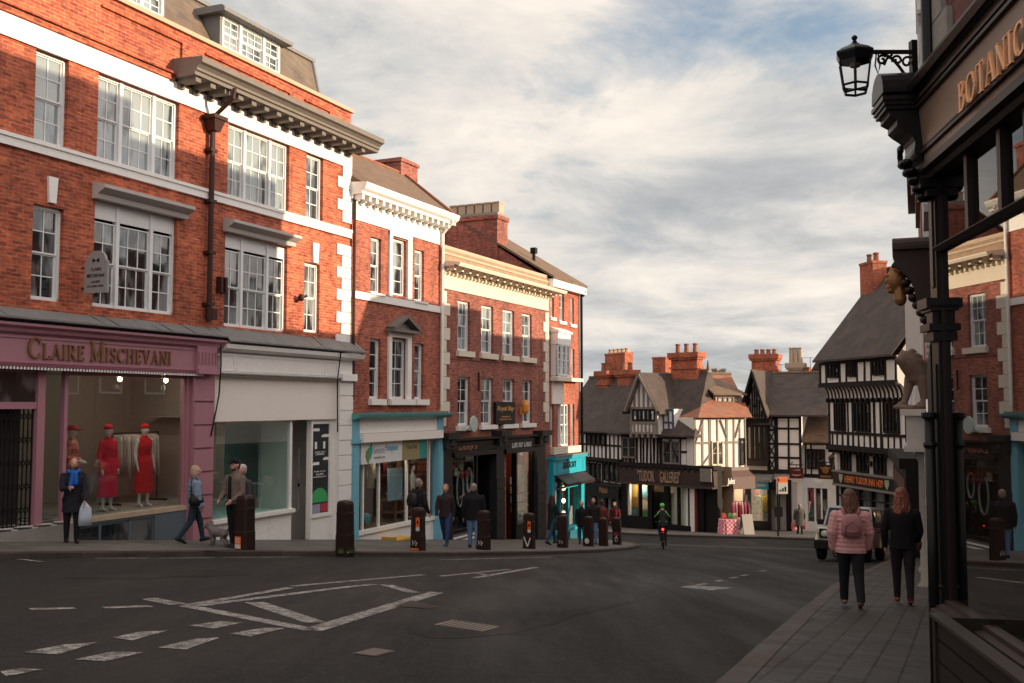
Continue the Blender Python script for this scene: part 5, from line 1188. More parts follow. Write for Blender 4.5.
mb = MB(); s = 1.2; dd = d_at(534, s, 255); z0 = he + (hR - he) * (dd / dR); mb.tube([(s, dd, z0 - .1), (s, dd, z0 + .55)], .07, 8); mb.box(s - .12, s + .12, dd - .12, dd + .12, z0 + .55, z0 + .8); par(F, 'flue', mb, 'black', rf)
mb = MB(); mb.tube([(L4 - .02, -.1, he - .1), (L4 - .02, -.1, hT)], .06, 8); mb.lathe((L4, -.15, he - .4), [(.08, 0), (.16, .2), (.16, .3)], 8); par(F, 'downpipe', mb, 'black')
# teal shopfront
hb_ = F.h_(565, 474, -.25); mb = MB(); mb.box(-.02, L4 + .08, -.25, .02, hb_, hT); mb.box(-.06, L4 + .2, -.36, .02, hT - .06, hT + .07); sh = par(F, 'teal_shopfront', mb, 'teal4')
mb = MB(); mb.box(.35, L4 - .3, -.27, -.24, hb_ + .08, hb_ + .11); mb.box(.35, L4 - .3, -.27, -.24, hT - .2, hT - .17); mb.box(.35, .38, -.27, -.24, hb_ + .08, hT - .17); mb.box(L4 - .33, L4 - .3, -.27, -.24, hb_ + .08, hT - .17); par(F, 'fascia_moulding', mb, 'teal4', sh)
mb = MB(); mb.box(-.06, L4 + .22, -.40, .02, hT + .07, hT + .11); par(F, 'lead_ledge', mb, 'leadr', sh)
mb = MB(); text('alison', F.s_(563, y=463, d=-.26), F.s_(576, y=463, d=-.26), F.h_(569, 468, -.25), F.h_(569, 458.5, -.25), -.252, .015, mb, .3); par(F, 'lettering', mb, 'black', sh)
mb = MB(); mb.prism([(-.2, hb_ + .02), (-.75, hb_ - .34), (-.75, hb_ - .46), (-.72, hb_ - .46), (-.7, hb_ - .36), (-.2, hb_ - .04)], 'x', .25, L4 - .1); par(F, 'folded_awning', mb, 'brownd', sh)
mb = MB()
for a, b in ((-.02, .30), (L4 - .38, L4 + .04)): mb.box(a, b, -.2, .15, -2, hb_)
hs4 = F.h_(565, 528); mb.box(.3, L4 - .38, -.22, .15, hs4 - .12, hs4); 
for q in (.3, .62): s = .3 + (L4 - .68) * q; mb.box(s - .05, s + .05, -.06, .08, hs4, hb_)
mb.box(.3, L4 - .38, -.06, .08, hb_ - .65, hb_ - .57); par(F, 'shop_frame', mb, 'teal4', sh)
mb = MB(); mb.box(.3, L4 - .38, -.02, .1, -2, hs4 - .12); par(F, 'stall_riser', mb, paint('teal_dark', (.01, .12, .18), .5, .1, 2, .2), sh)
mb = MB(); mb.box(.3, L4 - .38, .01, .02, hs4, hb_); par(F, 'display_glass', mb, 'glass', sh)
mb = MB(); mb.quad((.1, 1.6, -1), (L4, 1.6, -1), (L4, 1.6, hb_ + .2), (.1, 1.6, hb_ + .2)); mb.box(.1, L4 - .2, .15, 1.6, hs4 - .12, hs4 - .06); mb.quad((L4 - .3, .15, -1), (L4 - .3, 1.6, -1), (L4 - .3, 1.6, hb_), (L4 - .3, .15, hb_)); par(F, 'shop_interior', mb, 'dark', sh)
for k, z in enumerate((.5, 1.05, 1.6)):
    mb = MB(); mb.ell((0, 0, 0), .09, .09, .11); goods('lit_bulb', L4 - .75, .5, hs4 + z, mb, 'lampw' and MT['lampw'], ['lowest', 'middle', 'highest'][k] + ' of the three warm bulbs lit in the teal shop window', 'lamp', 'warm bulbs in the teal shop window', True)
mb = MB(); mb.rings([(0, 0, -.55, .2, .1), (0, 0, -.1, .22, .09), (0, 0, .0, .06, .05)], 12); goods('hanging_blouse', 1.75, .5, hs4 + 1.6, mb, C((.5, .5, .48)), 'white top hanging in the teal shop window', 'garment', None, True)
# ================================================================== FAR ROW, timber framed houses at the foot of the hill
def timber(mb, s0, s1, h0, h1, studs, rails=(), d=-.035, w=.115, posts=True, braces=()):
    """studs: count or list of fractions; rails: list of fractions; braces: (f0,g0,f1,g1)"""
    fr = [i / studs for i in range(studs + 1)] if isinstance(studs, int) else studs
    for f in fr: x = s0 + (s1 - s0) * f; x = min(max(x, s0 + w / 2), s1 - w / 2); j = [random.uniform(-.035, .035) for _ in range(4)]; dd = d - .004 * ((fr.index(f)) % 2); mb.add([(x - w / 2 + j[0], dd, h0), (x + w / 2 + j[1], dd, h0), (x + w / 2 + j[1], .02, h0), (x - w / 2 + j[0], .02, h0), (x - w / 2 + j[2], dd, h1), (x + w / 2 + j[3], dd, h1), (x + w / 2 + j[3], .02, h1), (x - w / 2 + j[2], .02, h1)], [(0, 3, 2, 1), (4, 5, 6, 7), (0, 1, 5, 4), (1, 2, 6, 5), (2, 3, 7, 6), (3, 0, 4, 7)])
    for i, f in enumerate(list(rails)): z = h0 + (h1 - h0) * f; z = min(max(z, h0 + w / 2), h1 - w / 2); mb.box(s0, s1, d - .010, .02, z - w / 2, z + w / 2)
    for f0, g0, f1, g1 in braces: mb.obox((s0 + (s1 - s0) * f0, d + .02, h0 + (h1 - h0) * g0), (s0 + (s1 - s0) * f1, d + .02, h0 + (h1 - h0) * g1), .06, w, (0, 1, 0))
def pitched(F, s0, s1, he, hr, d0, dr, d1, mat, name='roof', over=.2, th=.09, he2=None, parent=None):
    he2 = he if he2 is None else he2; mb = MB(); a, b = s0 - over, s1 + over
    for (da, ha, db, hb) in ((d0, he, dr, hr), (d1, he2, dr, hr)):
        mb.add([(a, da, ha), (b, da, ha), (b, db, hb), (a, db, hb), (a, da, ha + th), (b, da, ha + th), (b, db, hb + th), (a, db, hb + th)], [(0, 3, 2, 1), (4, 5, 6, 7), (0, 1, 5, 4), (1, 2, 6, 5), (2, 3, 7, 6), (3, 0, 4, 7)])
    rf = par(F, name, mb, mat, parent); m = MB(); m.tube([(a, dr, hr + th), (b, dr, hr + th)], .10, 6); par(F, 'ridge_tiles', m, mat if mat != 'tile' else 'tileb', rf); return rf
def gable_fill(F, s, d0, dr, d1, he, hr, mat):
    mb = MB(); mb.poly([(s, d0, he), (s, d1, he), (s, dr, hr)]); return par(F, 'gable_wall', mb, mat)
def chim(F, x0, x1, yt, yb, d, depth, mat, pots, rf, pot_h=.5, pmat='tileo', corb=True):
    a, b, c, e = F.rect(x0, x1, (x0 + x1) / 2, yt, yb, d); m = MB(); m.box(a, b, d, d + depth, c - 1.8, e - .12)
    if corb: m.box(a - .10, b + .10, d - .10, d + depth + .10, e - .42, e - .3); m.box(a - .16, b + .16, d - .16, d + depth + .16, e - .3, e); 
    else: m.box(a - .03, b + .03, d - .03, d + depth + .03, e - .12, e)
    if corb: m.box(a - .07, b + .07, d - .07, d + depth + .07, c + .3, c + .42)
    ch = par(F, 'chimney', m, mat, rf)
    for i in range(pots):
        q = a + (b - a) * (i + .5 + (.0 if pots > 1 else 0)) / pots; m = MB(); m.lathe((q, d + depth / 2, e - .02), [(.16, 0), (.15, .1), (.125, pot_h - .1), (.16, pot_h - .06), (.15, pot_h), (.10, pot_h)], 8); par(F, 'chimney_pot', m, pmat, rf)
def leaded(F, s0, s1, h0, h1, n, parent=None, d=.02, mat='timber', rows=2, hole=False):
    return F.sash(s0, s1, h0, h1, cols=1, rows=rows, d=d, mat=MT[mat], pane=MT['paned'], fw=.055, bar=.025, lights=[(1, 1)] * n, split=False, hole=hole, parent=parent)
def px(x, Y): return at_depth(x, Y)

# ---- A: narrow house at the left with a dark pub-like shop
F = Facade('timber_framed_house', 'black and white close studded house beside the teal corner shop, small dark shop below', px(572, 63.5), px(622, 58.5), gz(4.5, 61)); FA = F; LA = F.L
S = lambda x, y=440, d=0: F.s_(x, y=y, d=d)
he = F.h_(605, 433); hr = F.h_(620, 377.5, 2.4); hj = F.h_(605, 460)
hb3 = F.h_(605, 484); F.hole(.6, LA - .1, -3, F.h_(605, 496))
F.wall(0, LA, -2, he, MT['plaster'], depth=4.9, reveal=.15)
t = MB(); timber(t, 0, LA, hj, he, 13, (0, .55, 1)); timber(t, 0, LA, hb3, hj - .05, 8, (0, 1)); t.box(0, LA, -.28, 0, hj - .06, hj + .12)
q = .1
while q < LA: t.box(q, q + .12, -.34, 0, hj - .18, hj - .05); q += .45
par(F, 'timber_frame', t, 'timber')
for x0, x1, yt, yb, n in ((586, 605, 433.5, 445, 4), (585, 600, 462, 481, 3), (604, 619, 463, 481.5, 3)):
    a, b, c, e = F.rect(x0, x1, (x0 + x1) / 2, yt, yb, -.08); leaded(F, a, b, c, e - .05, n, d=-.12, rows=2)
rfA = pitched(F, -1.5, LA + 1.0, he, hr, -.35, 2.4, 5.2, 'tile')
gable_fill(F, 0.0, 0, 2.4, 4.9, he, hr, 'plasterg')
chim(F, 597, 607.5, 371, 390, 1.8, .6, 'brick4', 2, rfA, .55, 'tileo'); chim(F, 605, 625, 353, 380, 2.6, .6, 'brick4', 5, rfA, .3, 'buff', False); chim(F, 617, 629, 370, 380, 1.9, .6, 'brick4', 2, rfA, .5, 'tileo')
m = MB(); m.box(.2, LA - .02, -.3, .02, F.h_(605, 497), hb3 - .08); m.box(.15, LA, -.4, .02, hb3 - .12, hb3 - .02); shp = par(F, 'dark_shopfront', m, 'black')
m = MB(); text('Mabel', S(599.5, 489, -.3), S(607.5, 489, -.3), F.h_(604, 493, -.3), F.h_(604, 486, -.3), -.302, .015, m); par(F, 'lettering', m, P((.35, .16, .04)), shp)
m = MB(); 
for x in (584, 594, 606, 613, 620): s = S(x, 510); m.box(s - .12, s + .12, -.1, .1, -2, F.h_(605, 496))
m.box(.6, LA - .1, -.12, .1, -2, .35); par(F, 'shop_frame', m, 'black', shp)
m = MB(); m.box(.6, LA - .1, .02, .03, .35, F.h_(605, 496)); par(F, 'display_glass', m, 'glass', shp)
m = MB(); m.quad((.3, 1.5, -1), (LA + .2, 1.5, -1), (LA + .2, 1.5, 3), (.3, 1.5, 3)); par(F, 'shop_interior', m, 'room', shp)
m = MB(); m.box(S(608.5, 508, .3), S(616, 508, .3), .3, .34, F.h_(612, 518, .3), F.h_(612, 500, .3)); par(F, 'window_poster', m, 'offwhite', shp)

# ---- G: the gallery with the projecting gabled bay
F = Facade('timber_framed_house', 'timber framed gallery shop with projecting gabled bay and long dark carved sign above lit windows', px(622, 58.5), px(716, 54.2), gz(9, 56.5)); FG = F; LG = F.L
he = F.h_(680, 437); hr = F.h_(690, 372.5, 2.5); hj = F.h_(660, 465.5); hf = F.h_(665, 484)
sE = S(696, 430)
F.hole(.5, LG - .9, -3, hf)
F.wall(0, sE, -2, he, MT['plaster'], depth=5, reveal=.15); m = MB(); m.box(sE, LG, 0, .45, -2, hj + .1); par(F, 'wall', m, 'blackm')
t = MB(); sb0, sb1 = S(630.5, 440), S(661, 440)
timber(t, 0, sb0, hj, he, [0, .5, 1], (0, .5, 1)); timber(t, sb0, sb1, hj, he, 9, (0, 1)); timber(t, sb1, sE, hj, he, [0, .55, .75, 1], (0, .5, 1), braces=((.0, .1, .3, .9), (.55, .1, .25, .9)))
t.box(0, LG, -.38, 0, hj - .10, hj + .10); q = .1
while q < LG - .1: t.box(q, q + .13, -.46, 0, hj - .24, hj - .09); q += .42
par(F, 'timber_frame', t, 'timber')
m = MB(); m.box(.05, sb0 - .05, -.02, .01, hj + .15, he - .15); par(F, 'wattle_panel', m, 'timberg')
a, b, c, e = F.rect(663, 680, 671, 441, 464, -.05); leaded(F, a, b, c, e, 2, d=-.1, rows=2, mat='timberg'); a, b, c, e = F.rect(622, 636, 628, 437, 458, -.05); leaded(F, a, b, c, e, 2, d=-.1, rows=2, mat='timberg')
m = MB(); e0, r0, th = sE + .2, F.s_(708, y=372, d=2.5), .09
for da in (-.5, 5.4): m.add([(1.8, da, he), (e0, da, he), (r0, 2.5, hr), (1.8, 2.5, hr), (1.8, da, he + th), (e0, da, he + th), (r0, 2.5, hr + th), (1.8, 2.5, hr + th)], [(0, 3, 2, 1), (4, 5, 6, 7), (0, 1, 5, 4), (1, 2, 6, 5), (2, 3, 7, 6), (3, 0, 4, 7)])
m.poly([(e0, -.5, he), (e0, 5.4, he), (r0, 2.5, hr)]); rfG = par(F, 'roof', m, 'tile'); m = MB(); m.tube([(1.8, 2.5, hr + th), (r0, 2.5, hr + th)], .10, 6); par(F, 'ridge_tiles', m, 'tileo', rfG); m = MB(); m.tube([(r0, 2.5, hr + .1), (r0, 2.5, hr + .7)], [.10, .02], 6); par(F, 'finial', m, 'tileb', rfG)
pitched(F, -.6, 2.3, he + .05, F.h_(630, 377, 2.5), -.4, 2.5, 5.3, 'tile')
# catslide on the right
# bay: jettied box with its own gable
db = -.75; ha, hbt = F.h_(641, 374.5, db), F.h_(641, 407, db); s0, s1 = S(630.5, 420, db), S(657.5, 420, db); sc = S(641.5, 390, db); hbb = F.h_(641, 434, db)
m = MB(); m.box(s0, s1, db, .5, hbb, hbt); m.prism([(s0, hbt), (s1, hbt), (sc, ha - .15)], 'y', db, 2.3); bay = par(F, 'gabled_bay', m, 'plaster')
t = MB(); h1, h2 = F.h_(641, 422, db), F.h_(641, 409, db)
def shift(mb, k, dd): mb.v[k:] = [(x, y + dd, z) for x, y, z in mb.v[k:]]
k = len(t.v); timber(t, s0, s1, hbb, h1, 7, (0, 1)); timber(t, s0, s1, h1, hbt, [0, 1], (0, 1)); shift(t, k, db)
for i in range(1, 6):
    x = s0 + (s1 - s0) * i / 6; z = hbt + (ha - hbt) * (1 - abs(x - sc) / (sc - s0 if x < sc else s1 - sc)); t.box(x - .06, x + .06, db - .04, db + .02, hbt, z - .1)
for e in (s0 - .2, s1 + .2): t.obox((e, db - .2, hbt - .25), (sc, db - .2, ha), .12, .30, (0, 1, 0))
q = s0
while q < s1: t.box(q, q + .12, db - .1, .02, hbb - .2, hbb); q += .4
par(F, 'timber_frame', t, 'timberg', bay)
F.sash(s0 + .15, s1 - .15, h1 + .05, hbt - .12, d=db - .06, mat=MT['timber'], pane=MT['panel'], lights=[(1, 1)] * 5, split=False, rows=1, hole=False, parent=bay, fw=.07)
m = MB()
for e, sg in ((s0 - .35, 1), (s1 + .35, -1)):
    za = hbt - .4; m.add([(e, db - .3, za), (sc, db - .3, ha + .02), (sc, 2.5, ha + .02), (e, 2.5, za), (e, db - .3, za + .1), (sc, db - .3, ha + .12), (sc, 2.5, ha + .12), (e, 2.5, za + .1)], [(0, 3, 2, 1), (4, 5, 6, 7), (0, 1, 5, 4), (1, 2, 6, 5), (2, 3, 7, 6), (3, 0, 4, 7)])
par(F, 'bay_roof', m, 'tile', bay)  # dark tile puts the shade on this roof into its colour
m = MB(); a, b, c, e = F.rect(660, 676, 668, 409, 436, -.02); m.box(a, b, -.2, 1.8, c, e); sd = par(F, 'side_dormer', m, 'plaster'); t = MB(); k = len(t.v); timber(t, a, b, c, e, 3, (0, .5, 1)); shift(t, k, -.2); par(F, 'timber_frame', t, P((.05, .10, .16)), sd)
chim(F, 652.5, 665.5, 357, 374, 3.2, .8, 'brick4', 0, rfG, corb=False); chim(F, 671, 697, 352.5, 374, 2.1, .6, 'brick4', 3, rfG, .55)
# shopfront with carved sign
m = MB(); m.add([(0, -.30, hf), (LG, -.30, hf - .02), (LG, -.42, hj - .16), (0, -.42, hj - .16), (0, .02, hf), (LG, .02, hf), (LG, .02, hj - .16), (0, .02, hj - .16)], [(0, 1, 2, 3), (7, 6, 5, 4), (0, 4, 5, 1), (1, 5, 6, 2), (2, 6, 7, 3), (3, 7, 4, 0)]); m.box(0, LG, -.5, .02, hf - .08, hf + .02); shp = par(F, 'gallery_shopfront', m, paint('carved_fascia', (.075, .05, .045), .7, .3, 4, .5, bmp=.5))
m = MB(); hm_ = (hf + hj - .16) / 2; fa, fb = S(637.5, 476, -.4), S(680, 476, -.4); fm = fa + (fb - fa) * .40; hh = .33
text('"TUDOR', fa, fm, hm_ - hh, hm_ + hh, -.345, .09, m, slope=0); text('GALLERIES"', fm + .4, fb, hm_ - hh, hm_ + hh, -.345, .09, m); par(F, 'lettering', m, P((.34, .22, .16)), shp)
hs = F.h_(640, 516); hs2 = F.h_(690, 526)
m = MB()
for x, w_ in ((625, .4), (640.5, .12), (651, .3), (667, .3), (679, .1), (690, .1), (701, .5)): s = S(x, 510); m.box(s - w_ / 2, s + w_ / 2, -.12, .12, -2, hf)
m.box(.3, S(652, 510), -.14, .12, -2, hs); m.box(S(666, 510), LG - .9, -.14, .12, -2, hs2); m.box(S(651, 510), S(667, 510), .35, .42, -2, hf - .5); par(F, 'shop_frame', m, 'black', shp)
m = MB(); m.box(.5, S(651, 510), .0, .01, hs, hf); m.box(S(667, 510), LG - .9, .0, .01, hs2, hf); par(F, 'display_glass', m, clear_glass('gallery_glass', 1.35), shp)
m = MB(); m.quad((.3, 1.5, -1), (LG, 1.5, -1), (LG, 1.5, 3.6), (.3, 1.5, 3.6)); m.quad((LG - .8, 0.1, -1), (LG - .8, 1.5, -1), (LG - .8, 1.5, 3.6), (LG - .8, .1, 3.6)); m.quad((.3, .1, hf + .01), (LG, .1, hf + .01), (LG, 1.5, hf + .01), (.3, 1.5, hf + .01)); par(F, 'shop_interior', m, paint('gallery_wall', (.24, .17, .11), .9, .2, 1, .1, bmp=0), shp)
for x in (640, 684):
    s = S(x, 490, .2); m = MB(); m.ell((s, .2, hf - .12), .07, .07, .06); l = par(F, 'ceiling_lamp', m, 'lampw', shp); pl = bpy.data.lights.new('shop_light', 'POINT'); pl.energy = 42; pl.color = (1, .70, .42); pl.shadow_soft_size = .1; o = bpy.data.objects.new('shop_light', pl); COL.objects.link(o); o.parent = l; o.location = (s, .2, hf - .3)
AZ = math.atan2(F.D.y, F.D.x)
pc = [((.55, .42, .15), 'ochre'), ((.40, .04, .04), 'red'), ((.10, .25, .12), 'green'), ((.6, .55, .48), 'cream'), ((.1, .22, .32), 'blue'), ((.35, .2, .08), 'brown')]
k = 0
for x, y, w_, h_ in ((632, 490, .45, .5), (634, 500, .4, .45), (632, 511, .5, .5), (646, 492, .5, .45), (645, 503, .55, .5), (646.5, 513, .5, .4), (673, 492, .4, .4), (673.5, 503, .45, .5), (674, 514, .45, .5), (684, 493, .5, .5), (684.5, 505, .5, .55), (685, 519, .5, .5), (695, 492, .45, .4), (695.5, 505, .5, .6), (696, 519, .5, .45)):
    s, h = F.p(x, y, .5); m = MB(); m.box(-w_, w_, -.03, .03, -h_, h_); m.mi = 1; m.box(-w_ * .78, w_ * .78, -.036, -.0305, -h_ * .75, h_ * .75)
    c, n = pc[(k * 5 + k // 3) % 6]; o = m.build('framed_picture', [P((.30, .2, .08)), C(c)]); o.location = F.world(s, .5 + .02 * (k % 3), h); o.rotation_euler = (0, 0, AZ); tag(o, ['top', 'middle', 'bottom'][k % 3] + ' ' + n + ' framed picture in the ' + ['first', 'second', 'third', 'fourth', 'fifth'][k // 3] + ' pane from the left of the gallery windows', 'picture', 'pictures in the gallery windows'); k += 1
m = MB(); s, h = F.p(706.5, 478, -.4); m.box(s - .35, s + .35, -.5, -.44, h - .2, h + .5); par(F, 'end_sign', m, 'timberg', shp)

# ---- L: sunlit pale house with orange roof and a dormer
F = Facade('timber_framed_house', 'sunlit cream timbered house with orange tiled roof and louvred dormer, beside the gallery', px(693, 54.9), px(745, 56.6), gz(11.5, 55.6)); FL = F; LL = F.L
he = F.h_(725, 417.5, -.3); hr = F.h_(725, 374.5, 3.4); hj = F.h_(725, 469.5)
F.hole(S(724, 500), LL, -3, F.h_(735, 488))
F.wall(0, LL, -2, he, MT['plaster'], depth=9, reveal=.15)
t = MB(); timber(t, 0, LL, hj, he, [0, .16, .3, .44, .62, .76, .88, 1], (0, .52, 1), braces=((.18, .98, .02, .5), (.5, .95, .62, .62), (.9, .98, .78, .6), (.15, .1, .45, .5))); t.box(0, LL, -.2, 0, hj - .08, hj + .08); par(F, 'timber_frame', t, 'timberg')
a, b, c, e = F.rect(711.5, 723, 717, 441, 465.5, -.05); leaded(F, a, b, c, e, 2, d=-.1, mat='cream'); a, b, c, e = F.rect(740, 745, 742, 438, 465, -.05); leaded(F, a, b, c, e, 1, d=-.1, mat='timber')
m = MB(); m.box(.0, S(724, 500) - .02, -.05, .02, F.h_(716, 488), F.h_(716, 472)); par(F, 'plaster_panel', m, 'cream')
m = MB(); m.box(.0, S(724, 500) - .02, -.07, .02, -2, F.h_(716, 488)); par(F, 'red_panel', m, P((.20, .03, .04)))
m = MB(); m.box(S(717, 500), S(722.5, 500), -.09, -.06, F.h_(718, 508), F.h_(718, 498)); par(F, 'notice', m, P((.45, .5, .55)))
m = MB(); ov = .2; mh = S(712, 375, 3.4); mh = S(709, 375, 3.4); m.quad((.05, -.35, he), (LL + ov, -.35, he), (LL + 1.8, 3.4, hr), (mh, 3.4, hr)); m.poly([(.05, -.35, he), (mh, 3.4, hr), (.05, 7.2, he)]); m.quad((.05, 7.2, he), (mh, 3.4, hr), (LL + 1.8, 3.4, hr), (LL + ov, 7.2, he)); rfL = par(F, 'roof', m, 'tileo')
m = MB(); m.tube([(mh, 3.4, hr + .03), (LL + 1.8, 3.4, hr + .03)], .1, 6); par(F, 'ridge_tiles', m, 'tileb', rfL)
chim(F, 717, 725.5, 368.5, 376, 5, .5, 'stone', 0, rfL, corb=False)
a, b, c, e = F.rect(717.5, 738.5, 728, 397, 411, 1.0); m = MB(); m.box(a - .12, b + .12, 1.0, 3.6, c - .1, e + .1); dm = par(F, 'dormer', m, 'plasterg'); F.sash(a, b, c, e, d=.96, mat=MT['timberg'], pane=MT['paned'], lights=[(1, 1)] * 4, split=False, rows=5, hole=False, parent=dm, fw=.06)
m = MB(); m.add([(a - .5, .7, e + .1), (b + .4, .7, e + .1), (b - .6, 3.3, hr + .02), (a - .2, 3.3, hr + .02), (a - .5, .7, e + .2), (b + .4, .7, e + .2), (b - .6, 3.3, hr + .1), (a - .2, 3.3, hr + .1)], [(0, 3, 2, 1), (4, 5, 6, 7), (0, 1, 5, 4), (1, 2, 6, 5), (2, 3, 7, 6), (3, 0, 4, 7)]); par(F, 'dormer_roof', m, 'tileb', dm)
m = MB(); a, b = S(724.5, 480), LL; m.prism([(.0, F.h_(735, 468)), (-.7, F.h_(735, 476)), (-.75, F.h_(735, 488)), (-.7, F.h_(735, 488)), (0, F.h_(735, 480))], 'x', a, b); shp = par(F, 'brown_shopfront', m, paint('brown_awning', (.13, .075, .065), .7, .2, 2, .3))
m = MB(); text('Jules', S(726.5, 482, -.7), S(734, 482, -.7), F.h_(730, 486, -.75), F.h_(730, 478, -.75), -.76, .02, m, .2); par(F, 'lettering', m, 'offwhite', shp)
m = MB(); m.box(a, b, -.02, .02, F.h_(735, 480), hj - .1); par(F, 'green_board', m, P((.04, .12, .05)), shp)
m = MB(); m.box(a, a + .15, -.05, .1, -2, F.h_(735, 488)); m.box(b - .2, b, -.05, .1, -2, F.h_(735, 488)); m.box(S(732, 500), S(732, 500) + .1, -.05, .1, -2, F.h_(735, 488)); par(F, 'shop_frame', m, 'brownd', shp)
m = MB(); m.quad((a, 1.4, -1), (b, 1.4, -1), (b, 1.4, 3.4), (a, 1.4, 3.4)); par(F, 'shop_interior', m, paint('shop_warm', (.35, .16, .07), .9, .3, 2, .2, bmp=0), shp)
pl = bpy.data.lights.new('shop_light', 'POINT'); pl.energy = 18; pl.color = (1, .66, .4); pl.shadow_soft_size = .1; o = bpy.data.objects.new('shop_light', pl); COL.objects.link(o); o.parent = shp; o.location = ((a + b) / 2, .6, F.h_(735, 493)); m = MB(); m.ell(((a + b) / 2, .6, F.h_(735, 490)), .07, .07, .06); par(F, 'ceiling_lamp', m, 'lampw', shp)

# ---- T: gabled black and white house, blue sign
F = Facade('timber_framed_house', 'black and white house with a steep dark gable, oriel and small blue shop sign', px(739, 58.8), px(800, 57.2), gz(14.5, 57)); FT = F; LT = F.L
he = F.h_(783, 416.5, -.3); hr = F.h_(783, 374.5, 4.2); hj = F.h_(770, 471); hsT = F.h_(770, 479)
F.hole(S(748, 500), S(789, 500), -3, hsT)
F.wall(0, LT, -2, he, MT['plaster'], depth=8.5, reveal=.15)
sx = S(767.5, 440); sy = S(776, 440)
t = MB(); timber(t, sx, sy, hj, he, [0, 1], (0, .25, .5, .75, 1), braces=tuple((a_, .25 * i, b_, .25 * (i + 1)) for i in range(4) for a_, b_ in ((.1, .9), (.9, .1)))); timber(t, sy, LT, hj, he, [0, .5, 1], (0, .25, .5, .78, 1)); t.box(0, LT, -.2, 0, hj - .12, hj + .04); par(F, 'timber_frame', t, 'timber')
rfT = pitched(F, S(757, 430), LT + 1.4, he, hr, -.45, 4.2, 8.8, 'tile', over=.1)
gable_fill(F, LT, 0, 4.2, 8.5, he, hr, 'plaster'); chim(F, 751.5, 775.5, 354, 376, 4.8, 1.2, 'brick4', 4, rfT, .35); chim(F, 788, 801.5, 363, 378, 4.6, .8, 'buff', 3, rfT, 1.0, 'buff')
chim(F, 802.5, 809, 367, 378, 6.5, .8, 'brick4', 0, rfT, corb=False)
dg = -.9; ga, gl = F.h_(752, 371, dg), F.h_(752, 417, dg); s0, s1, sc = S(738.5, 417, dg), S(767.5, 417, dg), S(752, 371, dg)
m = MB(); m.prism([(s0 + .3, gl - .3), (s1 - .3, gl - .3), (sc, ga - .25)], 'y', dg + .5, 4.0); gb = par(F, 'gable', m, 'plaster')
m = MB()
for e in (s0, s1): m.add([(e, dg - .1, gl), (sc, dg - .1, ga), (sc, 4.2, ga), (e, 4.2, gl), (e, dg - .1, gl + .1), (sc, dg - .1, ga + .1), (sc, 4.2, ga + .1), (e, 4.2, gl + .1)], [(0, 3, 2, 1), (4, 5, 6, 7), (0, 1, 5, 4), (1, 2, 6, 5), (2, 3, 7, 6), (3, 0, 4, 7)])
par(F, 'gable_roof', m, 'tile', gb)
t = MB()
for e in (s0 + .02, s1 - .02): t.obox((e, dg - .02, gl - .08), (sc, dg - .02, ga - .06), .12, .34, (0, 1, 0))
for i in range(1, 8):
    x = s0 + .3 + (s1 - s0 - .6) * i / 8; z = gl - .3 + (ga - .25 - gl + .3) * (1 - abs(x - sc) / ((sc - s0 - .3) if x < sc else (s1 - .3 - sc))); t.box(x - .05, x + .05, dg + .44, dg + .52, gl - .3, z)
for f in (.0, .33): t.box(s0 + .3 + f * 1.2, s1 - .3 - f * 1.2, dg + .43, dg + .52, gl - .3 + f * (ga - gl), gl - .15 + f * (ga - gl)); 
par(F, 'timber_frame', t, 'timber', gb)
o0, o1 = S(746, 445, -.5), S(767.5, 445, -.5); ot, ob = F.h_(756, 425, -.5), F.h_(756, 466, -.5)
m = MB(); m.box(o0, o1, -.5, .05, ob, ob + .3); m.prism([(.05, ot), (-.75, ot), (-.7, ot + .12), (-.1, ot + .62), (.05, ot + .62)], 'x', o0 - .2, o1 + .2); orl = par(F, 'oriel', m, 'brownd'); F.sash(o0, o1, ob + .3, ot, d=-.5, mat=MT['timber'], pane=pane_mat('window_amber', (.05, .035, .025), (.28, .20, .14), .45), lights=[(1, 1)] * 4, split=False, rows=2, hole=False, parent=orl, fw=.1)
m = MB(); m.box(o0, o0 + .1, -.46, .05, ob, ot); m.box(o1 - .1, o1, -.46, .05, ob, ot); par(F, 'oriel_cheek', m, 'brownd', orl)
m = MB(); m.prism([(.02, hj - .12), (-.9, hsT + .02), (-.9, hsT - .12), (0.02, hsT - .1)], 'x', S(744, 475), S(774, 475)); shp = par(F, 'slate_shopfront', m, 'leadr')
m = MB(); m.box(S(750, 484, -.1), S(768.5, 484, -.1), -.16, -.08, F.h_(759, 489, -.1), F.h_(759, 480, -.1)); par(F, 'blue_sign', m, paint('sign_blue', (.02, .33, .52), .4, .05, 2, .03, bmp=0), shp); m = MB(); text('The Dandelion', S(752, 484, -.16), S(766, 484, -.16), F.h_(759, 486.5, -.16), F.h_(759, 483, -.16), -.161, .01, m); par(F, 'lettering', m, 'offwhite', shp)
m = MB(); hq = F.h_(760, 521); 
for x, w_ in ((748.5, .3), (769.5, .2), (779, .1), (789, .3)): s = S(x, 505); m.box(s - w_ / 2, s + w_ / 2, -.08, .1, -2, hsT)
m.box(S(748, 500), S(770, 505), -.1, .1, -2, hq); m.box(S(748, 500), S(789, 500), -.08, .1, F.h_(770, 489.5), hsT); par(F, 'shop_frame', m, 'black', shp)
m = MB(); m.box(S(748.5, 500), S(769.5, 500), 0, .01, hq, F.h_(770, 489.5)); par(F, 'display_glass', m, 'glass', shp)
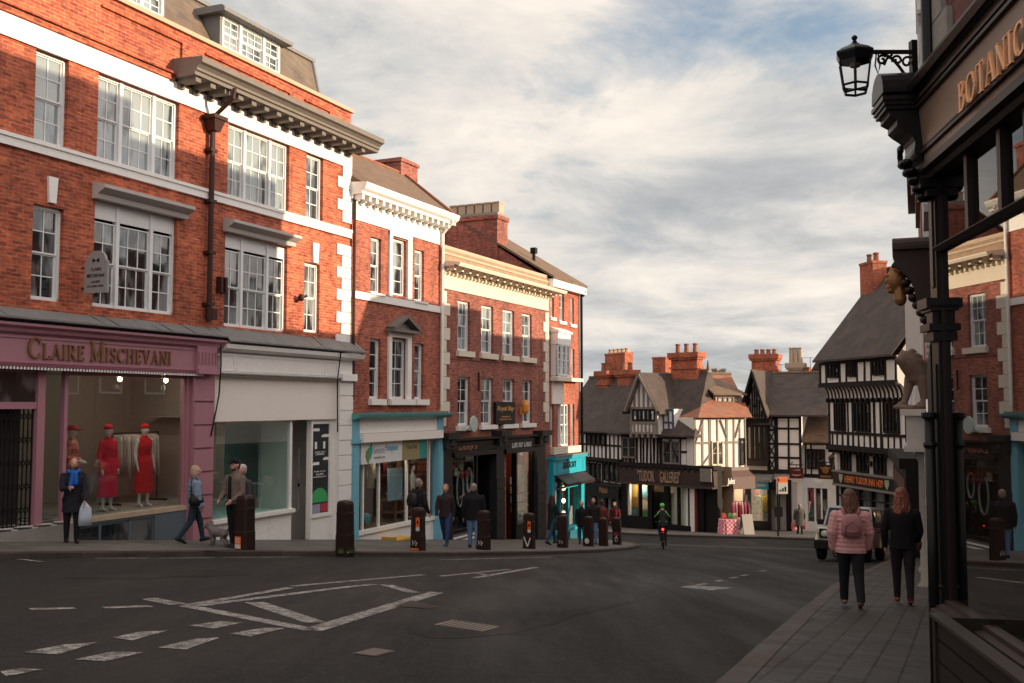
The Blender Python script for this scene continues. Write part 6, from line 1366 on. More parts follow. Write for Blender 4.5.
m = MB(); m.quad((S(746, 500), 1.3, -1), (LT, 1.3, -1), (LT, 1.3, 3.4), (S(746, 500), 1.3, 3.4)); m.box(S(748, 500), S(770, 500), .1, 1.3, hq - .1, hq - .04); m.quad((S(770, 500), .12, -1), (S(770, 500), 1.3, -1), (S(770, 500), 1.3, 3.4), (S(770, 500), .12, 3.4)); par(F, 'shop_interior', m, 'putty', shp)
m = MB(); m.box(S(789.5, 500), S(797, 500), -.03, .02, -1, F.h_(793, 482)); par(F, 'pale_panel', m, 'plasterg', shp)
pl = bpy.data.lights.new('shop_light', 'POINT'); pl.energy = 10; pl.color = (1, .8, .6); pl.shadow_soft_size = .1; o = bpy.data.objects.new('shop_light', pl); COL.objects.link(o); o.parent = shp; o.location = (S(759, 495), .2, hsT - .7); m = MB(); m.ell((S(759, 495), .2, hsT - .55), .05, .05, .05); par(F, 'ceiling_lamp', m, 'lampw', shp)
for n, x, y, mk_, c, lab in (('potted_plant', 758, 520, 0, (.1, .3, .1), 'small leafy plant in an orange pot in the shop window under the blue sign'), ('hanging_coat', 766.5, 506, 1, (.5, .30, .05), 'yellow coat hanging in the shop window under the blue sign'), ('hanging_jumper', 754, 497, 2, (.3, .05, .06), 'red bunting shaped jumper hanging in the shop window under the blue sign')):
    s, h = F.p(x, y, .5)
    if mk_ == 0:
        t_ = thing(n, F.world(s, .5, hq - .04), math.atan2(F.D.y, F.D.x), lab, 'plant'); m = MB(); m.lathe((0, 0, 0), [(.18, 0), (.28, .4), (.30, .42)], 12); m.build('pot', P((.5, .16, .05)), t_); m = MB()
        for q in range(60): a_ = random.uniform(0, 6.28); r_ = random.uniform(.05, .32); z = random.uniform(.9, 1.45); p0 = Vector((r_ * math.cos(a_), r_ * math.sin(a_), z)); m.quad(p0, p0 + Vector((.09, .02, .03)), p0 + Vector((.12, .06, .1)), p0 + Vector((.02, .05, .08)))
        m.tube([(0, 0, .4), (0, 0, 1.1)], .02, 5); m.build('foliage', P(c), t_)
    else:
        m = MB(); m.rings([(0, 0, -1.0, .28, .10), (0, 0, -.4, .25, .1), (0, 0, -.1, .27, .09), (0, 0, 0, .07, .06)], 12); [m.cap((q * .24, 0, -.12), (q * .33, 0, -.7), .07, .06) for q in (-1, 1)]; o = m.build(n, C(c), None, True); o.location = F.world(s, .5, h + .6); o.rotation_euler = (0, 0, math.atan2(F.D.y, F.D.x)); tag(o, lab, 'garment')

# ---- S: low house with brown catslide roof and white shop
F = Facade('timber_framed_house', 'small timbered house with a low brown roof and pale shopfront next to the inn', px(796, 57.9), px(842, 56.4), gz(17, 56)); FS = F; LS = F.L
he = F.h_(815, 443, -.3); hr = F.h_(815, 388, 4); hj = F.h_(815, 476); hb = F.h_(818, 488)
F.hole(S(808, 500), S(828, 500), -3, hb)
F.wall(0, LS, -2, he, MT['plaster'], depth=8, reveal=.15)
t = MB(); timber(t, 0, LS, hj, he, [0, .18, .3, .78, .9, 1], (0, 1)); t.box(0, LS, -.12, 0, hj - .1, hj + .06); par(F, 'timber_frame', t, 'timber')
a, b, c, e = F.rect(807, 825, 816, 449, 469, -.05); leaded(F, a, b, c, e, 4, d=-.1, rows=4)
rfS = pitched(F, -.3, LS + .5, he, hr, -.5, 4, 8.4, 'tileb', over=.1)
m = MB(); m.box(0, LS, -.10, .02, hb, hj - .1); shp = par(F, 'pale_shopfront', m, 'offwhite')
m = MB(); m.box(0, S(808, 500), -.08, .02, -2, hb); m.box(S(828, 500), LS, -.08, .02, -2, hb); m.box(S(814.5, 500), S(816, 500), -.05, .05, -1, hb); m.box(S(821, 500), S(822.5, 500), -.05, .05, -1, hb); m.box(S(808, 500), S(828, 500), -.08, .1, -2, F.h_(818, 522)); par(F, 'shop_frame', m, 'offwhite', shp)
m = MB(); text('Poppy', S(812.5, 484, -.1), S(823, 484, -.1), F.h_(818, 487, -.1), F.h_(818, 480, -.1), -.101, .03, m); par(F, 'lettering', m, 'white', shp)
m = MB(); m.box(S(808, 500), S(828, 500), 0, .01, F.h_(818, 522), hb); par(F, 'display_glass', m, 'glass', shp); m = MB(); m.quad((S(806, 500), 1.3, -1), (LS, 1.3, -1), (LS, 1.3, 3.4), (S(806, 500), 1.3, 3.4)); m.quad((S(826, 500), .12, -1), (S(826, 500), 1.3, -1), (S(826, 500), 1.3, 3.4), (S(826, 500), .12, 3.4)); par(F, 'shop_interior', m, paint('shop_pink', (.45, .16, .12), .9, .2, 1, .1, bmp=0), shp)
for k, (x, y, c) in enumerate(((811, 497, (.5, .06, .08)), (811.5, 512, (.05, .3, .35)), (818.5, 500, (.6, .4, .25)), (818.5, 515, (.3, .05, .06)), (825, 506, (.55, .5, .4)))):
    s, h = F.p(x, y, .4); m = MB(); m.box(-.22, .22, -.1, .1, -.25, .25); m.box(-.1, .1, -.06, .06, .25, .36); o = m.build('gift_box', P(c)); o.location = F.world(s, .45, h); o.rotation_euler = (0, 0, math.atan2(F.D.y, F.D.x)); tag(o, ['red box high in the left pane', 'teal box low in the left pane', 'peach box high in the middle pane', 'dark red box low in the middle pane', 'cream box in the right pane'][k] + ' of the pale shop beside the inn', 'box')
# hanging signs of S and T
def hang(name, F, x0, x1, yt, yb, d, mat, label, band, txt=None):
    a, b, c, e = F.rect(x0, x1, (x0 + x1) / 2, yt, yb, d); t_ = thing(name, F.world(0, 0, 0), math.atan2(F.D.y, F.D.x), label, 'sign'); m = MB(); m.box(a, b, d - .04, d + .04, c, e); m.build('board', mat, t_); m = MB(); m.tube([(a, 0, e + .25), (a, d, e + .15), (b, d, e + .15)], .03, 5); m.tube([((a + b) / 2, d, e + .15), ((a + b) / 2, d, e)], .02, 5); m.build('bracket', MT['black'], t_)
    m = MB()
    if band == 'fish': m.prism([(a + (b - a) * (.5 + .36 * math.cos(R(q))), (c + e) / 2 + (e - c) * .22 * math.sin(R(q)) - (e - c) * .05) for q in range(200, 341, 14)] + [(a + (b - a) * (.5 + .36 * math.cos(R(q))), (c + e) / 2 + (e - c) * .10 * math.sin(R(q)) - (e - c) * .05) for q in range(340, 199, -14)], 'y', d - .06, d - .041); m.prism([(a + (b - a) * .2, (c + e) / 2 + .15), (a + (b - a) * .75, (c + e) / 2 + .22), (a + (b - a) * .75, (c + e) / 2 + .14)], 'y', d - .06, d - .041)
    else:
        m.ell(((a + b) / 2, d - .05, (c + e) / 2 + .1), .2, .02, .2); m.box(a + .1, b - .1, d - .05, d - .04, c + .08, c + .2); m.box(a + .1, b - .1, d - .05, d - .04, e - .2, e - .12)
    m.build('emblem', P((.6, .35, .3)) if band == 'fish' else MT['gold'], t_); return t_
hang('hanging_sign', FT, 789.5, 803.5, 467.5, 478.5, -.9, P((.10, .02, .02)), 'dark red hanging sign with a pale curved emblem, right of the gabled house', 'fish')
hang('hanging_sign', FS, 818.5, 833, 465, 479, -1.2, MT['brownd'], 'gilded dark hanging sign beside the corner of the inn', 'gold')

# ---- INN: tall jettied house at the right
F = Facade('timber_framed_inn', 'tall black and white jettied inn with striped coving and a steep dark roof', px(835, 48.5), px(900, 43.0), gz(16, 46), 'inn'); FI = F; LI = F.L
S = lambda x, y=440, d=0: F.s_(x, y=y, d=d)
hj1 = F.h_(865, 449); hj2 = F.h_(865, 398); he = F.h_(865, 359, -.7); hc = F.h_(865, 384, -.7); hf0, hf1 = F.h_(865, 487), F.h_(865, 475)
F.hole(.3, LI - .2, -3, hf0)
LI2 = LI + 1.0
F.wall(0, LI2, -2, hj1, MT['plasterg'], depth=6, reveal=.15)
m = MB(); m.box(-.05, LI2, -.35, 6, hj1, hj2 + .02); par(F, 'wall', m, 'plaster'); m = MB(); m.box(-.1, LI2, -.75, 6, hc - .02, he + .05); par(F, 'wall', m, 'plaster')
# coved jetty with curved ribs
m = MB(); n = 8; prof = [(-.36 - .38 * (1 - math.cos(math.pi / 2 * i / n)), hj2 + (hc - hj2) * math.sin(math.pi / 2 * i / n)) for i in range(n + 1)]
m.prism(prof + [(-.3, hc), (-.3, hj2)], 'x', -.05, LI2); cv = par(F, 'cove', m, 'plaster')
m = MB(); q = .0
while q < LI2 - .1: m.prism([(d_ - .035, z) for d_, z in prof] + [(-.34, hc), (-.34, hj2)], 'x', q, q + .10); q += .33
par(F, 'cove_ribs', m, 'timber', cv)
t = MB()
k = len(t.v); timber(t, -.1, LI2, hc, he, [0, .10, .29, .38, .52, .62, .70, .87, 1], (0, 1), w=.13); shift(t, k, -.75)
k = len(t.v); timber(t, -.05, LI2, hj1, hj2, [0, .28, .34, .62, .70, 1], (0, .30, .95), w=.13); timber(t, -.05 + LI2 * .05, LI2, hj1, hj1 + (hj2 - hj1) * .30, 13, (), w=.10); shift(t, k, -.35)
t.box(-.1, LI2, -.85, -.7, hc - .1, hc + .06); t.box(-.1, LI2, -.5, -.3, hj1 - .12, hj1 + .08); q = .0
while q < LI2: t.box(q, q + .13, -.45, .0, hj1 - .26, hj1 - .1); t.box(q, q + .10, -.52, -.34, hj2 - .2, hj2); q += .45
par(F, 'timber_frame', t, 'timber')
for f0, f1 in ((.11, .28), (.39, .51), (.71, .86)): a, b = LI2 * f0, LI2 * f1; leaded(F, a + .05, b - .05, hc + .35, he - .1, 3, d=-.84, rows=3)
for f0, f1 in ((.08, .25), (.36, .58), (.73, .93)): a, b = LI2 * f0, LI2 * f1; z = hj1 + (hj2 - hj1) * .34; leaded(F, a + .08, b - .05, z, hj2 - .2, 4, d=-.46, rows=3)
for x0, x1 in ((841, 851), (857, 868.5), (874, 886)): a, b, c, e = F.rect(x0, x1, 865, 453, 473, -.03); leaded(F, a, b, c, e, 3, d=-.08, rows=4)
m = MB(); m.box(S(870, 460) - .05, S(872.5, 460), -.1, 0, F.h_(871, 466), F.h_(871, 461)); par(F, 'small_plaque', m, 'black')
hr = F.h_(866, 276, 2.6); rfI = pitched(F, 0, LI2, he, hr, -1.1, 2.6, 6.4, 'tile', over=.15)
gable_fill(F, -.08, -.7, 2.6, 6, he, hr, 'plasterg'); gable_fill(F, LI2 - .02, -.7, 2.6, 6, he, hr, 'plasterg')
chim(F, 860, 873, 262, 300, 1.6, .75, 'brick4', 2, rfI, .45, 'tileo', False)
m = MB(); m.box(0, LI, -.22, .02, hf0, hf1); shp = par(F, 'inn_frontage', m, 'black')
m = MB(); m.box(-.02, LI + .02, -.28, .02, hf1, hf1 + .08); m.box(-.02, LI + .02, -.26, .02, hf0 - .1, hf0); par(F, 'fascia_moulding', m, 'timberg', shp)
m = MB(); hq = (hf1 - hf0); text('HENRY TUDOR INN 1429', S(845, 481, -.22), S(883, 481, -.22), hf0 + hq * .22, hf0 + hq * .80, -.2205, .02, m); par(F, 'lettering', m, P((.75, .20, .04)), shp)
for x in (841, 887): m = MB(); s = S(x, 481, -.22); z = hf0 + hq / 2; m.prism([(s - .17, z + .2), (s + .17, z + .2), (s + .17, z - .02), (s, z - .24), (s - .17, z - .02)], 'y', -.24, -.2205); par(F, 'shield', m, P((.35, .38, .25)), shp)
m = MB()
for f in (0, .17, .33, .36, .55, .75, .97): m.box(LI * f, LI * f + .14, -.08, .12, -2, hf0)
m.box(0, LI, -.08, .1, -2, .4); m.box(0, LI, -.06, .1, hf0 - .6, hf0 - .52); par(F, 'shop_frame', m, 'black', shp)
m = MB(); m.box(.3, LI - .2, .02, .03, .4, hf0); par(F, 'window_glass', m, 'paned', shp)

# unseen house added behind the inn to shade the gabled house's roof
F = Facade('rendered_house', 'unseen rendered house added behind the inn to shade the gabled roof', (19.6, 57.0), (26.5, 57.4), gz(20, 57)); m = MB(); m.box(0, F.L, 0, 8, -2, 2.7 - F.zb - 1.6); par(F, 'wall', m, 'plasterg'); m = MB(); h = 2.7 - F.zb; m.prism([(-.2, h - 1.6), (8.2, h - 1.6), (4, h + .9)], 'x', -.2, F.L + .2); par(F, 'roof', m, 'tile')
for k in range(3): F.sash(1 + k * 2, 2 + k * 2, h - 3.4, h - 2.1, d=-.05, hole=False)
# ================================================================== RIGHT SIDE
# ---- corner shop at the right edge (inward = +X, s runs from the corner towards the camera)
xc, zc = at_depth(936, 7.1); tB = .140
F = Facade('corner_shop_building', 'dark shop building at the right edge with BOTANIC lettering and large reflecting window', (xc, zc), (xc - tB * 13, zc - 13), gz(xc, zc), 'shop'); FB = F; AZB = math.atan2(F.D.y, F.D.x)
S = lambda x, y=400, d=0: F.s_(x, y=y, d=d)
Hh = lambda x, y, d=0: F.h_(x, y, d)
LB = F.L
hsill = Hh(951, 604); htr0, htr1 = Hh(958, 243), Hh(956, 236)     # window foot, transom rail
hw1 = Hh(952, 167)                                                   # top of the transom lights / underside of the fascia
hfa0, hfa1 = Hh(952, 140, -.1), Hh(950, 66, -.1)
hct = Hh(945, 40, -.2)
sp1 = S(944.5, 400)                                                  # pilaster end, glass begins
sg0 = sp1
# upper brick wall, quoins at the corner
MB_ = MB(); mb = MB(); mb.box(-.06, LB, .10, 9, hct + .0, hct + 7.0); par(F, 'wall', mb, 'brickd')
mb = MB(); h = hct + .25; i = 0
while h < hct + 6.8: w_ = .20 if i % 2 else .34; mb.box(-.10, -.06 + w_, .06, .5, h, h + .30); h += .31; i += 1
par(F, 'quoins', mb, 'stone')
mb = MB(); mb.box(0.0, LB, .05, 9, -1.5, .02); mb.box(0, LB, 1.8, 9, 0, hct); mb.box(-.0, .0 + .12, .05, 9, 0, hct); par(F, 'wall', mb, 'blackm')
# fascia with cornice
mb = MB(); mb.prism([(.12, hfa1), (-.14, hfa1), (-.15, hfa1 + .03), (-.17, hfa1 + .05), (-.17, hfa1 + .07), (-.20, hct - .06), (-.22, hct - .02), (-.22, hct), (-.16, hct + .015), (-.14, hct + .06), (.1, hct + .10)], 'x', -.02, LB); sh = par(F, 'dark_shopfront', mb, 'brownd')
mb = MB(); mb.add([(.02, -.10, hfa0), (LB, -.10, hfa0), (LB, -.14, hfa1), (.02, -.14, hfa1), (.02, .12, hfa0), (LB, .12, hfa0), (LB, .12, hfa1), (.02, .12, hfa1)], [(0, 1, 2, 3), (7, 6, 5, 4), (0, 4, 5, 1), (1, 5, 6, 2), (2, 6, 7, 3), (3, 7, 4, 0)]); par(F, 'fascia', mb, 'bronze', sh)
mb = MB()
def rail(z, dd, w_=.022, t=.03): mb.box(.06, LB, dd - t, dd, z, z + w_)
rail(hfa0 + .07, -.10); rail(hfa0 + .105, -.103, .012, .02); rail(hfa1 - .09, -.13); rail(hfa1 - .05, -.132, .014, .03); mb.box(.05, .075, -.155, -.1, hfa0 + .07, hfa1 - .07)
par(F, 'fascia_moulding', mb, 'brownd', sh)
mb = MB(); mb.prism([(.1, hw1), (-.06, hw1), (-.08, hw1 + .03), (-.13, hfa0 - .05), (-.13, hfa0), (.1, hfa0)], 'x', .0, LB); par(F, 'architrave', mb, 'brownd', sh)
# letters
mb = MB(); vs, fs = serif_word('BOTANICALS', 1, 1, .08)
lx0 = S(962, 100, -.14); wd = S(1016, 30, -.14) - lx0; hb_, ht_ = Hh(970, 106, -.14), Hh(962.5, 84, -.14)
serif_to(mb, 'BOTANIC', lx0, lx0 + wd * 1.18, hb_, ht_, -.15, .014, 1); par(F, 'lettering', mb, paint('copper_letter', (.95, .46, .22), .4, .1, 8, .1), sh)
# transom lights, window, sill
mb = MB()
mb.prism([(.14, htr0), (-.02, htr0), (-.05, htr0 + .03), (-.05, htr1 - .02), (-.02, htr1), (.14, htr1)], 'x', sp1 - .02, LB); rl = par(F, 'transom_rail', mb, 'brownd', sh)
mb = MB()
for x in (969, 1003): s = S(x, 190); mb.box(s - .03, s + .03, -.02, .03, htr1, hw1)
q = S(1003, 190) + .42
while q < LB: mb.box(q - .03, q + .03, -.02, .03, htr1, hw1); q += .42
mb.box(sp1, sp1 + .03, -.01, .05, htr1, hw1); mb.box(sp1, sp1 + .02, -.01, .05, hsill, htr0)
for q in (2.9, 5.6, 8.2): mb.box(q, q + .07, -.03, .03, hsill, htr0)
par(F, 'mullion', mb, 'brownd', sh)
mb = MB(); mb.quad((sp1, .015, htr1), (LB, .015, htr1), (LB, .015, hw1), (sp1, .015, hw1)); par(F, 'transom_glass', mb, clear_glass('transom_glass', 2.0, (.75, .75, .75)), sh)
mb = MB(); mb.quad((sg0, .01, hsill), (LB, .01, hsill), (LB, .01, htr0), (sg0, .01, htr0)); par(F, 'display_glass', mb, 'glassr', sh)
mb = MB(); mb.prism([(.16, hsill - .10), (-.10, hsill - .10), (-.12, hsill - .08), (-.12, hsill - .045), (-.08, hsill - .035), (-.08, hsill - .02), (-.03, hsill - .01), (-.03, hsill + .02), (.16, hsill + .03)], 'x', sp1 - .04, LB); par(F, 'window_sill', mb, paint('worn_sill', (.06, .042, .038), .5, .3, 6, .4), sh)
mb = MB(); mb.box(.1, LB, .0, .2, -1.5, hsill - .1); 
for z in (.18, .42): mb.box(.1, LB, -.02, .01, z, z + .03)
par(F, 'stall_riser', mb, 'black', sh)
mb = MB(); mb.quad((0.2, 1.75, -.2), (LB, 1.75, -.2), (LB, 1.75, hw1 + .1), (.2, 1.75, hw1 + .1)); mb.box(.2, LB, .12, 1.75, hsill - .1, hsill - .06); mb.quad((.16, .1, hsill), (.16, 1.75, hsill), (.16, 1.75, hw1), (.16, .1, hw1)); mb.quad((.2, .1, hw1 + .05), (LB, .1, hw1 + .05), (LB, 1.75, hw1 + .05), (.2, 1.75, hw1 + .05)); par(F, 'shop_interior', mb, paint('dim_wall', (.07, .04, .03), .9, .3, 1, .2, bmp=0), sh)
mb = MB(); 
for k in range(9): mb.rings([(.55 + .035 * k, .5 + .03 * (k % 2), hsill, .03, .03), (.55 + .035 * k, .5 + .03 * (k % 2), htr0 - .3, .025, .03)], 8)
par(F, 'curtain', mb, C((.16, .07, .03)), sh)
# pilaster with base and capitals
mb = MB(); z2, z3 = Hh(940, 296, -.1), Hh(940, 332, -.1)
mb.box(.03, sp1, -.03, .12, -1.2, hfa0); mb.box(.07, sp1 - .05, -.04, -.02, -.2, z3 - .2); mb.box(.07, sp1 - .05, -.04, -.02, z2 + .1, hw1 - .1)
for z, w_, pr in ((z2, .05, .11), (z2 - .05, .02, .085), (z3 + .06, .03, .095), (z3, .04, .07), (hw1 - .02, .05, .13), (hw1 - .10, .03, .09)): mb.box(.0 - pr * .3, sp1 + .03, -pr, .1, z - w_, z + .02)
mb.box(.04, sp1, -.065, .05, z3, z2)
mb.box(.0, sp1 + .01, -.06, .12, -1.2, .45); par(F, 'pilaster', mb, 'black', sh)
# console at the fascia end: a scroll bracket with a small segmental hood
cw0, cw1 = -.04, .24; top = Hh(893, 78, -.36); mid = Hh(893, 97, -.36); bot = Hh(928, 172, -.02)
pf = [(.10, top), (-.34, top), (-.36, top - .02), (-.36, mid), (-.33, mid - .03), (-.33, mid - .06), (-.28, mid - .09), (-.28, mid - .13), (-.25, mid - .16)]
for i in range(10): a = i / 9; pf.append((-.25 + .17 * a + .035 * math.sin(a * math.pi * 2), mid - .16 - (mid - .16 - bot) * a))
pf += [(.1, bot)]
mb = MB(); mb.prism(pf, 'x', cw0, cw1)
arc = [(cw0 - .04 + (cw1 - cw0 + .08) * (.5 - .5 * math.cos(math.pi * i / 8)), top + .15 * math.sin(math.pi * i / 8)) for i in range(9)]
mb.prism([(a, b) for a, b in arc] + [(cw1 + .04, top - .03), (cw0 - .04, top - .03)], 'y', -.38, .1)
for i in range(3): mb.box(cw0 - .02 - .012 * i, cw1 + .02 + .012 * i, -.36 - .012 * i, .05, mid - .02 + .03 * i, mid + .012 + .03 * i)
mb.tube([(cw0 + .14 + .05 * math.cos(a), -.24 + .02 * a / 3, mid - .30 + .05 * math.sin(a) - .01 * a) for a in [i * .5 for i in range(13)]], .022, 6)
for i in range(5): mb.ell((cw0 + .14, -.20 + .03 * i, mid - .38 - .06 * i), .09 - .01 * i, .05, .035)
par(F, 'console', mb, 'black', sh)
# rain pipe on the corner above
mb = MB(); s = -.12; mb.tube([(s, .04, hct + 7), (s, .04, hct - .05), (s + .02, .06, hct - .9), (s + .02, .06, Hh(925, 300))], .045, 10)
for z in (1.2, 3.0): mb.box(s - .08, s + .08, -.02, .1, hct + z, hct + z + .06)
par(F, 'downpipe', mb, 'black')
# timber planter under the window
pw = thing('planter_box', F.world(S(935, 640, -.30), .16, gz(*F.world(.6, -.3, 0).xy) - F.zb), AZB, 'dark slatted timber planter box under the corner shop window', 'planter')
zt = Hh(935, 617, -.30) - (pw.location.z - F.zb); PL = 3.4; mb = MB()
zz = zt
while zz > .12: mb.box(0, PL, -.46, -.43, zz - .115, zz); mb.box(0, .03, -.45, -.06, zz - .115, zz); zz -= .13
for q in (0, 1.4, 2.8, PL - .06): mb.box(q, q + .06, -.475, -.42, .0, zt + .003)
mb.build('slats', paint('planter_wood', (.022, .017, .015), .6, .3, 5, .4), pw); mb = MB(); mb.box(.04, PL - .04, -.42, -.08, .1, zt - .09); mb.build('soil', paint('soil', (.02, .016, .012), .95, .3, 10, .4, bmp=1.0), pw)
mb = MB(); mb.box(-.01, PL + .01, -.49, -.40, zt, zt + .022); mb.build('rim', paint('planter_rim', (.045, .036, .032), .5, .3, 5, .4), pw)
# free standing black post by the corner, tied back to the shop
pxp, pzp = at_depth(928, 7.0); zg = gz(pxp, pzp); zt_ = (405 - 412) / FPX * 7.0
pp = thing('black_post', (pxp, pzp, zg), AZB, 'slim black iron post with a flat cap, standing at the corner of the dark shop', 'post')
mb = MB(); mb.tube([(0, 0, 0), (0, 0, zt_ - zg)], .036, 12); mb.lathe((0, 0, 0), [(.07, 0), (.07, .06), (.05, .14), (.036, .18)], 12); mb.build('shaft', MT['black'], pp, True); mb = MB(); mb.lathe((0, 0, zt_ - zg - .05), [(.04, 0), (.052, .015), (.052, .045), (.04, .05)], 12); mb.lathe((0, 0, 1.8), [(.04, 0), (.046, .02), (.04, .04)], 12); mb.build('cap', MT['black'], pp)
zb_ = (405 - 583) / FPX * 7.0 - zg; mb = MB(); mb.tube([(0, 0, zb_), (.02, .12, zb_)], .022, 8); mb.box(-.04, .06, .10, .13, zb_ - .06, zb_ + .06); mb.build('bracket', MT['black'], pp)

# ---- bracket street lamp on the corner
lx, ly, hz = at_px(914.5, 52, 7.0)
lm = thing('street_lamp', (lx, ly, hz), 0, 'black wall bracket street lamp with a six sided glass lantern, at the top right', 'street lamp')
arm = (915 - 872) / FPX * 7.0; c = -((915 - 852.5) / FPX * 7.0); u_ = 7.0 / FPX
mb = MB(); mb.obox((0, 0, 0), (-arm - .0, 0, .0), .028, .024); mb.box(-.03, .01, -.03, .03, -.30, .08)
def spiral(cx, cz, r, t0, n, sg=1): return [(cx + r * (1 - .75 * i / n) * math.cos(R(t0 + sg * 420 * i / n)), 0, cz + r * (1 - .75 * i / n) * math.sin(R(t0 + sg * 420 * i / n))) for i in range(n + 1)]
mb.tube([(-.0, 0, -.26)] + [(-.03 - .20 * (i / 8), 0, -.24 + .22 * math.sin(math.pi / 2 * i / 8)) for i in range(9)], .011, 6)
mb.tube(spiral(-.055, -.075, .05, -40, 20), .009, 6); mb.tube(spiral(-.125, -.06, .038, 200, 18, -1), .009, 6); mb.tube(spiral(-.235, -.06, .038, 40, 18), .009, 6); mb.tube([(-.16, 0, -.02), (-.20, 0, -.05), (-.22, 0, -.095)], .009, 6)
mb.tube([(-.275, 0, -.01), (-.285, 0, -.10), (-.265, 0, -.16), (-.25, 0, -.10), (-.262, 0, -.012)], .006, 5)
mb.build('bracket', MT['black'], lm)
k = .012
def hexring(r, z): return [(c + r * math.cos(R(60 * i + 12)), r * math.sin(R(60 * i + 12)), z) for i in range(6)]
c = -((915 - 854) / FPX * 7.0); Y_ = lambda y: (52 - y) * u_
rt, rm, rl_, rb_ = 20.5 * u_, 17 * u_, 13.5 * u_, 12 * u_
mb = MB(); a = hexring(rm, Y_(62.5)); b = hexring(rt, Y_(55)); top_ = hexring(rt, Y_(53)); cap1 = hexring(rt * .70, Y_(48.8)); cap_ = hexring(rt * .30, Y_(45)); tip = hexring(.016, Y_(42))
for r0, r1 in ((a, b), (b, top_), (top_, cap1), (cap1, cap_), (cap_, tip)):
    for i in range(6): mb.quad(r0[i], r0[(i + 1) % 6], r1[(i + 1) % 6], r1[i])
mb.poly(tip); mb.lathe((c, 0, Y_(41.5)), [(.018, 0), (.010, .012), (.020, .022), (.022, .034), (.014, .044), (.004, .05)], 10); zb0 = Y_(94); z_r0 = Y_(62.5)
mb.build('roof', paint('lamp_black', (.012, .013, .016), .35, .2, 4, .2), lm)
mb = MB(); lo = hexring(rl_, Y_(87)); base = hexring(rb_ * .92, zb0)
for i in range(6):
    mb.tube([a[i], lo[i], base[i]], .008, 5); mb.tube([lo[i], lo[(i + 1) % 6]], .009, 5); mb.tube([base[i], base[(i + 1) % 6]], .010, 5)
mb.build('cage', MT['black'], lm)
mb = MB()
for i in range(6): mb.quad(a[i], a[(i + 1) % 6], lo[(i + 1) % 6], lo[i])
mb.build('glass', clear_glass('lantern_glass', 1.4, (.93, .93, .93)), lm)
mb = MB(); mb.lathe((c, 0, z_r0 - .035), [(.035, 0), (.04, .015), (.03, .035)], 10); mb.build('lamp_holder', paint('lamp_inner', (.22, .17, .12), .5, .2, 4, .2), lm)

# ---- right-hand row beyond the corner
def Rw(z, x): return at_depth(x, z)
F = Facade('terraced_building', 'dark terraced building just beyond the corner shop, its carved console with a gilded head showing', Rw(13.0, 931), Rw(7.45, 938), gz(4, 10)); AZ = math.atan2(F.D.y, F.D.x); FT1 = F
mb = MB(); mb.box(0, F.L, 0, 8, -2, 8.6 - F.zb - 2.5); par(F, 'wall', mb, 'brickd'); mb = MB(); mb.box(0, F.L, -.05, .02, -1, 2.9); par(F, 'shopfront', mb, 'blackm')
for k in range(2): F.sash(.8 + k * 2.4, 1.9 + k * 2.4, 4.2, 6.0, d=-.06, hole=False)
# carved console with gilded head, on the near end of that shopfront
z8 = 8.0; cx, cy, cz_ = at_px(933, 318, z8); u8 = z8 / FPX
con = thing('carved_console', (cx, cy, cz_), math.atan2(FT1.D.y, FT1.D.x), 'carved console bracket with a gilded head beneath its hood, above the lion', 'console')
# local: -y towards the street, x along the front (towards the camera)
Hc = (318 - 238) * u8
mb = MB(); top = Hc - .10
pf = [(.0, top + .03), (-.26, top + .03), (-.29, top), (-.29, top - .05), (-.27, top - .08), (-.30, top - .12), (-.24, top - .15)]
for i in range(9): a = i / 8; pf.append((-.24 + .22 * a + .03 * math.sin(a * math.pi * 2), top - .16 - (top - .16) * a))
pf += [(.0, 0)]
mb.prism(pf, 'x', -.05, .17); arc = [(-.09 + .30 * (.5 - .5 * math.cos(math.pi * i / 8)), top + .02 + .09 * math.sin(math.pi * i / 8)) for i in range(9)]
mb.prism(arc + [(.21, top), (-.09, top)], 'y', -.29, .02)
for i in range(7): mb.ell((.06, -.20 + .028 * i, top - .26 - .06 * i), .10, .04, .035)
mb.build('bracket', paint('console_brown', (.05, .028, .026), .55, .3, 6, .4), con)
h_ = MB(); hx, hy, hz_ = .02, -.27, top - .22
h_.ell((hx, hy, hz_), .062, .075, .10); h_.ell((hx, hy - .07, hz_ - .01), .014, .022, .025); h_.ell((hx, hy - .055, hz_ - .06), .03, .025, .02); h_.ell((hx, hy - .045, hz_ - .09), .028, .025, .025); h_.ell((hx, hy - .06, hz_ + .035), .045, .02, .012); h_.cap((hx, hy + .02, hz_ - .06), (hx, hy + .03, hz_ - .17), .045, .05)
for q in range(26):
    a = random.uniform(0, 6.28); e = random.uniform(.0, 1.3); h_.ell((hx + .065 * math.cos(a) * math.cos(e), hy + .015 + .07 * math.sin(a) * math.cos(e) * .9 + .01, hz_ + .045 + .075 * math.sin(e)), .022, .022, .02, 6, 5)
remesh(h_, 'gilded_head', .008, MT['gold'], con, 1)

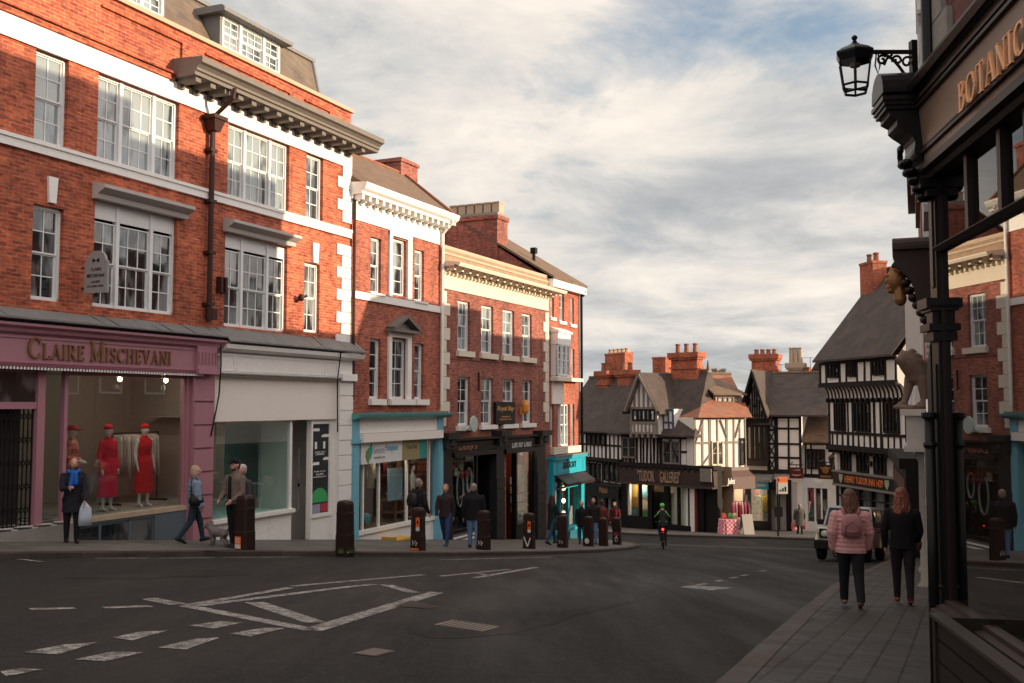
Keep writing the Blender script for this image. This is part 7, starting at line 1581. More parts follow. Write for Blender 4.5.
F = Facade('hotel_building', 'tall pale hotel front beyond the corner shop, mostly hidden behind it', Rw(22.3, 929), Rw(13.1, 932), gz(8, 18), 'hotel'); FH = F
zt = 8.95
mb = MB(); mb.box(0, F.L, 0, 10, -3, zt - F.zb); par(F, 'wall', mb, 'plaster'); mb = MB(); mb.box(4.9, F.L, .3, 10, zt - F.zb, zt - F.zb + .85); par(F, 'attic', mb, 'plasterg'); mb = MB(); mb.box(.1, F.L, -.08, .05, zt - F.zb - .5, zt - F.zb - .2); par(F, 'cornice', mb, 'white')
for r_ in range(3):
    for k in range(4): F.sash(.7 + k * 2.3, 1.8 + k * 2.3, 4.3 + r_ * 2.8, 6.0 + r_ * 2.8, d=-.06, hole=False)
for k in range(4):
    c0 = 1.3 + k * 2.3; arc = [(c0 + .62 * math.cos(R(a)), 2.6 + .62 * math.sin(R(a))) for a in range(0, 181, 15)]; mb = MB(); mb.prism([(c0 + .8 * math.cos(R(a)), 2.6 + .8 * math.sin(R(a))) for a in range(0, 181, 15)] + [(c0 - .8, .5), (c0 + .8, .5)], 'y', -.08, .02); w_ = par(F, 'window', mb, 'white'); mb = MB(); mb.prism(arc + [(c0 - .62, .7), (c0 + .62, .7)], 'y', -.10, -.075); par(F, 'pane', mb, 'paned', w_); mb = MB(); mb.box(c0 - .02, c0 + .02, -.12, -.09, .7, 3.2); [mb.box(c0 - .62, c0 + .62, -.12, -.09, z, z + .04) for z in (1.3, 1.9, 2.5)]; par(F, 'glazing_bars', mb, 'white', w_)
# portico with the lion
z2 = 20.0; x0, y0 = at_depth(927, z2); u2 = z2 / FPX; zp = (405 - 409) * u2; zg = gz(x0, y0)
po = thing('portico', (x0, y0, zg), math.atan2(F.D.y, F.D.x), 'pale hotel porch with a flat top that carries the stone lion', 'porch')
Pz = zp - zg; pr = (927 - 909) * u2 / .92
mb = MB(); mb.box(-1.3, 1.3, -pr, .1, Pz - .75, Pz - .12); mb.box(-1.4, 1.4, -pr - .1, .1, Pz - .12, Pz); mb.box(-1.36, 1.36, -pr - .05, .1, Pz - .80, Pz - .70); mb.build('entablature', MT['plasterg'], po)
for sx in (-1, 1): mb = MB(); mb.lathe((sx * 1.05, -.05, 0), [(.22, 0), (.22, .12), (.16, .2), (.15, Pz - 1.0), (.2, Pz - .9), (.22, Pz - .75)], 14); mb.build('column', MT['stone'], po, True)
mb = MB(); mb.box(-.5, .5, -pr - .012, -pr + .01, Pz - .6, Pz - .25); mb.build('panel', MT['plasterg'], po)
# the lion, striding out towards the street (body along -y), head towards the far left
ln = thing('lion_statue', (x0, y0, zp), math.atan2(F.D.y, F.D.x) + R(48), 'weathered stone lion statue standing on the hotel porch', 'statue')
b = MB(); k = 1.12
def L_(*p): return (p[0] * k, p[1] * k, p[2] * k)
b.box(-.22 * k, .22 * k, -.62 * k, .5 * k, 0, .07 * k)
b.cap(L_(0, .25, .55), L_(0, -.25, .62), .17 * k, .21 * k); b.cap(L_(0, .25, .56), L_(0, .36, .54), .16 * k, .14 * k); b.cap(L_(0, -.25, .66), L_(0, -.45, .84), .21 * k, .19 * k); b.ell(L_(0, -.52, .90), .13 * k, .15 * k, .14 * k); b.ell(L_(0, -.66, .86), .075 * k, .09 * k, .07 * k); b.ell(L_(0, -.64, .80), .06 * k, .07 * k, .04 * k); b.ell(L_(0, -.74, .885), .03 * k, .02 * k, .02 * k)
for sx in (-1, 1):
    b.ell(L_(sx * .10, -.48, 1.02), .04 * k, .03 * k, .045 * k); b.cap(L_(sx * .13, -.28, .55), L_(sx * .13, -.30 + .05 * sx, .30), .10 * k, .075 * k); b.cap(L_(sx * .13, -.30 + .05 * sx, .30), L_(sx * .13, -.33 + .1 * sx, .10), .07 * k, .055 * k); b.ell(L_(sx * .13, -.38 + .1 * sx, .09), .07 * k, .11 * k, .05 * k)
    b.cap(L_(sx * .12, .28, .52), L_(sx * .13, .20 - .06 * sx, .34), .12 * k, .08 * k); b.cap(L_(sx * .13, .20 - .06 * sx, .34), L_(sx * .13, .33 - .06 * sx, .22), .075 * k, .055 * k); b.cap(L_(sx * .13, .33 - .06 * sx, .22), L_(sx * .13, .30 - .06 * sx, .10), .05 * k, .05 * k); b.ell(L_(sx * .13, .25 - .06 * sx, .09), .065 * k, .10 * k, .045 * k)
for q in range(46):
    a = random.uniform(0, 6.28); tt = random.uniform(0, 1); rr = .20 - .03 * tt; b.cap(L_(rr * math.cos(a), -.42 + .28 * tt - .02, .86 - .2 * tt + rr * math.sin(a)), L_((rr + .05) * math.cos(a), -.34 + .28 * tt, .80 - .22 * tt + (rr + .04) * math.sin(a)), .045 * k, .02 * k, 6)
b.tube([L_(0, .46, .52), L_(0, .56, .40), L_(0, .58, .25), L_(0, .64, .18)], .03 * k, 6); b.ell(L_(0, .66, .18), .05 * k, .06 * k, .05 * k)
remesh(b, 'body', .022, paint('statue_stone', (.17, .115, .09), .85, .35, 5, .5, bmp=.5), ln, 2)

F = Facade('low_building', 'lower building in the gap between the hotel and the pale corner house', Rw(26.8, 923.5), Rw(22.35, 925), gz(10.5, 24)); mb = MB(); mb.box(0, F.L, 0, 9, -3, 5.1 - F.zb); par(F, 'wall', mb, 'brick3'); mb = MB(); mb.box(-.02, F.L + .02, -.1, .1, 5.1 - F.zb - .3, 5.12 - F.zb); par(F, 'coping', mb, 'stone')
F.sash(.8, 2.0, 4.4, 6.2, d=-.05, hole=False)
F = Facade('terraced_house', 'brick terraced house with a slate roof beyond the hotel, hidden by the corner shop', Rw(33.0, 922), Rw(26.85, 923.5), gz(12, 29)); mb = MB(); mb.box(0, F.L, 0, 9, -3, 6.4 - F.zb); par(F, 'wall', mb, 'brick3'); mb = MB(); mb.prism([(-.3, 6.4 - F.zb), (9.2, 6.4 - F.zb), (4.4, 7.2 - F.zb)], 'x', 0, F.L); par(F, 'roof', mb, 'tile')
for k in range(3): F.sash(.8 + k * 2.3, 1.9 + k * 2.3, 5, 6.8, d=-.05, hole=False)
F = Facade('rendered_house', 'pale rendered house wall between the inn and the dark shop, with a black shopfront below', Rw(40.2, 906.5), Rw(33.1, 921), gz(15, 37)); FW = F; L_w = F.L
mb = MB(); mb.box(0, L_w, 0, 8, -3, 5.4 - F.zb); par(F, 'wall', mb, 'plasterg'); mb = MB(); mb.box(-.1, L_w, -.15, 8.1, 5.4 - F.zb, 5.6 - F.zb); par(F, 'coping', mb, 'stone')
F.sash(1.2, 2.3, 5.4, 7.0, d=-.05, hole=False, name='window'); F.sash(3.8, 4.9, 5.4, 7.0, d=-.05, hole=False)
hz1, hz0 = F.h_(908, 449), F.h_(908, 545); mb = MB(); mb.box(-.6, L_w, -.55, .02, -2, hz1 - .35); mb.box(-.75, L_w, -.75, .02, hz1 - .35, hz1); sh = par(F, 'black_shopfront', mb, 'blackm')
mb = MB(); mb.box(-.5, L_w - .3, -.58, -.55, F.h_(908, 478), F.h_(908, 466)); par(F, 'sign_board', mb, P((.07, .012, .014)), sh); mb = MB(); mb.box(-.4, 2.0, -.57, -.55, F.h_(908, 540), F.h_(908, 490)); mb.box(2.6, 6, -.57, -.55, F.h_(908, 540), F.h_(908, 490)); par(F, 'window_glass', mb, 'paned', sh)
t_ = thing('projecting_sign', FW.world(1.2, -.6, F.h_(908, 486)), 0, 'narrow gilded projecting sign on the black shopfront beside the inn', 'sign'); mb = MB(); mb.box(.05, .45, -.04, .04, .1, 1.0); mb.build('board', MT['brownd'], t_); mb = MB(); mb.tube([(-.0, 0, 1.1), (.7, 0, 1.1)], .03, 6); mb.build('bracket', MT['black'], t_); mb = MB(); mb.ell((.25, -.05, .65), .13, .02, .2); mb.box(.1, .4, -.05, -.04, .2, .28); mb.build('emblem', MT['gold'], t_)
# ================================================================== STREET FURNITURE, PEOPLE, VEHICLES
# ---- bollards along the left kerb
BW = [(-5.28, 19.9), (-3.57, 21.5), (-2.27, 24.3), (-.76, 27.0), (.51, 29.9), (1.64, 32.6), (2.72, 35.7), (3.38, 37.2), (4.18, 40.0)]
ordn = ['first (nearest) bollard of the kerb row, with an orange and white sticker', 'second bollard of the kerb row, plain, weeds at its foot', 'third bollard of the kerb row, orange sticker high and scribble low', 'fourth bollard of the kerb row, faint scribble low down', 'fifth bollard of the kerb row, orange sticker and a big white V', 'sixth bollard of the kerb row, small pale scribble', 'seventh bollard of the kerb row, round white tag low down', 'eighth bollard of the kerb row, plain dark', 'ninth and last bollard of the kerb row, at the street corner']
def make_bollard():
    t = thing('bollard', (0, 0, 0), 0, '', 'bollard', 'bollards along the left kerb'); m = MB(); w = .155
    def ring(h, r): return [(r * c_, r * s_, h) for c_, s_ in ((-1, -.72), (-.72, -1), (.72, -1), (1, -.72), (1, .72), (.72, 1), (-.72, 1), (-1, .72))]
    R_ = [ring(-.15, w * 1.02), ring(.36, w), ring(.365, w * .965), ring(.76, w * .93), ring(.765, w * .96), ring(.80, w * .96), ring(.805, w * .92), ring(.98, w * .90), ring(1.03, w * .78), ring(1.05, w * .35)]
    for a, b in zip(R_, R_[1:]):
        for i in range(8): m.quad(a[i], a[(i + 1) % 8], b[(i + 1) % 8], b[i])
    m.poly(R_[-1]); m.poly(R_[0]); m.build('body', MT['bollard'], t); return t
bol = make_bollard()
orange = paint('sticker_orange', (.75, .14, .02), .5, .05, 4, .05, bmp=0); wht = paint('sticker_white', (.62, .6, .58), .6, .15, 9, .3, bmp=0)
BOL = [bol] + [copy_tree(bol) for _ in BW[1:]]
for i, (x, y) in enumerate(BW):
    o = BOL[i]
    o.location = (x, y, gz(x, y)); o.rotation_euler = (0, 0, R(65 + (i * 37) % 11 - 5) - math.pi / 2 * 1.0); o['label'] = ordn[i]; sc = [1.03, 1.04, .98, 1, 1, 1, 1, .98, 1.02][i]; o.scale = (sc,) * 3
    def patch(x0, x1, z0, z1, mat, nm, parts=None):
        m = MB(); m.box(x0, x1, -.166, -.158, z0, z1) if parts is None else parts(m); m.build(nm, mat, o)
    if i == 0: patch(-.10, .05, .04, .27, orange, 'sticker'); patch(-.10, .05, .04, .12, wht, 'sticker', lambda m: m.box(-.095, .045, -.169, -.1655, .045, .12)); patch(0, 0, 0, 0, wht, 'sticker_print', lambda m: [m.box(-.08 + .06 * (q % 2), -.04 + .06 * (q % 2), -.169, -.1665, .15 + .035 * (q // 2), .17 + .035 * (q // 2)) for q in range(6)])
    if i in (2, 4): patch(.03, .12, .56, .80, orange, 'sticker', lambda m: m.box(.02, .115, -.158, -.15, .58, .82)); patch(0, 0, 0, 0, wht, 'sticker', lambda m: m.box(.02, .115, -.159, -.15, .49, .58)); patch(0, 0, 0, 0, MT['black'], 'sticker_print', lambda m: m.ell((.067, -.159, .7), .025, .004, .05))
    if i in (2, 3, 5, 6): patch(0, 0, 0, 0, wht, 'scribble', lambda m: [m.tube([(-.07, -.162, .26), (-.06, -.163, .14), (-.02, -.163, .2), (.03, -.163, .13), (.06, -.163, .22)], .008, 5), m.tube([(-.05, -.163, .2), (.0, -.163, .26), (.05, -.163, .17)], .007, 5)])
    if i == 2: patch(-.12, .1, .03, .07, orange, 'sticker')
    if i == 4: patch(0, 0, 0, 0, wht, 'painted_mark', lambda m: [m.obox((-.10, -.163, .36), (.02, -.163, .08), .045, .006, (0, 1, 0)), m.obox((.02, -.165, .08), (.11, -.165, .34), .035, .006, (0, 1, 0))])
    if i == 6: patch(0, 0, 0, 0, wht, 'painted_mark', lambda m: m.ell((0, -.16, .2), .09, .006, .1))
    if i == 8: patch(0, 0, 0, 0, wht, 'painted_mark', lambda m: [m.tube([(.05 * math.cos(q), -.162, .22 + .09 * math.sin(q)) for q in [j * .5 for j in range(13)]], .014, 5), m.tube([(-.04, -.162, .25), (.03, -.162, .36)], .013, 5)]); patch(-.1, .1, .36, .5, P((.22, .03, .03)), 'sticker')
def tuft(x, y, n, label, name='weed_tuft'):
    m = MB()
    for q in range(n):
        a = random.uniform(0, 6.28); r = random.uniform(.12, .24); p = Vector((r * math.cos(a), r * math.sin(a), 0)); h = random.uniform(.05, .14); d = Vector((math.cos(a + 1.5), math.sin(a + 1.5), 0)) * .018; m.add([p - d, p + d, p + Vector((random.uniform(-.05, .05), random.uniform(-.05, .05), h))], [(0, 1, 2)])
    o = m.build(name, P((.06, .12, .04))); o.location = (x, y, gz(x, y)); tag(o, label, 'weeds')
tuft(-3.57, 21.5, 90, 'tuft of green weeds round the foot of the second bollard')

# ---- people
def person(label, X, Y, face, H=1.7, legs=((8, 4), (-10, 14)), arms=((4, 7, 12), (4, 7, 12)), trousers=(.02, .02, .025), shoes=(.015, .012, .012), coat=(.02, .02, .025), hem=.44, puffy=False, hair='short', haircol=(.08, .045, .025), hat=None, lean=0, vox=.013, slim=1.0, skirt=None, wide=1.0, group=None, name='person', z=None, coatmat=None, headturn=0, flare=1.0):
    zz = gz(X, Y) if z is None else z
    t = thing(name, (X, Y, zz), R(face), label, 'person', group)
    w = slim
    ank = []
    b = MB(); hipz = .515 * H; hips = []; knees = []
    J = []
    for sx, (a, k) in zip((-1, 1), legs):
        hp = Vector((sx * .052 * H, 0, hipz)); d1 = Vector((0, math.sin(R(a)), -math.cos(R(a)))); kn = hp + d1 * .242 * H; a2 = a - k; d2 = Vector((0, math.sin(R(a2)), -math.cos(R(a2)))); an = kn + d2 * .235 * H; J.append((sx, hp, kn, an, a2))
    low = min(min(an.z - .035 * H, (an.z - .035 * H) - (.10 * H * max(0, math.sin(R(-a2))) if a2 < -15 else 0)) for _, _, _, an, a2 in J)
    dz = -low
    up = Vector((0, 0, dz))
    for sx, hp, kn, an, a2 in J:
        hp, kn, an = hp + up, kn + up, an + up
        b.cap(hp, kn, .062 * H * w, .042 * H * w * flare ** .5); b.cap(kn, an, .041 * H * w * flare ** .5, .028 * H * w * flare)
        th = R(a2) * .8; fd = Vector((0, math.cos(th), math.sin(th))); fu = Vector((0, -math.sin(th), math.cos(th))); heel = an - fd * .022 * H - fu * .018 * H; toe = an + fd * .115 * H - fu * .022 * H; mid = an + fd * .05 * H - fu * .012 * H
        b.cap(heel, mid, .026 * H, .027 * H); b.cap(mid, toe, .026 * H, .018 * H)
    lo = R(lean); tz = hipz + dz
    def tp(x, y, z):   # lean the upper body forward about the hips
        zz_ = z * H - hipz; return Vector((x * H, y * H * 1.0 + zz_ * math.sin(lo), tz + zz_ * math.cos(lo) - y * H * math.sin(lo)))
    def rloft(mb, rg, n=18, pw=.9):
        vs = []; fs = []; k = len(rg)
        for z, rx, ry, cy in rg:
            for j in range(n):
                a = 2 * math.pi * j / n; ca, sa = math.cos(a), math.sin(a); vs.append(tp(rx * math.copysign(abs(ca) ** pw, ca), cy + ry * math.copysign(abs(sa) ** pw, sa), z))
        for i in range(k - 1):
            for j in range(n): fs.append((i * n + j, i * n + (j + 1) % n, (i + 1) * n + (j + 1) % n, (i + 1) * n + j))
        fs += [tuple(range(n))[::-1], tuple(range((k - 1) * n, k * n))]; mb.add(vs, fs)
    rloft(b, [(.46, .075 * w, .06 * w, 0), (.52, .09 * w, .068 * w, 0), (.62, .078 * w, .06 * w, 0), (.74, .095 * w, .066 * w, 0), (.80, .10 * w, .055, 0), (.835, .05, .04, 0)])
    b.cap(tp(0, -.002, .825), tp(0, .006, .885), .033 * H, .030 * H)
    hc = tp(0, .012, .932); hr = Matrix.Rotation(R(headturn), 3, 'Z') @ Matrix.Rotation(-lo * .6, 3, 'X')
    def hp_(x, y, z): return hc + hr @ Vector((x * H, y * H, z * H))
    b.ell(hc, .046 * H, .056 * H, .066 * H, 14, 10, hr); b.ell(hp_(0, .022, -.028), .034 * H, .036 * H, .036 * H, 12, 8, hr); b.cap(hp_(0, .053, .006), hp_(0, .066, -.014), .008 * H, .010 * H, 8)
    for sx in (-1, 1): b.ell(hp_(sx * .046, -.002, -.004), .008 * H, .014 * H, .02 * H, 8, 6, hr); b.ell(hp_(sx * .02, .046, .016), .014 * H, .010 * H, .006 * H, 8, 6, hr)
    b.ell(hp_(0, .052, -.03), .018 * H, .010 * H, .006 * H, 8, 6, hr)
    AR = []
    for sx, (fw, ab, el) in zip((-1, 1), arms):
        sh = tp(sx * .104 * w * wide, 0, .785); d1 = Vector((sx * math.sin(R(ab)), math.sin(R(fw + lean)) * math.cos(R(ab)), -math.cos(R(fw + lean)) * math.cos(R(ab)))); e = sh + d1 * .17 * H
        d2 = Vector((-sx * math.sin(R(el * .35 - ab * .3)), math.sin(R(fw + lean + el)) * .95, -math.cos(R(fw + lean + el)))).normalized(); h = e + d2 * .145 * H
        b.cap(sh, e, .030 * H, .024 * H); b.cap(e, h, .023 * H, .016 * H)
        side = d2.cross(Vector((sx, 0, 0))).normalized(); pm = h + d2 * .028 * H; b.ell(pm, .013 * H, .022 * H, .026 * H, 8, 6)
        for f in range(4):
            q = h + d2 * .046 * H + side * (f - 1.5) * .0105 * H; L = (.036, .042, .040, .031)[f] * H; m1 = q + d2 * L * .55 + Vector((-sx * .003, 0, 0)) * H; m2 = m1 + (d2 * .8 + Vector((-sx * .6, 0, 0))).normalized() * L * .5; b.cap(q, m1, .0062 * H, .0056 * H, 6); b.cap(m1, m2, .0056 * H, .0048 * H, 6)
        q = h + d2 * .012 * H + side * .018 * H; b.cap(q, q + (d2 + side * .7).normalized() * .042 * H, .0075 * H, .006 * H, 6); AR.append((sx, sh, e, h, d2))
    hemz = hem; neckz = (tp(0, 0, .835)).z; wr = [(a[3] - a[4] * .0) for a in AR]
    def cls(c):
        if c.z < .048 * H and min((Vector((c.x, c.y, c.z)) - an - up).length for _, _, _, an, _ in J) < .2 * H: return 2
        for _, _, _, h, d2 in AR:
            q = (c - h).dot(d2)
            if q > -.005 and q < .13 * H and ((c - h) - d2 * q).length < .040 * H: return 0
        for _, _, _, an, a2 in J:
            if (c - (an + up)).length < .13 * H and (c.z - (an + up).z) < -.006 * H: return 2
        if c.z > neckz - .02: return 0
        return 1 if c.z < tz + .10 * H else 3
    cm = coatmat or C(coat)
    remesh(b, 'body', vox, [MT['skin'], C(trousers), P(shoes, .5), cm], t, 3, cls, .004)
    # coat or jacket: one shell with sleeves
    c = MB(); g = 1.10
    hm = hem; rg = []
    n = 15
    for i in range(n + 1):
        z = hm + (.835 - hm) * i / n
        if z < .52: rx, ry = .098 + (.52 - z) * .10 * flare, .078 + (.52 - z) * .08 * flare
        elif z < .64: f = (z - .52) / .12; rx, ry = .098 - .006 * f, .078 - .002 * f
        elif z < .76: f = (z - .64) / .12; rx, ry = .092 + .018 * f, .076 + .003 * f
        else: f = (z - .76) / .075; rx, ry = .110 - .055 * f ** 1.5, .079 - .034 * f
        rx *= w * wide; ry *= w
        if puffy: k_ = 1.10 + .045 * math.sin(z * H * 2 * math.pi / .085); rx *= k_; ry *= k_
        rg.append((z, rx, ry, 0))
    if puffy:
        rg2 = []; N = 60
        for i in range(N + 1):
            z = hm + (.835 - hm) * i / N; j = min(n - 1, int(i / N * n)); f = i / N * n - j; rx = rg[j][1] + (rg[j + 1][1] - rg[j][1]) * f; ry = rg[j][2] + (rg[j + 1][2] - rg[j][2]) * f; q = 1 + .075 * abs(math.sin(z * H * math.pi / .06)) - .035; rg2.append((z, rx * q, ry * q, 0))
        rg = rg2
    rloft(c, rg, 20)
    for sx, sh, e, h, d2 in AR:
        if puffy:
            for p0, p1, r0, r1 in ((sh, e, .052, .046), (e, h - d2 * .01, .045, .036)):
                for q in range(5): f = q / 5; c.ell(p0.lerp(p1, f + .1), r0 * H * 1.04, r0 * H * 1.04, .05 * H, 10, 8)
        else: c.cap(sh, e, .038 * H * w, .036 * H * w); c.cap(e, h - d2 * .012 * H, .035 * H * w, .027 * H * w)
    c.cap(tp(0, -.006, .82), tp(0, -.006, .855), .048 * H, .042 * H)
    if hem < .40:
        pass
    remesh(c, 'coat', vox * (.8 if puffy else 1), cm, t, 0 if puffy else 2, None, .009 if puffy else .012)
    # hair or hat
    hm_ = hair_mat(haircol); q = MB()
    if hair in ('short', 'long', 'bob'):
        q.ell(hp_(0, -.014, .022), .0515 * H, .055 * H, .053 * H, 14, 10, hr); q.ell(hp_(0, -.030, -.008), .047 * H, .036 * H, .055 * H, 14, 10, hr)
    if hair == 'long':
        rr = random.Random(len(label))
        for i in range(64):
            a = math.pi + (i / 63 - .5) * math.pi * 1.45; x, y = .045 * math.sin(a - math.pi), -.012 - .046 * math.cos(a - math.pi); s0 = hp_(x * .9, y * .9, .03); x2 = x * rr.uniform(1.25, 1.75); L = rr.uniform(.125, .20); pts = [s0]
            for k_ in range(1, 6): f = k_ / 5; pts.append(hp_(x + (x2 - x) * f + .006 * math.sin(f * 9 + i), y - .016 * f + .005 * math.cos(f * 8 + i * 2) - .02 * (1 if f > .5 else 0) * (f - .5), .03 - (L + .02) * f))
            q.tube(pts, [.010 * H, .011 * H, .011 * H, .010 * H, .008 * H, .003 * H], 5)
    if hair == 'bob':
        for i in range(34):
            a = math.pi + (i / 33 - .5) * math.pi * 1.35; x, y = .048 * math.sin(a - math.pi), -.008 - .05 * math.cos(a - math.pi); q.tube([hp_(x, y, .02), hp_(x * 1.12, y * 1.08, -.04), hp_(x * 1.05, y, -.085)], [.011 * H, .013 * H, .006 * H], 5)
    if q.v:
        q.v = [tuple(v) for v in q.v]
        # keep the face free: drop nothing, the hair shell sits behind the brow
        ho = remesh(q, 'hair', vox * .7, hm_, t, 0, None, .006)
        fwd = hr @ Vector((0, 1, 0))
    if hat:
        m = MB(); kind, hcol = hat
        if kind == 'cap': m.ell(hp_(0, -.002, .034), .052 * H, .062 * H, .045 * H, 14, 8, hr); m.ell(hp_(0, .070, .026), .038 * H, .045 * H, .007 * H, 12, 6, hr)
        if kind == 'beanie': m.ell(hp_(0, -.006, .030), .052 * H, .062 * H, .058 * H, 14, 8, hr); m.ell(hp_(0, -.006, .012), .054 * H, .064 * H, .022 * H, 14, 8, hr)
        if kind == 'helmet': m.ell(hp_(0, -.006, .036), .060 * H, .078 * H, .055 * H, 14, 8, hr); [m.ell(hp_(x, -.006, .060), .010 * H, .07 * H, .036 * H, 8, 6, hr) for x in (-.03, 0, .03)]
        if kind == 'hood': m.ell(hp_(0, -.016, .012), .064 * H, .062 * H, .078 * H, 14, 10, hr); m.ell(hp_(0, -.02, -.06), .07 * H, .055 * H, .04 * H, 12, 8, hr)
        m.build('hat' if kind != 'hood' else 'hood', C(hcol), t, True)
    t['_'] = 0; del t['_']
    return t, tp, AR, H
def part_of(t, name, mb, col, smooth=True, mat=None): return mb.build(name, mat or C(col), t, smooth)
def bag_on_back(t, tp, H, col, col2=None, w=.10):
    m = MB(); vs = []
    for z, rx, ry in ((.60, .055, .02), (.615, .085, .045), (.66, .09, .06), (.74, .085, .055), (.785, .065, .04), (.80, .03, .02)):
        n = 14
        for j in range(n): a = 2 * math.pi * j / n; ca, sa = math.cos(a), math.sin(a); vs.append(tp(rx * math.copysign(abs(ca) ** .6, ca), -.115 + ry * math.copysign(abs(sa) ** .6, sa), z))
    fs = [(i * 14 + j, i * 14 + (j + 1) % 14, (i + 1) * 14 + (j + 1) % 14, (i + 1) * 14 + j) for i in range(5) for j in range(14)] + [tuple(range(14)), tuple(range(70, 84))]
    m.add(vs, fs); m.tube([tp(-.05, -.17, .67), tp(0, -.182, .65), tp(.05, -.17, .67)], .006 * H, 5); m.tube([tp(-.06, -.16, .625), tp(-.06, -.175, .70), tp(0, -.17, .745), tp(.06, -.175, .70), tp(.06, -.16, .625)], .005 * H, 5)
    for sx in (-1, 1): m.tube([tp(sx * .05, -.085, .79), tp(sx * .072, -.04, .845), tp(sx * .08, .05, .81), tp(sx * .085, .09, .74)], .012 * H, 6)
    return m
# foreground pair on the right pavement
p = on_ground(852, 607)
t, tp, AR, H = person('woman in a pink quilted puffer coat with a small pink backpack, walking away', p.x, p.y, -12, 1.66, legs=((14, 6), (-16, 16)), arms=((-4, 12, 30), (6, 12, 26)), trousers=(.012, .012, .014), shoes=(.20, .10, .08), coat=(.60, .31, .31), hem=.46, puffy=True, hair='long', haircol=(.13, .062, .04), vox=.010, wide=1.1, flare=1.25)
bp = thing('backpack', t.location, R(-12), 'small dusty pink backpack on the back of the woman in the pink coat', 'backpack'); bag_on_back(t, tp, H, None).build('bag', paint('bag_pink', (.34, .15, .155), .6, .15, 8, .2), bp, True)
p = on_ground(904, 604.5)
t, tp, AR, H = person('woman with long wavy auburn hair in a black coat and red shoes, walking away', p.x, p.y, -20, 1.70, legs=((9, 4), (-9, 10)), arms=((2, 12, 14), (10, 10, 30)), trousers=(.018, .014, .018), shoes=(.28, .035, .03), coat=(.010, .009, .010), hem=.47, hair='long', haircol=(.19, .065, .04), vox=.010, wide=1.08)
m = MB(); h = AR[1][3]; m.ell((h.x + .02, h.y + .03, h.z - .02), .05, .11, .10); bg_ = thing('handbag', t.location, R(-20), 'small dark pink bag held at the right side of the auburn haired woman', 'handbag'); m.build('bag', P((.20, .05, .07)), bg_, True)

# left pavement
def at(x, z): X, Y = at_depth(x, z); return X, Y
X, Y = at(76, 18.7)
t, tp, AR, H = person('woman in a dark coat with a bright blue scarf, carrying a white carrier bag', X, Y, -150, 1.60, legs=((3, 3), (-3, 3)), arms=((8, 8, 20), (25, 6, 70)), trousers=(.012, .012, .016), coat=(.022, .020, .030), hem=.36, hair='bob', haircol=(.24, .075, .035), lean=3, headturn=0, vox=.012)
m = MB(); m.tube([tp(-.05, -.02, .845), tp(-.055, .05, .835), tp(0, .075, .825), tp(.055, .05, .835), tp(.05, -.02, .845)], .026 * H, 8); m.cap(tp(.015, .085, .82), tp(.035, .10, .66), .026 * H, .03 * H); m.cap(tp(-.015, .085, .82), tp(-.02, .098, .70), .024 * H, .028 * H); part_of(t, 'scarf', m, (.02, .11, .42))
m = MB(); h = AR[0][3]; m.rings([(h.x - .02, h.y, h.z - .46, .12, .05), (h.x - .02, h.y, h.z - .3, .12, .06), (h.x - .02, h.y, h.z - .14, .10, .03), (h.x, h.y, h.z - .02, .02, .015)], 10); cb = thing('carrier_bag', t.location, t.rotation_euler.z, 'white carrier bag hanging from the hand of the woman with the blue scarf', 'bag'); m.build('bag', P((.45, .50, .58)), cb, True)
X, Y = at(197, 21.0)
t, tp, AR, H = person('fair haired woman in a pale blue quilted jacket walking past the pink pilaster', X, Y, -62, 1.62, legs=((20, 10), (-14, 22)), arms=((4, 10, 14), (6, 8, 14)), trousers=(.025, .04, .06), coat=(.20, .26, .36), hem=.48, puffy=True, hair='bob', haircol=(.42, .30, .22), vox=.012, wide=1.05, headturn=-10)
m = MB(); m.rings([(tp(.12, 0, .52).x, .0, tp(0, 0, .49).z, .08, .12), (tp(.13, 0, .5).x, .0, tp(0, 0, .54).z, .09, .16), (tp(.13, 0, .5).x, .0, tp(0, 0, .60).z, .07, .14), (tp(.12, 0, .5).x, .0, tp(0, 0, .64).z, .03, .10)], 12); m.tube([tp(.12, .07, .63), tp(.09, .02, .83), tp(.07, -.05, .84), tp(.12, -.07, .63)], .014, 6); hb_ = thing('shoulder_bag', t.location, t.rotation_euler.z, 'black shoulder bag on the woman in the pale blue quilted jacket', 'bag'); m.build('bag', P((.012, .012, .013)), hb_, True)
X, Y = at(237, 20.4)
t, tp, AR, H = person('bearded man in a black cap and grey brown jacket standing behind the nearest bollard', X, Y, -205, 1.80, legs=((3, 2), (-3, 3)), arms=((10, 8, 50), (10, 8, 50)), trousers=(.012, .012, .014), coat=(.15, .115, .095), hem=.50, hair='short', haircol=(.03, .02, .016), hat=('cap', (.008, .008, .01)), vox=.012)
m = MB(); m.ell(tp(0, .034, .895), .036 * H, .03 * H, .03 * H, 10, 8); part_of(t, 'beard', m, (.05, .03, .022)); m = MB(); m.cap(tp(0, .088, .80), tp(0, .092, .52), .03, .035); part_of(t, 'dark_jumper', m, (.012, .012, .013))
X, Y = at(244, 21.2)
person('grey haired person half hidden behind the man in the black cap', X, Y, 150, 1.72, legs=((3, 2), (-3, 3)), trousers=(.015, .015, .02), coat=(.06, .055, .065), hem=.48, hair='short', haircol=(.45, .40, .38), vox=.014)
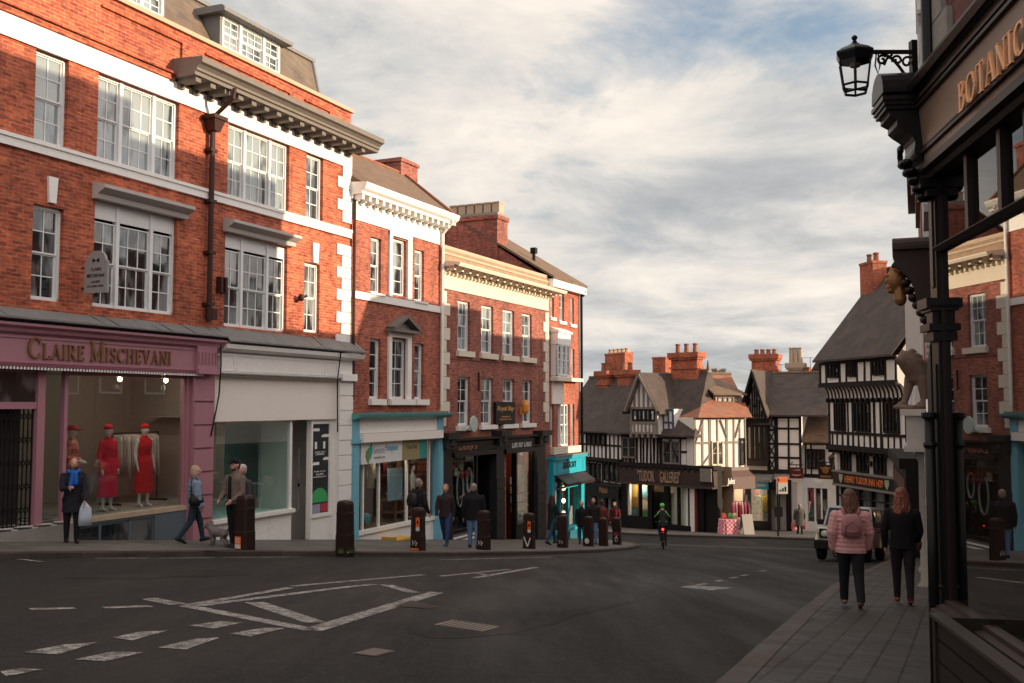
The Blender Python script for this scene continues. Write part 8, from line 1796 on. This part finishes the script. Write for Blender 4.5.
# the small dog
X, Y = at(222, 20.8); dg_ = thing('small_dog', (X, Y, gz(X, Y)), R(160), 'small grey terrier with its tail up beside the man in the black cap', 'dog')
b = MB(); b.cap((-.14, 0, .27), (.14, 0, .28), .085, .10); b.cap((.14, 0, .28), (.23, 0, .36), .075, .06); b.ell((.27, 0, .40), .075, .065, .065); b.cap((.30, 0, .39), (.37, 0, .37), .038, .028); b.ell((.395, 0, .375), .016, .018, .014)
for sy in (-1, 1):
    b.ell((.25, sy * .05, .46), .02, .015, .04); b.cap((.15, sy * .055, .24), (.145, sy * .055, .12), .04, .026); b.cap((.145, sy * .055, .12), (.16, sy * .055, .025), .026, .024); b.ell((.18, sy * .055, .02), .035, .024, .02)
    b.cap((-.14, sy * .055, .25), (-.10, sy * .058, .16), .055, .032); b.cap((-.10, sy * .058, .16), (-.175, sy * .055, .10), .03, .022); b.cap((-.175, sy * .055, .10), (-.16, sy * .055, .025), .022, .022); b.ell((-.14, sy * .055, .02), .034, .024, .02)
b.tube([(-.20, 0, .32), (-.25, 0, .40), (-.26, 0, .50), (-.24, 0, .56)], [.03, .022, .017, .010], 6)
remesh(b, 'body', .009, C((.17, .15, .14)), dg_, 1)
X, Y = at(419, 25.6)
t, tp, AR, H = person('person in a black jacket, dark backpack and pale trousers behind the third bollard', X, Y, -42, 1.74, legs=((16, 8), (-14, 16)), arms=((8, 8, 20), (6, 10, 30)), trousers=(.20, .19, .17), shoes=(.55, .55, .55), coat=(.018, .016, .020), hem=.47, hair='short', haircol=(.25, .2, .17), vox=.014, wide=1.08)
bp = thing('backpack', t.location, t.rotation_euler.z, 'dark backpack worn by the walker in front of the charity shop', 'backpack'); bag_on_back(t, tp, H, None).build('bag', P((.025, .022, .025)), bp, True)
X, Y = at(446, 27.6)
person('ruddy faced man in a dark brown jacket and blue jeans, striding towards the camera', X, Y, -190, 1.70, legs=((16, 6), (-18, 14)), arms=((-12, 8, 10), (14, 8, 20)), trousers=(.03, .06, .14), shoes=(.30, .28, .26), coat=(.035, .022, .024), hem=.47, hair='short', haircol=(.30, .10, .09), vox=.014, wide=1.02)
X, Y = at(474, 27.9)
person('broad grey haired man in a black jacket and light blue jeans, seen from behind', X, Y, 8, 1.78, legs=((6, 3), (-5, 5)), arms=((2, 9, 10), (2, 9, 10)), trousers=(.14, .24, .42), coat=(.012, .011, .013), hem=.44, hair='short', haircol=(.28, .22, .18), vox=.014, wide=1.2, slim=1.08)
X, Y = at(552, 34.6)
t, tp, AR, H = person('woman in a long dark green hooded coat and jeans, walking beside the sixth bollard', X, Y, -55, 1.70, legs=((16, 8), (-14, 16)), arms=((20, 8, 60), (18, 8, 60)), trousers=(.035, .06, .11), coat=(.012, .028, .026), hem=.30, hair='long', haircol=(.05, .02, .016), vox=.016, wide=1.05)
m = MB(); h = AR[1][3]; m.box(h.x - .08, h.x + .08, h.y - .05, h.y + .1, h.z - .05, h.z + .07); hb2_ = thing('handbag', t.location, t.rotation_euler.z, 'mauve bag held by the woman in the long green coat', 'bag'); m.build('bag', P((.18, .10, .11)), hb2_)
X, Y = at(581, 38.0); person('pale haired person in a black coat and jeans beside the seventh bollard', X, Y, 170, 1.62, legs=((8, 4), (-6, 6)), trousers=(.04, .08, .16), coat=(.012, .012, .014), hem=.42, hair='short', haircol=(.50, .42, .36), vox=.016)
X, Y = at(592.5, 38.6); person('tall person in dark jacket and light jeans, middle of the group at the corner', X, Y, 180, 1.78, legs=((5, 3), (-5, 5)), trousers=(.12, .22, .38), coat=(.025, .017, .018), hem=.47, hair='short', haircol=(.03, .02, .016), vox=.016, wide=1.1)
X, Y = at(601, 39.4); person('person in a reddish jacket and dark jeans, between the two last bollards', X, Y, -20, 1.70, legs=((12, 6), (-12, 12)), trousers=(.035, .06, .10), coat=(.16, .04, .035), hem=.47, hair='short', haircol=(.06, .03, .02), vox=.016)
X, Y = at(614, 44.5); person('distant person in a dark red and black top by the side street', X, Y, 160, 1.68, legs=((8, 4), (-8, 8)), trousers=(.015, .015, .02), coat=(.10, .015, .02), hem=.47, hair='short', haircol=(.05, .03, .02), vox=.018)
X, Y = at(797, 54.2)
t, tp, AR, H = person('stout person in a long grey coat carrying shopping bags outside the gabled house', X, Y, 10, 1.62, legs=((5, 3), (-5, 5)), arms=((2, 12, 8), (2, 12, 8)), trousers=(.02, .02, .02), coat=(.075, .07, .062), hem=.27, hair='short', haircol=(.22, .2, .19), vox=.018, wide=1.2, slim=1.15)
for k_, (a, c_, lab) in enumerate(((AR[0], (.55, .16, .18), 'pink shopping bag in the left hand of the person in the long grey coat'), (AR[1], (.16, .02, .04), 'dark red shopping bag in the right hand of the person in the long grey coat'))):
    h = a[3]; m = MB(); m.rings([(h.x, h.y, h.z - .52, .17, .10), (h.x, h.y, h.z - .2, .18, .10), (h.x, h.y, h.z - .14, .16, .07)], 8); [m.tube([(h.x - .1, h.y, h.z - .15), (h.x, h.y, h.z - .02), (h.x + .1, h.y, h.z - .15)], .012, 5)]; q = thing('shopping_bag', t.location, t.rotation_euler.z, lab, 'bag'); m.build('bag', P(c_), q)

# ---- cyclist
X, Y = at(661, 39.6); zc = gz(X, Y) + ROADOFF; ca = R(-6)
bk_ = thing('bicycle', (X, Y, zc), ca, 'dark bicycle with a red rear light, ridden down the hill', 'bicycle')
def wheel(y):
    w = empty('wheel', (0, y, .34)); w.parent = bk_; m = MB(); m.tube([(0, .32 * math.cos(a), .32 * math.sin(a)) for a in [2 * math.pi * i / 28 for i in range(29)]], .022, 6, caps=False); m.build('tyre', MT['rubber'], w); m = MB()
    for i in range(12): a = 2 * math.pi * i / 12; m.tube([(0, 0, 0), (0, .31 * math.cos(a), .31 * math.sin(a))], .003, 4)
    m.lathe((0, 0, 0), [(.02, -.05), (.02, .05)], 8, 'x'); m.build('spokes', MT['steel'], w)
wheel(-.52); wheel(.52)
m = MB(); bb, st, hd, seat = (0, -.10, .30), (0, -.25, .78), (0, .40, .82), (0, -.30, .95)
for a, b_ in ((bb, (0, -.26, .80)), (bb, (0, .40, .70)), ((0, -.25, .76), (0, .39, .80)), (bb, (.06, -.52, .34)), (bb, (-.06, -.52, .34)), ((0, -.25, .76), (.06, -.52, .34)), ((0, -.25, .76), (-.06, -.52, .34)), ((0, .40, .84), (0, .42, .68)), ((.04, .42, .68), (.05, .52, .34)), ((-.04, .42, .68), (-.05, .52, .34)), ((0, -.25, .76), (0, -.29, .93))): m.tube([a, b_], .017, 6)
m.build('frame', P((.02, .02, .025)), bk_); m = MB(); m.tube([(-.29, .36, .98), (-.1, .42, .97), (.1, .42, .97), (.29, .36, .98)], .014, 6); m.tube([(0, .41, .84), (0, .42, .97)], .015, 6); m.build('handlebar', MT['black'], bk_); m = MB(); m.ell((0, -.32, .95), .08, .14, .03); m.build('saddle', MT['black'], bk_, True)
m = MB(); m.tube([(-.09, -.10, .30), (.09, -.10, .30)], .012, 6); m.box(.07, .17, -.15, -.05, .12, .15); m.box(-.17, -.07, -.15, -.05, .46, .49); m.obox((.08, -.1, .3), (.08, -.1, .13), .02, .02); m.obox((-.08, -.1, .3), (-.08, -.1, .47), .02, .02); m.lathe((.04, -.1, .3), [(.08, 0), (.08, .006)], 12, 'x'); m.build('crank', MT['steel'], bk_); m = MB(); m.box(-.08, .08, -.80, -.52, .70, .72); m.box(-.13, -.09, -.75, -.40, .42, .70); m.build('rear_carrier', MT['black'], bk_)
m = MB(); m.ell((0, -.36, .80), .045, .03, .045); m.build('rear_light', emit_mat('red_light', (1, .03, .03), 4), bk_)
cy = thing('person', (X, Y, zc), ca, 'cyclist with a bright green helmet and a dark jacket with green stripes, seen from behind', 'person')
b = MB()
for sx, foot in ((1, Vector((.12, -.06, .22))), (-1, Vector((-.12, -.06, .55)))):
    hp = Vector((sx * .09, -.28, .98)); kn = Vector((sx * .12, .12, .68)) if sx > 0 else Vector((sx * .13, .10, .88)); b.cap(hp, kn, .10, .068); b.cap(kn, foot, .065, .042); b.cap(foot + Vector((0, -.04, -.04)), foot + Vector((0, .14, -.05)), .045, .035)
b.cap((0, -.28, .98), (0, -.12, 1.22), .16, .15); b.cap((0, -.12, 1.22), (0, .02, 1.42), .17, .14); b.cap((0, .04, 1.44), (0, .08, 1.56), .06, .055); b.ell((0, .10, 1.64), .08, .095, .115)
b.ell((0, .20, 1.62), .015, .02, .02)
for sx in (-1, 1):
    sh = Vector((sx * .19, .02, 1.42)); el = Vector((sx * .31, .18, 1.20)); h = Vector((sx * .27, .36, 1.02)); b.cap(sh, el, .06, .048); b.cap(el, h, .045, .032)
    for f in range(4): q = h + Vector((sx * (.012 - .018 * f), .02, 0)); b.cap(q, q + Vector((0, .04, -.01)), .011, .010, 6); b.cap(q + Vector((0, .04, -.01)), q + Vector((0, .03, -.05)), .010, .009, 6)
    b.cap(h, h + Vector((-sx * .04, .02, -.03)), .012, .010, 6)
remesh(b, 'body', .015, [MT['skin'], C((.02, .035, .06)), P((.02, .02, .02)), C((.016, .018, .02))], cy, 3, lambda c: 0 if c.z > 1.52 or (c.y > .33 and c.z > .9) else (2 if c.z < .6 and c.y > -.12 and (abs(c.z - .18) < .09 or abs(c.z - .51) < .07) and c.y < .14 else (1 if c.z < 1.0 else 3)))
m = MB(); c = (0, .09, 1.68); m.ell(c, .10, .13, .09, 14, 8); [m.ell((x, .08, 1.72), .014, .115, .06, 8, 6) for x in (-.05, 0, .05)]; m.build('helmet', paint('helmet_green', (.12, .62, .12), .4, .1, 6, .05, bmp=0), cy, True)
m = MB()
for sx in (-1, 1): m.tube([(sx * .10, -.10, 1.50), (sx * .20, -.13, 1.36), (sx * .31, .12, 1.22)], .018, 6)
m.tube([(-.15, -.30, 1.10), (0, -.34, 1.12), (.15, -.30, 1.10)], .012, 5); m.build('reflective_stripes', paint('hi_vis_green', (.25, .75, .18), .5, .05, 6, .05, bmp=0), cy)

# ---- parked off-road car, front towards the camera
cx, cyy = 10.22, 31.3; ax = Vector((.50, .866, 0)); zf = gz(cx, cyy) + ROADOFF; cr = Vector((cx, cyy, 0)) + ax * 2.2; pit = math.atan2(gz(cr.x, cr.y) + ROADOFF - zf, 2.2)
car = thing('parked_car', (cx, cyy, zf), 0, 'small boxy pale off-road car with round headlights, parked at the right kerb', 'car')
car.rotation_euler = (pit, 0, math.atan2(ax.y, ax.x) - math.pi / 2)     # local +y = towards the rear, x = across
cw = .80; paintc = paint('car_paint', (.46, .52, .38), .25, .05, 2, .1, bmp=0); silver = paint('car_silver', (.42, .45, .45), .25, .05, 2, .1, bmp=0)
m = MB()
pf = [(-.02, .62), (.0, .98), (.06, 1.02), (.98, 1.06), (1.0, .62)]
m.prism(pf, 'x', -cw + .06, cw - .06)
m.prism([(.98, .50), (.98, 1.06), (3.3, 1.08), (3.36, 1.0), (3.36, .50)], 'x', -cw + .04, cw - .04)
for sx in (-1, 1):
    for y0 in (.42, 2.72): m.prism([(y0 + .44 * math.cos(R(a)), .40 + .44 * math.sin(R(a))) for a in range(0, 181, 15)] + [(y0 - .34 * math.cos(R(a)), .40 + .34 * math.sin(R(a))) for a in range(0, 181, 15)], 'x', sx * (cw - .14), sx * (cw + .02))
m.box(-cw + .04, cw - .04, .9, 2.3, .42, .62)
bd = bevel(m.build('body', paintc, car), .035, 2)
m = MB()
for sx in (-1, 1):
    for y0, y1, t0, t1 in ((1.0, 1.28, 1.06, 1.66), (2.08, 2.08, 1.06, 1.66), (3.18, 3.10, 1.08, 1.66)): m.obox((sx * (cw - .07), y0, t0), (sx * (cw - .15), y1, t1), .07, .07)
m.add([(-cw + .12, 1.22, 1.64), (cw - .12, 1.22, 1.64), (cw - .12, 3.2, 1.64), (-cw + .12, 3.2, 1.64), (-cw + .18, 1.30, 1.72), (cw - .18, 1.30, 1.72), (cw - .18, 3.12, 1.72), (-cw + .18, 3.12, 1.72)], [(0, 3, 2, 1), (4, 5, 6, 7), (0, 1, 5, 4), (1, 2, 6, 5), (2, 3, 7, 6), (3, 0, 4, 7)])
bevel(m.build('roof', paint('car_roof', (.36, .37, .37), .3, .05, 2, .1, bmp=0), car), .02, 2)
cg = paint('car_glass_blue', (.015, .05, .10), .05, .1, 2, .02, bmp=0)
m = MB(); m.quad((-cw + .10, 1.0, 1.07), (cw - .10, 1.0, 1.07), (cw - .16, 1.26, 1.64), (-cw + .16, 1.26, 1.64)); m.build('windscreen', cg, car)
for sx in (-1, 1):
    for y0, y1 in ((1.1, 2.04), (2.14, 3.1)): m = MB(); m.quad((sx * (cw - .06), y0, 1.08), (sx * (cw - .06), y1, 1.08), (sx * (cw - .135), y1 - .04, 1.64), (sx * (cw - .135), y0 + .16, 1.64)); m.build('side_window', cg, car)
    m = MB(); m.quad((sx * (cw - .028), 1.05, .55), (sx * (cw - .028), 2.06, .55), (sx * (cw - .028), 2.06, 1.05), (sx * (cw - .028), 1.05, 1.05)); dr = m.build('door', silver, car); m = MB(); m.box(sx * (cw - .03), sx * (cw + .005), 1.85, 1.98, .90, .94); m.build('handle', MT['black'], dr)
    m = MB(); m.box(sx * (cw - .02), sx * (cw + .20), 1.14, 1.22, 1.08, 1.26); bevel(m.build('wing_mirror', MT['black'], car), .02)
    m = MB(); m.lathe((sx * .50, -.03, .83), [(.02, -.02), (.10, -.015), (.115, .0), (.115, .05)], 18, 'y'); hl_ = m.build('headlight', paint('lamp_lens', (.55, .58, .60), .08, .05, 4, .02, bmp=0), car, True); m = MB(); m.lathe((sx * .50, -.025, .83), [(.118, -.012), (.135, -.01), (.135, .03), (.118, .03)], 18, 'y'); m.build('rim', MT['black'], hl_); m = MB(); m.lathe((sx * .68, -.025, .83), [(.01, -.01), (.035, -.006), (.04, .03)], 10, 'y'); m.build('indicator', P((.6, .2, .02)), car)
    m = MB(); m.lathe((sx * .55, -.13, .42), [(.01, -.01), (.05, -.005), (.055, .04)], 12, 'y'); m.build('fog_light', P((.5, .5, .48)), car)
m = MB(); m.box(-.66, .66, -.045, .0, .68, .98)
for i in range(5): m.box(-.30 + .13 * i, -.24 + .13 * i, -.055, -.04, .74, .92)
m.build('grille', MT['black'], car)
m = MB(); m.box(-cw, cw, -.14, .12, .34, .62); bevel(m.build('bumper', MT['blackm'], car), .03); m = MB(); m.box(-cw, cw, 3.3, 3.5, .4, .62); bevel(m.build('bumper', MT['blackm'], car), .03)
m = MB(); m.box(-.26, .26, -.155, -.141, .44, .55); npl = m.build('number_plate', P((.65, .63, .55)), car)
for sx in (-1, 1):
    for y0 in (.42, 2.72):
        w_ = empty('wheel', (sx * (cw - .12), y0, .34)); w_.parent = car; m = MB(); m.lathe((0, 0, 0), [(.18, -.10), (.31, -.11), (.345, -.08), (.345, .08), (.31, .11), (.18, .10)], 24, 'x'); m.build('tyre', MT['rubber'], w_, True); m = MB(); m.lathe((0, 0, 0), [(.02, -.08), (.19, -.09), (.19, .09), (.02, .08)], 16, 'x'); m.build('rim', MT['steel'], w_)
m = MB(); m.lathe((0, 3.52, .95), [(.2, -.09), (.33, -.1), (.34, .06), (.2, .08)], 20, 'y'); m.build('spare_wheel', MT['rubber'], car)

# ---- things on the far pavement
def far(name, x, z, label, cat, rz=0): X, Y = at(x, z); return thing(name, (X, Y, gz(X, Y)), R(rz), label, cat)
t = far('bus_stop_post', 775.5, 51.6, 'bus stop post with an orange and white flag board on the far pavement', 'sign', 10)
m = MB(); m.tube([(0, 0, 0), (0, 0, 3.0)], .05, 8); m.build('post', MT['black'], t); m = MB(); m.box(-.05, .55, -.04, .04, 2.15, 3.0); m.build('flag', P((.50, .49, .47)), t); m = MB(); m.box(-.05, .55, -.046, -.0405, 2.74, 3.0); m.build('orange_panel', orange, t); m = MB(); m.box(.0, .08, -.05, -.041, 2.80, 2.94)
for k_ in range(3): m.box(.10 + .14 * k_, .18 + .14 * k_, -.05, -.041, 2.28, 2.36 + .08 * k_)
m.build('print', MT['black'], t); m = MB(); m.box(-.22, .22, -.12, -.06, 1.0, 1.5); m.build('timetable_case', MT['black'], t)
t = far('market_stall_table', 726.5, 53.4, 'small stall table under a pink checked cloth outside the cream timbered house', 'table', 4)
def gingham():
    mm, nt, b = new_mat('pink_gingham'); c = nt.nodes.new('ShaderNodeTexChecker'); lk(nt, obj_coord(nt), c.inputs['Vector']); c.inputs['Scale'].default_value = 9; c.inputs['Color1'].default_value = (.70, .10, .18, 1); c.inputs['Color2'].default_value = (.72, .5, .52, 1); lk(nt, c.outputs[0], b.inputs['Base Color']); b.inputs['Roughness'].default_value = .9; return mm
m = MB(); n = 40; vs = []
for z, r in ((.78, 1.0), (.74, 1.03), (.4, 1.05), (.02, 1.12)):
    for j in range(n): a = 2 * math.pi * j / n; q = r * (1 + (.05 * math.sin(j * 2.2) if z < .7 else 0)); vs.append((.48 * q * math.copysign(abs(math.cos(a)) ** .5, math.cos(a)), .36 * q * math.copysign(abs(math.sin(a)) ** .5, math.sin(a)), z))
m.add(vs, [(i * n + j, i * n + (j + 1) % n, (i + 1) * n + (j + 1) % n, (i + 1) * n + j) for i in range(3) for j in range(n)] + [tuple(range(n))]); m.build('cloth', gingham(), t); m = MB(); [m.tube([(sx * .4, sy * .28, 0), (sx * .4, sy * .28, .74)], .02, 6) for sx in (-1, 1) for sy in (-1, 1)]; m.build('leg', MT['steel'], t)
for k_, (dx, c_, lab) in enumerate(((-.25, (.55, .10, .08), 'red box of goods at the left on the pink cloth'), (.08, (.10, .30, .10), 'green box of goods in the middle of the pink cloth'), (.33, (.60, .45, .30), 'buff box of goods at the right on the pink cloth'))): m = MB(); m.box(-.12, .12, -.12, .12, 0, .22); m.box(-.09, .09, -.09, .09, .22, .30); o = m.build('goods_box', P(c_)); o.location = t.location + Vector((dx, 0, .782)); tag(o, lab, 'box')
t = far('sandwich_board', 744.5, 53.2, 'grey sandwich board leaning on the far pavement beside the pink stall', 'sign', 20)
for sg, nm in ((-1, 'front_board'), (1, 'rear_board')): m = MB(); m.add([(-.32, sg * .25, 0), (.32, sg * .25, 0), (.32, sg * .03, 1.05), (-.32, sg * .03, 1.05), (-.32, sg * .25 + .03, 0), (.32, sg * .25 + .03, 0), (.32, sg * .03 + .03, 1.05), (-.32, sg * .03 + .03, 1.05)], [(0, 1, 2, 3), (7, 6, 5, 4), (0, 4, 5, 1), (1, 5, 6, 2), (2, 6, 7, 3), (3, 7, 4, 0)]); m.build(nm, P((.22, .20, .19)), t)
t = far('clothes_stand', 738.5, 53.9, 'rail of pink and red garments outside the brown awning shop', 'clothes rail', 0); m = MB(); m.tube([(-.5, 0, 0), (-.5, 0, 1.7), (.5, 0, 1.7), (.5, 0, 0)], .025, 6); m.build('frame', MT['steel'], t)
for k_ in range(6): m = MB(); m.rings([(0, 0, -.8, .08, .24), (0, 0, -.2, .07, .22), (0, 0, 0, .02, .04)], 10); o = m.build('hanging_garment', C([(.55, .12, .18), (.5, .3, .3), (.35, .02, .06), (.5, .4, .38), (.6, .1, .15), (.2, .05, .1)][k_]), None, True); o.location = t.location + Vector((-.4 + .16 * k_, 0, 1.68)); tag(o, ['bright pink', 'dusty pink', 'deep red', 'beige', 'rose', 'plum'][k_] + ' garment on the rail outside the brown awning shop', 'garment', 'garments on the pavement rail')
t = far('wall_lantern', 837.5, 50.0, 'black wall lantern with a scroll bracket between the pale shop and the inn', 'lamp'); t.location.z = (405 - 470) / FPX * 50; m = MB(); m.tube([(0, 0, .9), (-.35, 0, .8)], .03, 6); m.tube([(.0, 0, -.8), (0, 0, 1.3)], .05, 6); m.build('bracket', MT['black'], t); m = MB(); m.lathe((-.38, 0, .25), [(.10, 0), (.18, .4), (.04, .55)], 6); m.build('lantern', paint('lantern_dark', (.05, .045, .03), .3, .2, 3, .2), t)
# roof aerials on the far ridge
for x, y, z in ((810.5, 357, 62), (781, 364, 62)):
    X, Y = at(x, z); zt = (405 - y) / FPX * z; t = thing('roof_aerial', (X, Y, zt - 1.6), R(15), 'thin television aerial on the far roofs, ' + ('right of the tall chimney pots' if x > 800 else 'between the two chimneys of the gabled house'), 'aerial'); m = MB(); m.tube([(0, 0, 0), (0, 0, 1.6)], .02, 5); m.build('mast', MT['steel'], t); m = MB(); m.tube([(-.5, 0, 1.55), (.25, 0, 1.55)], .015, 5); [m.tube([(-.45 + .14 * k_, -.15, 1.55), (-.45 + .14 * k_, .15, 1.55)], .01, 4) for k_ in range(5)]; m.build('antenna', MT['steel'], t)
# ================================================================== CAMERA, SKY, SUN
cam = bpy.data.cameras.new('camera'); cam.lens = 35; cam.sensor_width = 36; cam.clip_start = .05; cam.clip_end = 5000
co = bpy.data.objects.new('camera', cam); COL.objects.link(co); co.location = (0, 0, 0); co.rotation_euler = (math.pi / 2 + TILT, 0, 0); scene.camera = co
SUN_EL = R(11.5); SUN_H = Vector((.979, -.202, 0)).normalized()
sdir = Vector((SUN_H.x * math.cos(SUN_EL), SUN_H.y * math.cos(SUN_EL), math.sin(SUN_EL)))
sl = bpy.data.lights.new('sun', 'SUN'); sl.energy = 5.0; sl.angle = R(.5); sl.color = (1, .78, .53)
so = bpy.data.objects.new('sun', sl); COL.objects.link(so); so.rotation_euler = sdir.to_track_quat('Z', 'Y').to_euler(); so.location = (40, -10, 30)
w = bpy.data.worlds.new('World'); scene.world = w; w.use_nodes = True; nt = w.node_tree
for n in list(nt.nodes): nt.nodes.remove(n)
out = nt.nodes.new('ShaderNodeOutputWorld')
sky = nt.nodes.new('ShaderNodeTexSky'); sky.sky_type = 'NISHITA'; sky.sun_disc = False; sky.sun_elevation = SUN_EL; sky.sun_rotation = math.atan2(SUN_H.x, SUN_H.y); sky.altitude = 100; sky.dust_density = 1.5
bg = nt.nodes.new('ShaderNodeBackground'); bg.inputs['Strength'].default_value = .15; lk(nt, sky.outputs[0], bg.inputs['Color'])
tc = nt.nodes.new('ShaderNodeTexCoord'); d = tc.outputs['Generated']
sep = nt.nodes.new('ShaderNodeSeparateXYZ'); lk(nt, d, sep.inputs[0])
def m_(op, a, b=None, clamp=False):
    n = nt.nodes.new('ShaderNodeMath'); n.operation = op; n.use_clamp = clamp
    for i, v in enumerate((a, b)):
        if v is None: continue
        if isinstance(v, (int, float)): n.inputs[i].default_value = v
        else: lk(nt, v, n.inputs[i])
    return n.outputs[0]
den = m_('ADD', m_('MAXIMUM', sep.outputs[2], 0.0), .22)
cmb = nt.nodes.new('ShaderNodeCombineXYZ'); lk(nt, m_('DIVIDE', sep.outputs[0], den), cmb.inputs[0]); lk(nt, m_('DIVIDE', sep.outputs[1], den), cmb.inputs[1]); cmb.inputs[2].default_value = 3.7
def cloudnoise(off, sc, detail, rough, dist=.4):
    mp = nt.nodes.new('ShaderNodeMapping'); lk(nt, cmb.outputs[0], mp.inputs[0]); mp.inputs['Location'].default_value = off; mp.inputs['Scale'].default_value = sc
    n = nt.nodes.new('ShaderNodeTexNoise'); lk(nt, mp.outputs[0], n.inputs['Vector']); n.inputs['Scale'].default_value = 1; n.inputs['Detail'].default_value = detail; n.inputs['Roughness'].default_value = rough; n.inputs['Distortion'].default_value = dist
    return n.outputs['Fac']
n1 = cloudnoise((1.3, .4, 0), (1.1, 1.0, 1), 10, .58, .15)
n2 = cloudnoise((5.2, 2.2, 1), (.75, .85, 1), 7, .52, .1)
n3 = cloudnoise((2.1, 8.2, 4), (2.0, 2.3, 1), 12, .62, .3)
def lobe(v, p):
    n = nt.nodes.new('ShaderNodeVectorMath'); n.operation = 'DOT_PRODUCT'; lk(nt, d, n.inputs[0]); n.inputs[1].default_value = Vector(v).normalized()
    return m_('POWER', m_('MAXIMUM', n.outputs['Value'], 0), p)
def plus(*a):
    r = a[0]
    for q in a[1:]: r = m_('ADD', r, q)
    return r
def k_(x, f): return m_('MULTIPLY', x, f)
# gaps of blue high up on the right, a sunlit bank on the left, a greyer bank in the middle
gap = plus(k_(lobe(ray(650, 18), 320), .16), k_(lobe(ray(835, 30), 420), .14), k_(lobe(ray(760, 0), 300), .07), k_(lobe(ray(590, 90), 900), .06))
cover = ramp(nt, m_('SUBTRACT', m_('ADD', plus(k_(n1, .5), k_(n3, .5)), .10), gap), [(.38, (.10,) * 3), (.54, (1.0,) * 3)])
bright = lobe(ray(440, 110), 55)
tone = plus(k_(n2, .45), k_(n3, .55), k_(bright, .15), k_(lobe(ray(620, 130), 300), .05), k_(lobe(ray(700, 205), 110), -.075), k_(lobe(ray(430, 260), 200), -.03))
lit = ramp(nt, tone, [(.34, (.42, .445, .465)), (.43, (.58, .585, .59)), (.49, (.76, .74, .71)), (.55, (.95, .88, .80)), (.63, (1.15, 1.03, .91))])
cl = lit
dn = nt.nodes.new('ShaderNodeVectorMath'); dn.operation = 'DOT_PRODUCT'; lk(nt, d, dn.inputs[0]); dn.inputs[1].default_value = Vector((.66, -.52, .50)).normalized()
back = ramp(nt, m_('ADD', k_(dn.outputs['Value'], .5), .5), [(.58, (1.0,) * 3), (.86, (2.1, 2.0, 1.97))])  # unseen sky behind and right of the camera, brightened to fill the shaded fronts
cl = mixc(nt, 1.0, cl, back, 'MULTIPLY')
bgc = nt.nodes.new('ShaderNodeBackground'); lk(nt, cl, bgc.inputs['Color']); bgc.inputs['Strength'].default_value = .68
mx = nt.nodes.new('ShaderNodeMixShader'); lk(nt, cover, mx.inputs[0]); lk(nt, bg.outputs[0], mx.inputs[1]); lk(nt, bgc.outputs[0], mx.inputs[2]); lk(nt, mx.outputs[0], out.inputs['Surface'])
scene.view_settings.view_transform = 'Standard'; scene.view_settings.look = 'None'; scene.view_settings.exposure = .45; scene.view_settings.gamma = 1
scene.cycles.use_denoising = True
try: scene.cycles.denoiser = 'OPENIMAGEDENOISE'; scene.cycles.denoising_input_passes = 'RGB_ALBEDO_NORMAL'
except Exception: pass
scene.cycles.max_bounces = 6; scene.cycles.diffuse_bounces = 3; scene.cycles.glossy_bounces = 3; scene.cycles.transparent_max_bounces = 10; scene.cycles.caustics_reflective = False; scene.cycles.caustics_refractive = False; scene.cycles.sample_clamp_indirect = 6
